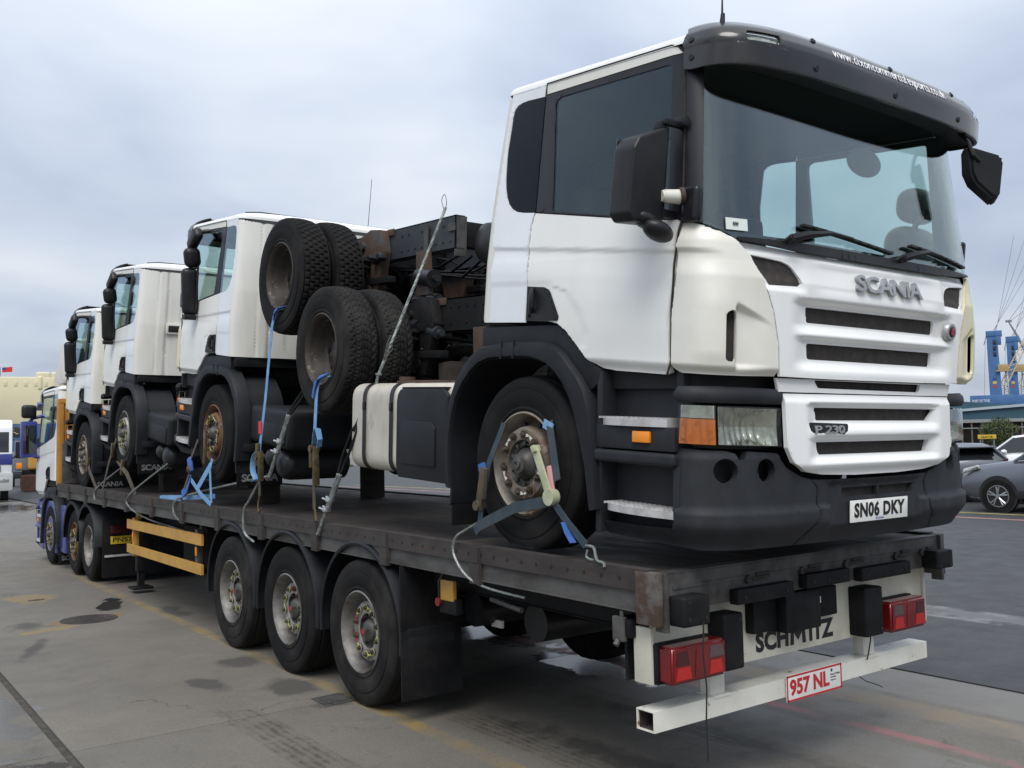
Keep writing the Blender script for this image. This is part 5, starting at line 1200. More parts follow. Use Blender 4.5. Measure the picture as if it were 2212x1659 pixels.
# latch on the left rear corner, hanging wires
b = B(); b.box2((-1.25, .20, .90), (-1.10, .34, .99), bev=.012); b.box2((-1.262, .24, .88), (-1.235, .32, 1.00), bev=.006, mi=1); b.cyl((-1.27, .29, .86), (-1.235, .29, .90), .016, n=10, mi=1); b.cyl((-1.25, .26, .99), (-1.25, .26, 1.03), .010, n=8, mi=1); b.box2((-1.20, .28, .68), (-1.08, .30, .90)); b.obj('lamp_arm', ('rubber_block', 'rail_steel'), TR)
b = B(); b.tube([(-1.075, -.112, 1.0), (-1.088, -.115, .85), (-1.075, -.118, .70), (-1.082, -.115, .55), (-1.075, -.112, .40), (-1.078, -.112, .36)], .004, 6); b.obj('hanging_wire', 'wire_black', TR)
b = B(); b.tube([(.60, .10, .72), (.57, .085, .66), (.54, .08, .60), (.535, .09, .55)], .004, 6); b.tube([(.56, .20, .45), (.62, .16, .40), (.70, .14, .37), (.74, .13, .35)], .003, 6); b.obj('hanging_wire', 'wire_black', TR)
# ================================================================== the lorries on the deck
T1 = thing('truck_front_half', 'white lorry cab facing backwards at the tail of the trailer, registration SN06 DKY', 'truck', (0, 1.105, 1.748), (radians(3.5), 0, 0))
make_truck(T1, cab_tilt=4.0, rear=-2.75, fuel=True, boxes=False, rim_m='rim_rusty', arrow='nut_arrow', mirrors='big')
GT = 'white truck halves facing forward on the trailer'
T2 = thing('truck_front_half', 'white forward-facing lorry cab just behind the stacked wheels, middle of the trailer', 'truck', (0, 6.33, 2.04), (radians(-7), 0, pi), group=GT)
make_truck(T2, cab_tilt=0, rear=-2.0, rim_m='rim_orange', arrow='nut_lime')
T3 = thing('truck_front_half', 'white forward-facing lorry cab with a black vent in its back wall', 'truck', (0, 9.78, 2.12), (radians(-7), 0, pi), group=GT)
make_truck(T3, cab_tilt=0, rear=-1.85, rim_m='rim_silver', arrow='nut_lime', vent=True)
T4 = thing('truck_front_half', 'white forward-facing lorry cab next to the yellow headboard', 'truck', (0, 12.1, 1.85), (radians(-6), 0, pi), group=GT)
make_truck(T4, cab_tilt=0, rear=-.95, rim_m='rim_rusty', arrow='nut_arrow', boxes=False)
for T_, y0, z0, nm in ((T2, 6.33, 2.04, 'second lorry from the tail'), (T3, 9.78, 2.12, 'lorry with the back wall vent')):
    for s in (-1, 1):
        y = y0; b = B(); h = z0-.10-DZ(y)-.003; b.box2((-.10, -.11, 0), (.10, .11, h), bev=.01)
        o = b.obj('timber_block', 'timber'); o.location = (s*.62, y, DZ(y)+.003); tag(o, 'timber block under the %s front axle end of the %s' % ('left' if s < 0 else 'right', nm), 'block', 'timber blocks under the axles')
# ================================================================== cut rear chassis sections
def catmull(pts, n=6):
    P = [Vector(p) for p in pts]; out_ = []
    for i in range(len(P)-1):
        p0, p1, p2, p3 = P[max(i-1, 0)], P[i], P[i+1], P[min(i+2, len(P)-1)]
        for k in range(n):
            t = k/n; out_.append(.5*((2*p1)+(p2-p0)*t+(2*p0-5*p1+4*p2-p3)*t*t+(3*p1-p0-3*p2+p3)*t**3))
    return out_+[P[-1]]
def rear_section(name, label, y_ax, z_ax, y0, y1, ztop, slope, tread, rim_m, frame_m, tyre_m, spin, hm='rust'):
    t = thing(name, label, 'chassis', (0, y_ax, z_ax), (math.atan(slope), 0, 0), 'cut chassis halves stacked on the rear lorry')
    ya, yb = y0-y_ax, y1-y_ax; zt = ztop-z_ax
    for s in (-1, 1):
        x = s*.40; b = B(); b.box2((x-.005, ya, zt-.27), (x+.005, yb, zt)); b.box2((x-.005, ya, zt-.010), (x-s*.08, yb, zt+.0005)); b.box2((x-.005, ya, zt-.2705), (x-s*.08, yb, zt-.26))
        for k in range(int((yb-ya)/.11)):
            for dz in (.07, .2):
                if random.random() < .7: b.cyl((x, ya+.08+.11*k, zt-dz), (x+s*.014, ya+.08+.11*k, zt-dz), .012, n=6)
        r = b.obj('frame_rail', frame_m, t)
        b = B(); b.box2((s*.406, -.62, zt-.05), (s*.418, -.42, zt+.008), bev=.003); b.obj('rust_plate', 'rust', r)
        b = B(); b.box2((s*.406, .60, zt-.12), (s*.42, .80, zt+.008), bev=.003); b.obj('rust_plate', 'rust', r)
        # rusty spring hanger
        b = B(); b.prism([(-.16, zt-.03), (-.34, zt+.02), (-.52, zt-.0), (-.58, zt-.20), (-.46, zt-.62), (-.20, zt-.64), (-.10, zt-.34)], 'x', s*.41, s*.50, bev=.010); b.box2((s*.50, -.48, zt-.26), (s*.515, -.20, zt-.20), bev=.004); b.cyl((s*.40, -.22, zt-.12), (s*.53, -.22, zt-.12), .04, n=14); b.cyl((s*.40, -.35, zt-.52), (s*.52, -.35, zt-.52), .05, n=14); b.obj('spring_hanger', hm, t)
        b = B(); b.prism([(-1.25, zt-.25), (-1.08, zt-.25), (-1.10, zt-.62), (-1.30, zt-.62)], 'x', s*.41, s*.46, bev=.008); b.obj('spring_hanger', 'rust', t)
        b = B(); b.box2((s*.44, -.72, zt-.48), (s*.52, .62, zt-.42), bev=.01); b.box2((s*.45, -.4, zt-.53), (s*.51, .4, zt-.485), bev=.01); b.obj('leaf_spring', 'chassis_dark', t)
        b = B(); b.cyl((s*.62, -.28, zt-.60), (s*.62, -.28, zt-.36), .13, .11, n=20); b.lathe([(0, .12), (.03, .15), (.06, .13), (.09, .15), (.12, .12)], 20, 0, 'z', (s*.62, -.28, zt-.36)); b.obj('air_bellows', 'rubber_block', t)
        wheel(t, (s*1.215, 0, 0), s, 'dual', R=.52, w=.285, tread=tread, rim_m=rim_m, tyre_m=tyre_m, nuts=False, seg=208, flat=.0)
        wheel(t, (s*.895, 0, 0), s, 'dual', R=.52, w=.285, tread=tread, rim_m=rim_m, tyre_m=tyre_m, nuts=False, seg=208, flat=.0)
    b = B(); b.cyl((-.95, 0, 0), (.95, 0, 0), .11, n=20); q = bmesh.new(); bmesh.ops.create_uvsphere(q, u_segments=20, v_segments=12, radius=.25); b.merge(q, Matrix.Diagonal((1, .9, 1, 1))); b.cyl((0, -.25, 0), (0, -.55, .03), .10, .07, n=16); b.obj('drive_axle', 'chassis_dark', t)
    b = B()
    for y in (ya+.10, -.15, .5, yb-.1): b.box2((-.395, y-.05, zt-.24), (.395, y+.05, zt-.03), bev=.012)
    for k in range(6):
        x = -.3+.12*k; b.tube([(x, ya+.1, zt-.3), (x+.06, ya+.5, zt-.36-.03*(k % 3)), (x-.05, -.2, zt-.3), (x+.03, .5, zt-.34), (x, yb-.1, zt-.26)], .012, 6)
    b.obj('cross_member', 'chassis_dark', t)
    rnd = random.Random(int(y_ax*100))
    for k in range(16):       # brackets, valves and brake gear crowding the frame
        s = rnd.choice((-1, -1, 1)); yy = rnd.uniform(ya+.15, yb-.3); zz = zt-rnd.uniform(.05, .62); xx = s*rnd.uniform(.12, .52); b = B()
        if k % 3 == 0: b.cyl((xx, yy, zz), (xx, yy+rnd.uniform(.12, .28), zz+.03), rnd.uniform(.05, .10), n=18); b.cyl((xx, yy-.05, zz), (xx, yy, zz), .03, n=10); nm = 'brake_chamber'
        elif k % 3 == 1: b.box((xx, yy, zz), (rnd.uniform(.06, .14), rnd.uniform(.08, .2), rnd.uniform(.05, .16)), Matrix.Rotation(rnd.uniform(-.4, .4), 4, 'X'), bev=.012); b.cyl((xx, yy, zz), (xx+s*.11, yy, zz), .02, n=8); nm = 'air_valve'
        else: b.tube(catmull([(xx, yy, zz), (xx+rnd.uniform(-.1, .1), yy+.18, zz-.10), (xx+rnd.uniform(-.2, .2), yy+.40, zz+rnd.uniform(-.1, .1)), (xx*.6, yy+.6, zz+.08)]), .011, 6); nm = 'air_hose'
        b.obj(nm, rnd.choice(('chassis_dark', 'tank_black', 'chassis_blue')), t)
    return t
S1_ = rear_section('rear_chassis_section', 'lower cut lorry rear axle with twin worn tyres, strapped through its hub', 3.76, 2.655, 2.0, 4.85, 3.085, .075, 'wave', 'rim_dark', 'chassis_dark', 'tyre_dusty', 0, 'chassis_dark')
S2_ = rear_section('rear_chassis_section', 'upper cut lorry rear axle with deep-lugged twin tyres, highest on the stack', 4.58, 3.385, 2.98, 5.25, 3.81, .075, 'block', 'rim_dark', 'chassis_blue', 'tyre', 0)
b = B(); b.lathe([(-.12, 0), (-.11, .08), (-.06, .155), (0.0, .17), (.80, .17), (.86, .15), (.9, 0)], 28, 0, 'x', (-.18, -1.78, .20)); b.obj('air_tank', 'tank_black', S2_)
b = B(); b.box2((-.405, -1.60, .10), (-.30, -1.585, .42)); b.box2((-.42, -1.60, .30), (-.41, -1.50, .36)); b.obj('end_plate', 'rail_steel', S2_)
b = B(); b.ribbon([(-.428, 3.36, 3.68), (-.43, 3.40, 3.3), (-.432, 3.44, 2.86)], (0, 1, 0), .055, .008); o = b.obj('tie_bar', 'rail_steel'); tag(o, 'grey flat steel bar tying the two stacked chassis rails together', 'bar')
for yb_, nm in ((3.05, 'near'), (4.6, 'far')):
    b = B(); b.box2((-.48, yb_-.09, 2.24), (.48, yb_+.09, 2.24+.28), bev=.01); o = b.obj('timber_beam', 'timber'); tag(o, '%s timber beam carrying the stacked chassis above the fuel tank' % nm, 'beam', 'timber beams under the stack')
# ================================================================== towing tractor
T5 = thing('tractor_unit', 'blue and white articulated tractor unit coupled in front of the flatbed', 'tractor unit', (0, 14.5, .52), (0, 0, pi))
make_truck(T5, cab_tilt=0, rear=-3.3, colours={'quarter': 'white_paint', 'w': 'white_paint', 'corner': 'white_paint', 'rear': 'rear_white', 'door': 'white_paint'}, boxes=False, cabz=1.13, lowcol='blue_paint', corner_r='white_paint', rim_m='rim_rusty', arrow='nut_lime', aerial=False, front_text=False, mirrors='none')
for y, nm in ((1.82, 'lift'), (2.78, 'drive')):
    for s in (-1, 1):
        wheel(T5, (s*1.20, y, -.01), s, 'front' if nm == 'lift' else 'trailer', R=.50, w=.30, rim_m='rim_orange' if nm == 'lift' else 'rim_silver', arrow='nut_lime', nuts=(nm == 'lift'))
        if nm == 'drive': wheel(T5, (s*.87, y, -.01), s, 'dual', R=.50, w=.29, nuts=False)
        q = B(); n = 22; vs = []
        for k in range(n+1):
            a = radians(0+180*k/n); ca, sa = cos(a), sin(a)
            for x, rr_ in ((1.235, .55), (1.24, .60), (1.22, .615), (.62, .615), (.62, .60), (1.2, .59)): vs.append((s*x, y-rr_*ca, .02+rr_*sa))
        q.add(vs, [(k*6+j, k*6+(j+1) % 6, k*6+6+(j+1) % 6, k*6+6+j) for k in range(n) for j in range(6)]+[tuple(range(6)), tuple(range(n*6, n*6+6))[::-1]]); q.obj('rear_mudguard', 'fender_plastic', T5)
    b = B(); b.cyl((-.9, y, 0), (.9, y, 0), .09, n=16); b.obj('rear_axle', 'chassis_dark', T5)
b = B(); b.box2((-1.15, 3.40, -.42), (1.15, 3.42, .42), bev=.006); b.obj('rear_flap', 'rubber_block', T5)
b = B(); b.box2((-1.12, 3.424, .245), (-.55, 3.47, .275)); b.box2((.55, 3.424, -.13), (1.12, 3.44, -.10)); b.obj('flap_trim', 'step_alloy', T5)
b = B(); b.box2((.52, 3.425, .05), (1.04, 3.432, .16), bev=.002); q = b.obj('number_plate', 'plate_yellow', T5)
lettering('plate_letters', 'PN57 PR', 'letter_black', flat((1.01, 3.4325, .072), (-1, 0, 0), (0, 0, 1), (0, 1, 0), .44, .066, .0015), q, bold=.012)
for s in (-1, 1):
    b = B(); b.box2((s*.55, 3.425, .20), (s*1.05, 3.50, .32), bev=.012); q = b.obj('tail_light', 'red_dark', T5)
    b = B(); b.box2((s*.66, 3.501, .21), (s*.72, 3.504, .31)); b.obj('light_chamber', 'red_bright', q)
    b = B(); b.prism([(-1.0, -.30), (-1.0, .50), (-.60, .56), (.30, .56), (.42, .40), (.48, -.30)], 'x', s*1.10, s*1.19, bev=.02); b.box2((s*.7, .75, -.25), (s*1.19, 1.2, .52), bev=.03); b.obj('side_skirt', 'blue_paint', T5)
    b = B(); b.cyl((s*.98, .62, 2.25), (s*.98, .62, .8), .05, n=12); b.obj('stack_pipe', 'rail_steel', T5)
# roof deflector and blue mirrors / visor
b = B(); b.prism([(-.55, 2.58), (.55, 2.58), (.60, 3.28), (.45, 3.33), (.18, 3.26), (-.2, 2.95)], 'x', -1.08, 1.08, bev=.06); b.obj('roof_deflector', 'rear_white', T5)
b = B(); b.prism([(.62, 2.62), (.50, 3.26), (.56, 3.27), (.70, 2.62)], 'x', .80, 1.02, bev=.01); b.prism([(.62, 2.62), (.50, 3.26), (.56, 3.27), (.70, 2.62)], 'x', -1.02, -.80, bev=.01); b.obj('deflector_fin', 'interior_grey', T5)
b = B(); b.tube([(1.0, .62, 2.2), (1.0, .66, 2.9)], .03, 8); b.tube([(1.08, .66, 2.2), (1.08, .70, 2.85)], .015, 6); b.obj('air_line', 'black_plastic', T5)
b = B(); b.prism([(-1.55, 2.33), (-1.75, 2.20), (-1.72, 2.17), (-1.40, 2.28)], 'x', -1.15, 1.15, bev=.012); b.obj('blue_visor', 'blue_paint', T5)
b = B(); b.box2((1.25, -1.02, 1.30), (1.52, -.88, 1.95), bev=.04); b.tube([(1.15, -.95, 2.05), (1.32, -.95, 2.0), (1.38, -.95, 1.93)], .03, 8); b.tube([(1.2, -.95, 1.3), (1.3, -.95, 1.32)], .03, 8); mm = b.obj('door_mirror', 'blue_paint', T5)
b = B(); b.box2((1.27, -1.0, 2.0), (1.51, -.85, 2.24), bev=.07, seg=4); b.obj('wide_mirror', 'black_plastic', T5)
b = B(); b.box((1.385, -.874, 1.62), (.20, .008, .5), bev=.002); b.obj('mirror_glass', 'mirror_glass', T5)
# ================================================================== lashings
def rope(b, a, c, r, n=2, tw=16, mi=0):
    """laid wire rope between points (polyline)"""
    pts = [Vector(p) for p in (a if isinstance(a, list) else [a, c])]
    L_ = [0]
    for i in range(1, len(pts)): L_.append(L_[-1]+(pts[i]-pts[i-1]).length)
    N_ = max(8, int(L_[-1]/.02))
    def P(t):
        d = t*L_[-1]
        for i in range(1, len(pts)):
            if d <= L_[i] or i == len(pts)-1: return pts[i-1].lerp(pts[i], (d-L_[i-1])/max(1e-6, L_[i]-L_[i-1]))
    for k in range(4):
        path = []
        for i in range(N_+1):
            t = i/N_; p = P(t); d = (P(min(1, t+.01))-P(max(0, t-.01))).normalized(); x = d.cross(Vector((.3, .2, .93))).normalized(); y = d.cross(x)
            a_ = L_[-1]*t/.10*2*pi+k*pi/2; path.append(p+(x*cos(a_)+y*sin(a_))*r*.55)
        b.tube(path, r*.55, 5, mi)
LS = 'blue webbing straps over the load'; LC = 'wire ropes lashing the load'
# strap through the upper wheel
t = thing('ratchet_strap', 'light blue webbing strap running down from the upper twin wheel', 'strap', (-1.26, 4.9, DZ(4.9)), group=LS)
def rel(t, pts): return [Vector(p)-t.location for p in pts]
b = B(); b.ribbon(rel(t, [(-1.10, 4.40, 3.10), (-1.225, 4.52, 3.075), (-1.235, 4.60, 3.06), (-1.24, 4.66, 2.95), (-1.25, 4.80, 2.3), (-1.262, 4.92, 1.83)]), (0, 1, 0), .05, .004); b.obj('webbing', 'strap_light', t)
b = B(); b.ribbon(rel(t, [(-1.12, 4.38, 3.115), (-1.235, 4.50, 3.09), (-1.245, 4.60, 3.06), (-1.245, 4.63, 3.0)]), (.2, 1, 0), .055, .008); b.obj('sleeve', 'strap_blue', t)
b = B(); b.box((-.01, .02, 1.82-DZ(4.9)), (.045, .05, .20), Matrix.Rotation(.1, 4, 'X'), bev=.008); b.box((-.01, -.03, 1.72-DZ(4.9)), (.05, .03, .26), Matrix.Rotation(-.08, 4, 'X'), bev=.008); b.cyl((-.05, .0, 1.80-DZ(4.9)), (.03, .0, 1.80-DZ(4.9)), .03, n=14); b.obj('ratchet', 'ratchet', t)
b = B(); b.ribbon(catmull(rel(t, [(-1.262, 4.91, 1.86), (-1.27, 5.02, 1.80), (-1.275, 5.04, 1.68), (-1.27, 4.98, 1.60), (-1.268, 5.02, 1.58)])), (1, 0, 0), .05, .004); b.obj('webbing_tail', 'strap_light', t)
b = B(); b.ribbon(rel(t, [(-1.262, 4.91, 1.70), (-1.266, 4.905, 1.45)]), (0, 1, 0), .04, .006); b.obj('lower_webbing', 'strap_drab', t)
b = B(); b.tube(rel(t, [(-1.266, 4.90, 1.47), (-1.268, 4.93, 1.40), (-1.275, 4.92, 1.34), (-1.282, 4.88, 1.31), (-1.28, 4.84, 1.35)]), .007, 6); b.obj('hook', 'ratchet', t)
b = B(); b.box(Vector((-1.265, 4.885, 2.06))-t.location, (.005, .07, .11)); b.obj('label_tag', 'tag_red', t)
# strap through the lower wheel
t = thing('ratchet_strap', 'light blue webbing strap running down from the lower twin wheel, loose end folded', 'strap', (-1.26, 3.75, DZ(3.75)), group=LS)
b = B(); b.ribbon(rel(t, [(-1.08, 3.46, 2.47), (-1.23, 3.64, 2.42), (-1.24, 3.72, 2.39), (-1.245, 3.75, 2.3), (-1.255, 3.78, 1.9)]), (0, 1, 0), .05, .004); b.obj('webbing', 'strap_light', t)
b = B(); b.ribbon(rel(t, [(-1.22, 3.60, 2.445), (-1.25, 3.70, 2.42), (-1.255, 3.76, 2.37), (-1.255, 3.80, 2.27)]), (.2, 1, 0), .06, .008); b.obj('sleeve', 'strap_blue', t)
b = B(); b.ribbon(rel(t, [(-1.262, 3.76, 1.90), (-1.275, 3.71, 1.99), (-1.28, 3.66, 2.02), (-1.28, 3.62, 1.93), (-1.27, 3.66, 1.87)]), (1, .4, 0), .055, .004); b.obj('webbing_tail', 'strap_light', t)
b = B(); b.box((-.01, .03, 1.80-DZ(3.75)), (.045, .05, .18), bev=.008); b.box((-.012, -.035, 1.72-DZ(3.75)), (.05, .028, .30), Matrix.Rotation(-.06, 4, 'X'), bev=.008); b.cyl((-.05, 0, 1.86-DZ(3.75)), (.03, 0, 1.86-DZ(3.75)), .028, n=14); b.obj('ratchet', 'ratchet', t)
b = B(); b.ribbon(rel(t, [(-1.262, 3.78, 1.76), (-1.268, 3.76, 1.38)]), (0, 1, 0), .045, .006); b.obj('lower_webbing', 'strap_drab', t)
b = B(); b.tube(rel(t, [(-1.268, 3.75, 1.40), (-1.27, 3.73, 1.33), (-1.28, 3.70, 1.29)]), .008, 6); b.obj('hook', 'ratchet', t)
# strap on the front wheel of the rear lorry
t = thing('ratchet_strap', 'dark webbing strap with pale ratchet lashed through the near front wheel', 'strap', (-1.26, 1.0, DZ(1.0)))
b = B(); b.ribbon(rel(t, [(-1.21, .84, 1.98), (-1.23, .80, 1.88), (-1.255, .74, 1.72), (-1.262, .72, 1.66)]), (0, 1, .3), .05, .004); b.obj('webbing', 'strap_dark', t)
b = B(); b.ribbon(rel(t, [(-1.262, .76, 1.545), (-1.265, .64, 1.44), (-1.262, .50, 1.33)]), (0, .6, 1), .045, .004); b.ribbon(rel(t, [(-1.262, .78, 1.55), (-1.272, 1.1, 1.50), (-1.275, 1.45, 1.38), (-1.272, 1.50, 1.345)]), (0, .3, 1), .062, .004)
b.ribbon(rel(t, [(-1.265, 1.46, 1.36), (-1.262, 1.44, 1.5), (-1.25, 1.37, 1.75), (-1.22, 1.25, 1.98)]), (0, 1, .2), .045, .005); b.obj('lower_webbing', 'strap_dark', t)
b = B(); b.box(Vector((-1.215, .845, 1.955))-t.location, (.006, .085, .05), Matrix.Rotation(.4, 4, 'X')); b.obj('sleeve', 'strap_light', t)
b = B(); b.box(Vector((-1.27, 1.41, 1.72))-t.location, (.02, .05, .06), Matrix.Rotation(-.3, 4, 'X')); b.obj('sleeve', 'strap_blue', t)
b = B(); b.ribbon(rel(t, [(-1.272, .66, 1.44), (-1.28, .62, 1.385), (-1.28, .58, 1.34)]), (1, .4, .4), .045, .004); b.obj('webbing_tail', 'strap_blue', t)
b = B(); RM = Matrix.Rotation(radians(-25), 4, 'X'); c = Vector((-1.275, .83, 1.70))-t.location
b.box(c, (.014, .055, .30), RM, bev=.012); b.cyl(c+Vector((-.02, -.065, -.13)), c+Vector((.03, -.065, -.13)), .045, n=18); b.box(c+Vector((0, .055, .13)), (.05, .03, .04), RM, bev=.006); rt = b.obj('ratchet', 'ratchet_pale', t)
b = B(); b.box(c+Vector((.012, -.06, -.05)), (.012, .035, .18), Matrix.Rotation(radians(-12), 4, 'X'), bev=.008); b.obj('ratchet_pawl', 'pink_metal', t)
b = B(); c = Vector((-1.27, 1.42, 1.60))-t.location; b.box(c, (.03, .06, .26), Matrix.Rotation(.25, 4, 'X'), bev=.01); b.cyl(c+Vector((-.03, .03, -.1)), c+Vector((.03, .03, -.1)), .03, n=12); b.box(c+Vector((-.01, -.04, .03)), (.03, .02, .18), Matrix.Rotation(.1, 4, 'X'), bev=.005); b.obj('tensioner', 'strap_drab', t)
b = B(); b.tube(catmull(rel(t, [(-1.262, .50, 1.33), (-1.265, .44, 1.325), (-1.268, .42, 1.28), (-1.27, .40, 1.26), (-1.27, .36, 1.255), (-1.275, .35, 1.235)])), .008, 6); b.tube(catmull(rel(t, [(-1.26, .49, 1.31), (-1.262, .50, 1.275), (-1.262, .47, 1.262), (-1.262, .44, 1.262)])), .007, 6); b.obj('hook', 'cable', t)
# wire sling loop by the wheel
t = thing('wire_rope', 'pale wire rope looped over the deck edge by the near front wheel', 'wire rope', (-1.28, 1.6, DZ(1.6)), group=LC)
b = B(); rope(b, catmull(rel(t, [(-1.262, 1.47, 1.40), (-1.275, 1.60, 1.345), (-1.29, 1.68, 1.30), (-1.302, 1.70, 1.22), (-1.298, 1.64, 1.13), (-1.286, 1.54, 1.06), (-1.25, 1.40, 1.015), (-1.21, 1.1, .99)])), None, .008); b.obj('strands', 'cable', t)
# long wire rope over the tank
t = thing('wire_rope', 'long pale wire rope rising from the fuel tank to the upper chassis rail', 'wire rope', (-.9, 3.35, 2.39), group=LC)
b = B(); rope(b, rel(t, [(-.44, 3.05, 3.76), (-1.12, 2.97, 2.37), (-1.14, 2.97, 2.24)]), None, .012); b.tube(catmull(rel(t, [(-.44, 3.05, 3.76), (-.45, 3.02, 3.80), (-.46, 3.03, 3.86), (-.47, 3.06, 3.82), (-.45, 3.06, 3.74)])), .003, 5); b.obj('strands', 'cable', t)
b = B()
for k in range(5): b.tube(catmull(rel(t, [(-1.06, 2.98, 2.50), (-1.06-.01*k, 2.93-.02*k, 2.53+.02*k), (-1.06-.01*k, 2.84-.012*k, 2.58+.022*k)])), .004, 5)
b.lathe([(-.008, .018), (.008, .018), (.008, .024), (-.008, .024)], 14, 0, 'z', tuple(Vector((-1.105, 2.973, 2.40))-t.location), close=True); b.obj('frayed_end', 'cable', t)
# thick sling with clamps below the tank end
def sling(label, top, eye, bot, mid=None, hookm='chassis_dark'):
    t = thing('wire_sling', label, 'wire sling', bot, group='wire slings with screw clamps')
    b = B(); top, eye, bot_ = Vector(top), Vector(eye), Vector(bot)
    rope(b, rel(t, [eye, bot_]), None, .017); d = (bot_-eye); rope(b, rel(t, [eye+Vector((0, -.035, 0)), eye+d*.55+Vector((0, -.028, 0))]), None, .015); b.obj('strands', 'cable', t)
    for k in (.42, .58):
        b = B(); c = eye+d*k-t.location; b.box(c, (.05, .06, .03), bev=.006); b.cyl(c+Vector((-.01, .02, 0)), c+Vector((-.02, .085, .012)), .009, n=8); b.cyl(c+Vector((.012, .02, .01)), c+Vector((.012, .085, .022)), .009, n=8); b.obj('rope_clamp', 'clamp', t)
    b = B()
    for s in (-1, 1): b.tube(rel(t, [eye+Vector((0, .02*s, -.01)), eye.lerp(top, .25)+Vector((0, .045*s, 0)), eye.lerp(top, .6)+Vector((0, .04*s, 0)), eye.lerp(top, .72)]), .011, 6)
    b.tube(rel(t, [eye.lerp(top, .6), top]), .013, 6); b.obj('turnbuckle', hookm, t); return t
sling('thick wire sling with two bright clamps below the end of the cream fuel tank', (-1.18, 3.05, 2.20), (-1.24, 3.38, 1.66), (-1.285, 3.66, 1.19))
sling('wire sling with two bright clamps hooked up beside the upper wheel strap', (-1.0, 4.05, 2.62), (-1.20, 4.42, 2.15), (-1.25, 4.72, 1.62))
def lineobj(label, pts, r=.011):
    t = thing('wire_rope', label, 'wire rope', pts[-1], group=LC); b = B(); rope(b, catmull(rel(t, pts)), None, r); b.obj('strands', 'cable', t)
lineobj('wire rope over the deck edge between the second mudguard and the mudflap lettering', [(-1.22, 4.97, 1.62), (-1.272, 5.15, 1.40), (-1.292, 5.22, DZ(5.2)+.03), (-1.290, 5.22, 1.12), (-1.24, 5.1, 1.03)])
lineobj('wire rope slanting from the second lorry flap to the deck edge', [(-1.05, 5.2, 1.62), (-1.2, 6.6, 1.45), (-1.285, 7.25, DZ(7.2)+.03), (-1.288, 7.3, 1.18), (-1.22, 7.2, 1.08)])
lineobj('wire rope slanting from the black air tank down to the deck edge', [(-1.1, 8.2, 1.72), (-1.28, 9.1, DZ(9)+.03), (-1.29, 9.15, 1.2), (-1.2, 8.6, 1.06), (-1.1, 7.6, .98)])
lineobj('wire rope slanting to the deck edge nearest the headboard', [(-1.1, 10.2, 1.68), (-1.27, 10.9, DZ(10.9)+.03), (-1.285, 10.95, 1.22)])
# blue straps at the second lorry front wheel
t = thing('ratchet_strap', 'crossed light blue straps around the rusty wheel of the second lorry', 'strap', (-1.25, 6.4, DZ(6.4)), group=LS)
b = B(); b.ribbon(rel(t, [(-1.24, 6.22, 1.78), (-1.25, 6.26, 1.68), (-1.25, 6.22, 1.34)]), (0, 1, 0), .05, .004); b.ribbon(rel(t, [(-1.25, 6.24, 1.72), (-1.262, 6.62, 1.47)]), (0, .6, 1), .07, .004); b.ribbon(rel(t, [(-1.258, 6.82, 1.56), (-1.262, 6.5, 1.42), (-1.255, 6.22, 1.325)]), (0, .5, 1), .05, .004); b.ribbon(rel(t, [(-1.15, 6.40, 1.40), (-1.20, 7.0, 1.37), (-1.24, 7.9, 1.345), (-1.24, 8.0, 1.335), (-1.23, 7.5, 1.325), (-1.25, 7.2, 1.322)]), (0, .2, 1), .05, .004); b.obj('webbing', 'strap_light', t)
b = B(); b.box(Vector((-1.25, 6.88, 1.72))-t.location, (.03, .10, .16), Matrix.Rotation(-.3, 4, 'X'), bev=.01); b.ribbon(rel(t, [(-1.25, 6.88, 1.62), (-1.26, 6.98, 1.46), (-1.27, 7.1, 1.40)]), (0, 1, .3), .09, .006); b.obj('sleeve', 'strap_blue', t)
b = B(); b.box(Vector((-1.252, 6.88, 1.68))-t.location, (.05, .08, .06), Matrix.Rotation(-.3, 4, 'X'), bev=.008); b.box(Vector((-1.258, 6.38, 1.90))-t.location, (.03, .05, .34), Matrix.Rotation(.1, 4, 'X'), bev=.008); b.obj('ratchet', 'ratchet', t)
b = B(); b.ribbon(rel(t, [(-1.25, 6.86, 1.78), (-1.22, 6.72, 1.98)]), (0, 1, 0), .045, .005); b.ribbon(rel(t, [(-1.26, 6.88, 1.62), (-1.262, 7.05, 1.45), (-1.262, 7.15, 1.33)]), (0, 1, 0), .045, .005); b.obj('lower_webbing', 'strap_drab', t)
def drab(label, a, m_, c):
    t = thing('ratchet_strap', label, 'strap', c, group='drab straps on the front wheels'); b = B(); b.ribbon(rel(t, [a, m_, c]), (0, 1, .3), .06, .005); b.obj('webbing', 'strap_drab', t)
    b = B(); mm = (Vector(a)+Vector(m_))/2-t.location; b.box(mm, (.04, .06, .2), Matrix.Rotation(.3, 4, 'X'), bev=.008); b.obj('ratchet', 'ratchet', t)
drab('drab strap leaning forward at the front wheel of the lorry with the vent', (-1.22, 10.05, 2.05), (-1.25, 10.3, 1.75), (-1.26, 10.6, DZ(10.6)+.02))
drab('drab strap leaning back at the front wheel of the lorry with the vent', (-1.22, 9.95, 1.75), (-1.25, 9.4, 1.60), (-1.26, 8.95, DZ(8.95)+.02))
drab('drab strap at the front wheel of the lorry next to the headboard', (-1.22, 11.75, 1.80), (-1.25, 11.4, 1.60), (-1.26, 10.95, DZ(10.95)+.02))
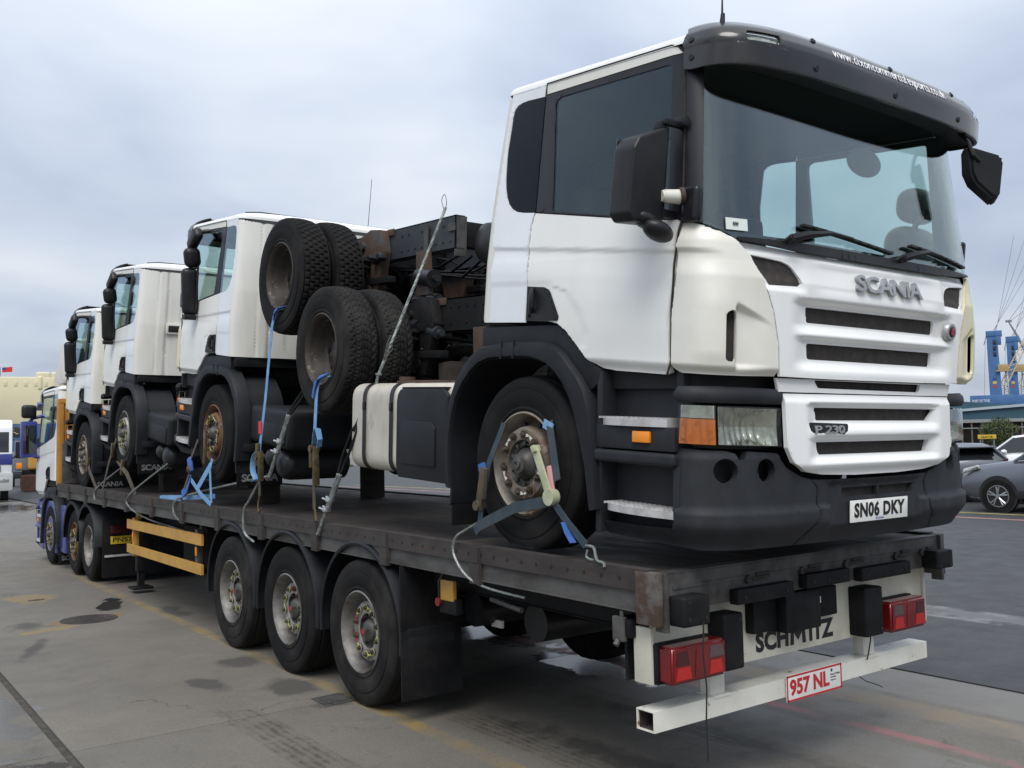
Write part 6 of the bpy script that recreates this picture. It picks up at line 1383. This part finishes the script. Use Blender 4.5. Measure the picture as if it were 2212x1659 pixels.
# ================================================================== background: left
mat('ship_cream', (.66, .60, .40), .6, col2=(.60, .54, .37), nscale=.15, rust=(.5, .42, .25), rustlo=.68, rusthi=.8, rscale=.3)
mat('ship_blue', (.035, .10, .26), .5, col2=(.03, .085, .22), nscale=.2)
mat('opening_dark', (.03, .03, .028), .8, col2=(.16, .14, .10), nscale=1.2, nlo=.55, nhi=.6)
mat('car_grey', (.15, .165, .19), .35, .5, coat=.5); mat('car_dark', (.085, .092, .11), .35, .5, coat=.5); mat('car_white', (.72, .73, .74), .3, coat=.6)
mat('car_glass', (.012, .014, .016), .06, spec=.8); mat('car_black', (.012, .012, .013), .5); mat('alloy', (.42, .43, .44), .3, .8); mat('chrome', (.6, .6, .6), .15, 1)
mat('crane_blue', (.050, .135, .31), .6, col2=(.042, .11, .26), nscale=.3); mat('crane_yellow', (.36, .25, .11), .6); mat('crane_pale', (.55, .46, .30), .6); mat('crane_grey', (.16, .18, .20), .6)
mat('gangway_teal', (.030, .085, .12), .55, col2=(.025, .07, .10), nscale=.3); mat('gangway_rail', (.36, .42, .46), .5)
mat('pier_brown', (.13, .11, .09), .85, col2=(.06, .055, .05), nscale=.8); mat('pier_grey', (.24, .25, .25), .8)
mat('digger_yellow', (.50, .28, .05), .55, col2=(.42, .23, .05), nscale=2); mat('track_rust', (.12, .055, .030), .85, col2=(.07, .04, .03), nscale=5, bump=.4)
mat('leaf', (.055, .075, .022), .75, col2=(.085, .10, .03), nscale=1.5); mat('leaf_dark', (.035, .052, .018), .75); mat('bark', (.06, .045, .03), .9)
mat('sign_yellow', (.55, .38, .03), .5); mat('lorry_grey', (.45, .46, .45), .5); mat('red_body', (.40, .04, .04), .4); mat('hill', (.09, .10, .09), .95, col2=(.12, .12, .11), nscale=.05)
HV = Vector((FW[0], FW[1], 0)).normalized(); HR = Vector((HV.y, -HV.x, 0))
def frame_at(p, right=None):
    """matrix: local x to the right of the picture, local y away from the camera"""
    r = Vector(right) if right else None
    d = (Vector((p[0], p[1], 0))-Vector((CAM[0], CAM[1], 0))).normalized() if r is None else None
    if r is None: r = Vector((d.y, -d.x, 0))
    else: d = Vector((-r.y, r.x, 0))
    return Matrix(((r.x, d.x, 0, p[0]), (r.y, d.y, 0, p[1]), (0, 0, 1, 0), (0, 0, 0, 1)))
def bthing(name, label, cat, p, right=None, group=None):
    t = thing(name, label, cat, group=group); t.matrix_world = frame_at(p, right); return t
# ---- ship
D = 112; p = at(60, 960, D); t = bthing('cargo_ship', 'cream and blue cargo ship moored far behind the blue tractor unit', 'ship', p)
sc = D/FPX; H = lambda py, px=60: float(at(px, py, D).z)
zc, zb = H(814), H(917)
b = B(); b.box2((-60, 0, zb), (22, 14, zc), bev=.25); b.obj('superstructure', 'ship_cream', t)
b = B(); b.box2((-60, -.12, -.04), (22, 14, zb-.01), bev=.05); b.obj('hull', 'ship_blue', t)
for px0, px1 in ((73, 124),):
    x0 = (px0-60)*sc; x1 = (px1-60)*sc; b = B(); b.box2((x0, .1, zc-.4), (x0+(x1-x0)*.48, 5, H(803)), bev=.18, seg=3); b.box2((x0+(x1-x0)*.52, .1, zc-.4), (x1, 5, H(803)), bev=.18, seg=3); b.obj('deck_house', 'ship_cream', t)
for px in (80, 112): b = B(); x = (px-60)*sc; b.box2((x-.25, -.10, H(842)), (x+.25, .6, H(812)), bev=.2, seg=3); b.obj('air_duct', 'ship_cream', t)
for k in range(9): b = B(); x = -5.2+.95*k; b.box2((x, -.05, H(835)), (x+.40, .3, H(822)), bev=.1); b.obj('hull_port', 'ship_cream', t)
b = B(); b.box2(((8-60)*sc, -.20, H(943)), ((46-60)*sc, -.125, H(922)), bev=.1); b.obj('side_opening', 'opening_dark', t)
b = B()
for k in range(9): b.box(((11-60+3.8*k)*sc, -.24, H(926+13*random.random())), (.24, .06, .08), Matrix.Rotation(random.uniform(-.5, .5), 4, 'Y'))
b.obj('opening_gear', 'crane_pale', t)
b = B(); b.tube([((12-60)*sc, .3, zc), ((12-60)*sc, .3, zc+1.0)], .03, 6); b.obj('flag_staff', 'bark', t)
b = B(); x = (15-60)*sc; z = zc+.45
b.add([(x, .3, z), (x+.95, .34, z+.08), (x+.95, .34, z+.62), (x, .3, z+.52), (x, .33, z), (x+.95, .37, z+.08), (x+.95, .37, z+.62), (x, .33, z+.52)], [(0, 1, 2, 3), (7, 6, 5, 4), (0, 4, 5, 1), (1, 5, 6, 2), (2, 6, 7, 3), (3, 7, 4, 0)]); b.obj('flag', 'tag_red', t)
b = B(); b.add([(x+.02, .285, z+.28), (x+.34, .295, z+.30), (x+.34, .295, z+.54), (x+.02, .285, z+.51)], [(0, 1, 2, 3)]); b.obj('flag_canton', 'letter_blue', t)
# ---- lorry at the left edge
p = gnd(6, 1083); t = bthing('parked_lorry', 'white and blue lorry cut off by the left edge of the picture', 'truck', p)
b = B(); b.prism([(0, 1.15), (0, 2.0), (.18, 3.05), (.5, 3.38), (2.1, 3.38), (2.1, 1.15)], 'x', -2.15, .33, bev=.10); b.obj('cab', 'car_white', t)
b = B(); b.prism([(-.015, 2.02), (.13, 2.86), (.20, 2.86), (.06, 2.02)], 'x', -2.0, .20, bev=.02); b.obj('windscreen', 'car_glass', t)
b = B(); b.box2((.325, .5, 2.05), (.34, 1.4, 2.8), bev=.006); b.obj('side_window', 'car_glass', t)
b = B(); b.box2((-2.16, -.03, 1.50), (.34, 2.0, 1.95), bev=.04); b.obj('blue_band', 'blue_paint', t)
b = B(); b.box2((-2.18, -.12, .42), (.36, 1.2, 1.18), bev=.08); b.obj('bumper', 'lorry_grey', t)
b = B(); b.box2((-.25, -.135, .78), (.22, -.10, .98), bev=.02); b.obj('headlight', 'reflector', t)
b = B(); b.box2((-1.7, -.05, 1.2), (-.1, -.02, 1.48), bev=.02); b.obj('grille', 'car_black', t)
b = B(); b.tube([(.3, .3, 2.55), (.72, .2, 2.5), (.75, .2, 2.1), (.33, .3, 1.75)], .03, 6); b.box2((.58, .14, 1.75), (.80, .26, 2.45), bev=.04); b.obj('mirror', 'car_black', t)
for yy in (.55, 3.9):
    for s in (.05, -1.85): b = B(); b.lathe([(-.15, .3), (-.15, .48), (.15, .48), (.15, .3), (.10, .12), (.10, 0)], 28, 0, 'x', (s, yy, .48)); b.obj('wheel', 'tyre', t)
b = B(); b.box2((-2.1, 2.2, 1.0), (.28, 7.5, 3.4), bev=.05); b.obj('box_body', 'lorry_grey', t)
# ---- tracked digger and dark lorry
p = gnd(70, 1062); t = bthing('tracked_digger', 'small yellow and grey tracked digger standing beyond the blue tractor', 'digger', p); k = 1/FPX*float((Vector(p[:2])-Vector(CAM[:2])).length)
def pz(py): return (1062-py)*k
for s, yy in ((0, 0), (1, 1.7)):
    b = B(); b.prism(round_poly([(-.52, .04), (.55, .04), (.62, .5), (.5, .88), (-.5, .88), (-.6, .5)], .25), 'y', yy-.05, yy+.45); b.obj('track', 'track_rust', t)
    b = B()
    for i in range(8): b.box((.02, yy-.06, .1+.1*i), (1.12, .03, .05))
    b.obj('track_plate', 'track_rust', t)
b = B(); b.box2((-.5, .2, .88), (.75, 2.0, 1.12), bev=.05); b.obj('turntable', 'chassis_dark', t)
b = B(); b.box2((-.22, .0, 1.12), (.78, 2.1, pz(981)), bev=.14, seg=3); b.box2((-.02, -.02, pz(992)), (.55, .03, pz(986)), bev=.005); b.obj('engine_cover', 'digger_yellow', t)
b = B(); b.box2((-.85, .3, 1.1), (-.2, 1.5, pz(962)), bev=.08); b.obj('cab', 'crane_grey', t)
b = B(); b.box2((-.80, .285, 1.75), (-.28, .31, pz(966)), bev=.01); b.obj('cab_glass', 'car_glass', t)
b = B(); b.box2((-.75, -.02, 1.2), (-.5, .05, 1.5), bev=.01); b.obj('warning_panel', 'amber', t)
b = B(); b.prism([(-1.0, .9), (-.85, 1.4), (-1.4, 1.9), (-1.55, 1.7)], 'y', .8, 1.1, bev=.03); b.obj('boom', 'crane_grey', t)
p = gnd(38, 1052); t = bthing('dark_lorry', 'dark grey lorry parked between the digger and the left edge lorry', 'truck', p)
b = B(); b.box2((-.55, 0, .85), (1.3, 2.2, 2.1), bev=.12); b.obj('cab', 'crane_grey', t)
b = B(); b.box2((-.2, -.02, 1.5), (1.0, .05, 2.0), bev=.02); b.obj('windscreen', 'car_glass', t)
b = B(); b.box2((-.5, -.05, .5), (1.2, .2, .85), bev=.05); b.obj('bumper', 'car_black', t)
for x in (-.3, 1.0): b = B(); b.lathe([(-.15, .3), (-.15, .5), (.15, .5), (.15, .3), (.1, 0)], 24, 0, 'x', (x, .5, .5)); b.obj('wheel', 'tyre', t)
b = B(); b.tube([(-.5, .2, 1.9), (-.75, .15, 1.85), (-.75, .15, 1.4)], .03, 6); b.box2((-.85, .1, 1.35), (-.68, .2, 1.8), bev=.03); b.obj('mirror', 'car_black', t)
# grass verge and quay wall behind
p = at(40, 1030, 92); b = B(); b.box2((-70, 0, -.05), (30, 9, .25), bev=.05); o = b.obj('grass_verge', 'leaf'); o.matrix_world = frame_at(p); tag(o, 'strip of grass along the quay edge by the ship', 'verge', kind='structure')
# ================================================================== background: right
def car(t, paint, L_=4.45, W_=1.84, hood=.98, roof=1.62, rear_slope=.35, suv=True, rear_light=False):
    """x: length (front at x=0 ... L), y: across, z up; built symmetric about y=0"""
    hw = W_/2
    st = [(0.0, .42, .60, .70), (.06, .34, .82, .90), (.35, .30, hood-.04, .97), (1.15, .30, hood+.06, 1.0), (1.9, .30, hood+.10, 1.0), (3.2, .30, hood+.13, 1.0), (L_-.45, .32, hood+.16, .99), (L_-.08, .38, hood+.10, .93), (L_, .48, hood-.05, .86)]
    b = B(); vs = []; 
    for x, z0, z1, k in st:
        h = hw*k
        ring = [(-h*.90, z0), (-h, z0+.14), (-h*1.01, (z0+z1)/2), (-h*.985, z1-.12), (-h*.90, z1-.02), (-h*.6, z1+.02), (0, z1+.035)]
        ring = ring+[(-y, z) for y, z in ring[-2::-1]]
        vs += [(x, y, z) for y, z in ring]
    m = 13; n = len(st)
    b.add(vs, [(i*m+j, i*m+j+1, i*m+m+j+1, i*m+m+j) for i in range(n-1) for j in range(m-1)]+[(i*m+m-1, i*m, i*m+m, i*m+2*m-1) for i in range(n-1)]+[tuple(range(m)), tuple(range((n-1)*m, n*m))[::-1]])
    b.obj('body', paint, t, ang=50)
    gl = [(1.20, hood+.02, .88), (1.95, roof-.06, .74), (3.0, roof-.05, .75), (L_-.85, roof-.10, .74), (L_-.15, hood+.12, .84)]
    b = B(); vs = []
    for x, z, k in gl: vs += [(x, -hw*k, z), (x, hw*k, z)]
    base = [(x, -hw*.93, hood+.02) for x, z, k in gl]+[(x, hw*.93, hood+.02) for x, z, k in gl]; g = len(gl)
    vs2 = []; 
    for i, (x, z, k) in enumerate(gl): vs2 += [(x, -hw*.93, hood+.02), (x, -hw*k, z), (x, hw*k, z), (x, hw*.93, hood+.02)]
    b.add(vs2, [(i*4+j, i*4+j+1, i*4+5+j, i*4+4+j) for i in range(g-1) for j in range(3)]); b.obj('glasshouse', 'car_glass', t, ang=30)
    b = B(); rp = [(1.90, roof-.05, .745), (2.3, roof, .74), (3.0, roof+.005, .74), (L_-.85, roof-.05, .74), (L_-.55, roof-.12, .72)]; vs = []
    for x, z, k in rp: vs += [(x, -hw*k-.01, z-.03), (x, -hw*k*.9, z+.02), (x, 0, z+.04), (x, hw*k*.9, z+.02), (x, hw*k+.01, z-.03)]
    b.add(vs, [(i*5+j, i*5+j+1, i*5+6+j, i*5+5+j) for i in range(len(rp)-1) for j in range(4)]); b.obj('roof', paint, t, ang=50)
    for s in (-1, 1):
        b = B(); b.tube([(1.20, s*hw*.90, hood+.05), (1.95, s*hw*.755, roof-.04)], .035, 6); b.tube([(2.75, s*hw*.93, hood+.08), (2.80, s*hw*.765, roof-.05)], .03, 6); b.tube([(L_-.85, s*hw*.755, roof-.08), (L_-.15, s*hw*.87, hood+.12)], .05, 6); b.obj('pillar', paint, t)
        b = B(); q = bmesh.new(); bmesh.ops.create_uvsphere(q, u_segments=14, v_segments=8, radius=1); bmesh.ops.scale(q, vec=(.10, .13, .08), verts=q.verts); b.merge(q, Matrix.Translation((1.65, s*(hw+.08), hood+.13))); b.obj('wing_mirror', 'car_white', t)
        for x in (.88, L_-.85):
            b = B(); b.lathe([(0, .385), (.02, .385), (.02, 0)], 32, 0, 'y', (x, s*(hw-.005)-(.02 if s > 0 else 0)*0, .36)) if False else b.cyl((x, s*(hw-.10), .37), (x, s*(hw+.008), .37), .405, n=32); b.obj('wheel_arch', 'car_black', t)
            b = B(); b.cyl((x, s*(hw-.2), .345), (x, s*(hw+.018), .345), .345, n=36); w_ = b.obj('wheel', 'tyre', t)
            b = B(); b.cyl((x, s*(hw+.0185), .345), (x, s*(hw+.021), .345), .225, n=30); b.obj('rim_well', 'car_black', w_)
            b = B()
            for k in range(5):
                a = 2*pi*k/5+.3
                for da in (-.16, .16): b.tube([(x+.05*cos(a), s*(hw+.026), .345+.05*sin(a)), (x+.205*cos(a+da), s*(hw+.024), .345+.205*sin(a+da))], .018, 5)
            n_ = 30; b.tube([(x+.222*cos(2*pi*k/n_), s*(hw+.022), .345+.222*sin(2*pi*k/n_)) for k in range(n_+1)], .011, 5); b.cyl((x, s*(hw+.02), .345), (x, s*(hw+.035), .345), .05, n=14); b.obj('alloy_rim', 'alloy', w_)
        b = B(); b.prism([(.10, hood-.22), (.50, hood-.10), (.46, hood-.02), (.16, hood-.10)], 'y', s*(hw*.93), s*(hw*.995), bev=.01); b.obj('headlight', 'reflector', t)
        b = B(); b.box2((L_-.35, s*hw*.72, hood-.06), (L_-.02, s*hw*.975, hood+.08), bev=.03); b.obj('tail_light', 'red_bright', t)
        b = B(); b.box2((.95, s*(hw*.99), .30), (L_-.95, s*(hw*1.012), .46), bev=.02); b.obj('sill', 'car_black', t)
        b = B(); b.box((2.65, s*hw*1.012, .72), (.006, .006, .62)); b.box((1.62, s*hw*1.012, .72), (.006, .006, .55)); b.obj('door_gap', 'car_black', t)
        b = B(); b.tube([(1.30, s*hw*.935, hood+.06), (2.75, s*hw*.955, hood+.085), (L_-.4, s*hw*.93, hood+.13)], .010, 5); b.obj('window_trim', 'chrome', t)
    b = B(); b.box2((-.02, -hw*.55, .45), (.10, hw*.55, .75), bev=.03); b.obj('front_grille', 'car_black', t)
    if rear_light:
        b = B(); b.box2((L_-.75, -hw*.68, roof-.10), (L_-.30, hw*.68, roof-.06), bev=.015); b.obj('spoiler', paint, t)
# grey SUV: side towards the camera, nose to +y
t = thing('parked_car', 'grey metallic SUV with silver alloy wheels parked right of the lorry cab', 'car', (18.17+.92, 8.03+.88, .006), (0, 0, radians(-90)), group='cars parked beyond the asphalt')
car(t, 'car_grey', 4.5, 1.86, 1.02, 1.62); t.scale = (1.12, 1.12, 1.12)
def place(px, D, ang, ax):
    q = at(px, 950, D); return (q.x-cos(ang)*ax, q.y-sin(ang)*ax, .006)
def cthing(label, px, D, ang, ax): return thing('parked_car', label, 'car', place(px, D, radians(ang), ax), (0, 0, radians(ang)), group='cars parked beyond the asphalt')
t = cthing('dark grey hatchback with red tail light behind the SUV nose', 2112, 28.5, 228, 4.3)
car(t, 'car_dark', 4.3, 1.82, 1.02, 1.58, rear_light=True)
t = cthing('white car with dark windows parked behind the grey ones', 2070, 37, -66, 0.2)
car(t, 'car_white', 5.2, 1.95, 1.12, 1.78)
t = cthing('dark car half hidden behind the SUV bonnet at the right edge', 2196, 29.0, -70, 0.6)
car(t, 'car_dark', 4.5, 1.84, .98, 1.62)
# ---- gangway
D = 125; p = at(2150, 900, D); t = bthing('covered_gangway', 'long blue-green covered gangway crossing below the cranes', 'gangway', p); sc = D/FPX
H = lambda py, px=2150: float(at(px, py, D).z)
b = B(); c = [(-8, 0, H(855)), (8, 0, H(889)), (8, 0, H(922)), (-8, 0, H(902))]
b.add([(x, y, z) for y in (0, 3) for x, _, z in c], [(0, 1, 2, 3), (7, 6, 5, 4), (0, 4, 5, 1), (1, 5, 6, 2), (2, 6, 7, 3), (3, 7, 4, 0)]); b.obj('body', 'gangway_teal', t)
b = B(); b.add([(x, y, z) for y in (-.3, 3.4) for x, z in ((-8, H(886)), (8, H(869)), (8, H(875)), (-8, H(891)))], [(0, 1, 2, 3), (7, 6, 5, 4), (0, 4, 5, 1), (1, 5, 6, 2), (2, 6, 7, 3), (3, 7, 4, 0)]); b.obj('conveyor', 'gangway_rail', t)
for x in (-1.4, 2.6): b = B(); b.box2((x-.25, .8, -.04), (x+.25, 1.6, H(915)), bev=.03); b.obj('support', 'crane_grey', t)
# ---- pier shed
D = 100; p = at(2140, 930, D); t = bthing('pier_shed', 'long low timber pier with dark posts under the gangway', 'pier', p); sc = D/FPX
H = lambda py, px=2140: float(at(px, py, D).z)
b = B(); b.box2((-14, .0, H(912)), (12, 6, H(905))); b.obj('deck', 'pier_grey', t)
b = B(); b.box2((-14, 3.5, -.04), (12, 4, H(912))); b.obj('back_wall', 'pier_brown', t)
for k in range(30): b = B(); x = -13.5+.85*k; b.box2((x-.07, .1, -.04), (x+.07, .3, H(912))); b.obj('post', 'pier_brown', t)
b = B(); b.box2((-14, .05, H(925)), (12, .2, H(923))); b.obj('rail', 'pier_grey', t)
# sign
p = at(2132, 943, 60); t = bthing('gate_sign', 'small yellow GATE sign above the white car', 'sign', p); sc = 60/FPX; z0, z1 = float(at(2132, 948, 60).z), float(at(2132, 939, 60).z)
b = B(); b.box2((-16*sc, 0, z0), (16*sc, .04, z1), bev=.01); pn = b.obj('panel', 'sign_yellow', t)
lettering('sign_letters', 'GATE', 'letter_black', flat((-10*sc, -.002, z0+.06), (1, 0, 0), (0, 0, 1), (0, -1, 0), 20*sc, (z1-z0)-.12, .004), pn, bold=.02)
for x in (-.35, .35): b = B(); b.box2((x-.03, .045, -.04), (x+.03, .09, z1)); b.obj('post', 'crane_grey', t)
# red vehicle at the edge
p = at(2212, 945, 48); t = bthing('red_van', 'red van roof showing above the parked cars at the right edge', 'van', p); z1 = float(at(2212, 936, 48).z)
b = B(); b.prism([(-.6, .5), (-.5, 1.0), (.0, z1), (3.6, z1), (3.7, .5)], 'y', 0, 1.9, bev=.06); b.obj('body', 'red_body', t)
b = B(); b.prism([(.2, 1.2), (.3, z1-.15), (1.4, z1-.15), (1.4, 1.2)], 'y', -.01, .02); b.obj('window', 'car_glass', t)
for x in (.3, 2.9): b = B(); b.cyl((x, -.01, .33), (x, .2, .33), .33, n=24); b.obj('wheel', 'tyre', t)
# shrub
p = at(2158, 940, 62); t = bthing('round_shrub', 'round yellow-green shrub growing beneath the gangway', 'shrub', p); R_ = 62/FPX
zc_ = float(at(2160, 930, 62).z)
b = B()
for k in range(7):
    a = 2*pi*k/7; b.tube([(0, 0, -.04), (.25*cos(a), .25*sin(a), .8), (.7*cos(a), .7*sin(a), zc_+.1)], [.05, .035, .015], 6)
b.obj('stems', 'bark', t)
vs, fs, mi = [], [], []
for k in range(5200):
    while True:
        q = Vector((random.uniform(-1, 1), random.uniform(-1, 1), random.uniform(-1, 1)))
        r_ = q.length
        if .35 < r_ < 1: break
    nn = noise.noise(q*2.3)
    if nn < -.22: continue
    c = Vector((q.x*1.05, q.y*1.0, zc_-.05+q.z*.82))*1.0; c += q.normalized()*nn*.25
    s_ = random.uniform(.035, .075); d = Vector((random.gauss(0, 1), random.gauss(0, 1), random.gauss(0, 1))).normalized(); e_ = d.orthogonal().normalized(); f_ = d.cross(e_)
    i = len(vs); vs += [c-e_*s_, c+f_*s_*.45, c+e_*s_, c-f_*s_*.45]; fs.append((i, i+1, i+2, i+3)); mi.append(0 if random.random() < .7 else 1)
me = bpy.data.meshes.new('foliage'); me.from_pydata(vs, [], fs); me.polygons.foreach_set('material_index', mi); me.materials.append(MAT['leaf']); me.materials.append(MAT['leaf_dark'])
o = link('foliage', me, t); o['kind'] = 'stuff'
# ---- harbour cranes
def crane(label, px_l, px_r, py_top, D, boom_top, text):
    p = at((px_l+px_r)/2, 870, D); t = bthing('harbour_crane', label, 'crane', p, group='blue harbour cranes'); sc = D/FPX; H = lambda py: float(at((px_l+px_r)/2, py, D).z)
    w = (px_r-px_l)*sc
    b = B(); b.add([(x, y, z) for (xa, xb, z) in ((-w*.45, w*.62, H(866)), (-w*.5, w*.42, H(py_top+10))) for x, y in ((xa, 0), (xb, 0), (xb, w*.9), (xa, w*.9))], [(3, 2, 1, 0), (4, 5, 6, 7), (0, 1, 5, 4), (1, 2, 6, 5), (2, 3, 7, 6), (3, 0, 4, 7)]); tw = b.obj('tower', 'crane_blue', t)
    b = B(); b.box2((-w*.55, -.2, H(py_top+12)), (w*.85, w, H(py_top)), bev=.15); b.box2((w*.3, -.1, H(py_top+30)), (w*.75, w*.8, H(py_top+12)), bev=.1); b.obj('tower_head', 'crane_blue', t)
    for k in range(3): b = B(); b.box2((w*.02, -.12, H(py_top+30+13*k)), (w*.30, -.02, H(py_top+20+13*k)), bev=.03); b.obj('window', 'car_glass', tw)
    b = B(); b.box2((-w*2.2, -.5, H(874)), (w*1.5, w*1.4, H(853)), bev=.15); bs = b.obj('machine_house', 'crane_blue', t)
    b = B(); b.box2((-w*1.6, -.4, H(893)), (w*1.0, w*1.2, H(874)), bev=.1); b.obj('slew_ring', 'crane_grey', t)
    for x in (-w*1.4, w*.9):
        b = B(); b.box2((x-.8, 0, -.04), (x+.8, w, H(893)), bev=.05); b.obj('portal_leg', 'crane_blue', t)
    lettering('crane_letters', text, 'letter_white', flat((-w*2.0, -.52, H(868)), (1, 0, 0), (0, 0, 1), (0, -1, 0), w*1.5 if text != 'TYNE' else w*.8, (H(858)-H(868))*.6, .02), bs)
    for z_, m_ in ((H(834), 'red_body'), (H(826), 'sign_yellow'), (H(818), 'letter_blue')): b = B(); b.box2((-w*.15, -.05, z_-.45), (w*.18, -.012, z_+.35)); b.obj('notice', m_, tw)
    b = B(); b.box2((w*.35, -.8, H(800)), (w*1.25, w*.4, H(788)), bev=.05); b.box2((w*.2, -1.0, H(803)), (w*1.35, w*.5, H(800))); b.obj('driver_cab', 'crane_yellow', t)
    # lattice boom rising to the right
    b = B(); A0 = Vector((w*.6, w*.4, H(838))); A1 = Vector(((boom_top[0]-(px_l+px_r)/2)*sc, w*.4, H(boom_top[1]))); d = (A1-A0).normalized(); u_ = Vector((0, 1, 0)); v_ = d.cross(u_).normalized(); hh = w*.28; n = 26
    cs = [(-1, -1), (1, -1), (1, 1), (-1, 1)]
    for a, c in cs: b.tube([A0+u_*a*hh+v_*c*hh, A1+u_*a*hh*.5+v_*c*hh*.5], .16, 5)
    for k in range(n):
        f0, f1 = k/n, (k+1)/n; P0 = A0.lerp(A1, f0); P1 = A0.lerp(A1, f1); h0, h1 = hh*(1-.5*f0), hh*(1-.5*f1)
        for i in range(4):
            a, c = cs[i], cs[(i+1) % 4]; b.tube([P0+u_*a[0]*h0+v_*a[1]*h0, P1+u_*c[0]*h1+v_*c[1]*h1], .09, 4)
    b.obj('lattice_boom', 'crane_pale', t)
    b = B()
    for k in range(4): b.tube([Vector((w*.1+.3*k, w*.3, H(py_top))), A1+Vector((-6-3*k, 0, 4+k))], .05, 4)
    b.tube([Vector((-w*.6, .2, H(py_top+18))), Vector((-w*.95, .2, H(855)))], .05, 4); b.tube([Vector((-w*.5, .2, H(py_top+10))), Vector((-w*.75, .2, H(py_top+30)))], .12, 4)
    b.obj('hoist_cable', 'crane_grey', t)
    b = B()
    for k in range(6): b.tube([(w*.55, w*.2, H(866-5*k)), (w*1.3, w*.2, H(858-5*k))], .08, 4)
    b.tube([(w*.7, w*.2, H(870)), (w*1.0, w*.2, H(800))], .12, 5); b.tube([(w*1.2, w*.2, H(870)), (w*1.0, w*.2, H(800))], .12, 5); b.obj('stair_tower', 'crane_grey', t)
crane('blue harbour crane tower with yellow cab, the nearer and taller of two', 2141, 2161, 714, 330, (2290, 560), 'PORT OF TYNE')
crane('blue harbour crane behind the taller one at the right edge', 2183, 2199, 726, 372, (2330, 560), 'TYNE')
# jib tip above the cranes
D = 400; p = at(2190, 870, D); t = bthing('dockside_jib', 'thin dark crane jib leaning against the sky between the blue cranes', 'crane', p); sc = D/FPX
H = lambda py: float(at(2190, py, D).z)
b = B(); b.tube([(-2*sc, 0, H(692)), (14*sc, 0, H(730)), (36*sc, 0, H(800)), (44*sc, 0, H(870))], [.25, .5, .6, .7], 6); b.box((-1*sc, 0, H(693)), (2.2, .6, .8)); b.obj('jib', 'crane_grey', t)
b = B(); b.tube([(-1*sc, 0, H(692)), (60*sc, 0, H(600))], .08, 4); b.tube([(0, 0, H(694)), (70*sc, 0, H(640))], .08, 4); b.obj('stay', 'crane_grey', t)
# far bank
b = B(); random.seed(3)
n = 60; pts = []
for k in range(n+1):
    a = radians(-40+150*k/n); r = 620; pts.append((CAM[0]+r*sin(a), CAM[1]+r*cos(a), 5+4*noise.noise(Vector((k*.3, 2.1, 0)))))
b.add([(x, y, -.2) for x, y, z in pts]+[(x, y, z) for x, y, z in pts]+[(CAM[0]+(x-CAM[0])*1.1, CAM[1]+(y-CAM[1])*1.1, z*1.4) for x, y, z in pts], [(k, k+1, n+2+k, n+1+k) for k in range(n)]+[(n+1+k, n+2+k, 2*n+3+k, 2*n+2+k) for k in range(n)])
o = b.obj('far_bank', 'hill'); tag(o, 'low hazy far bank along the horizon', 'bank', kind='structure')
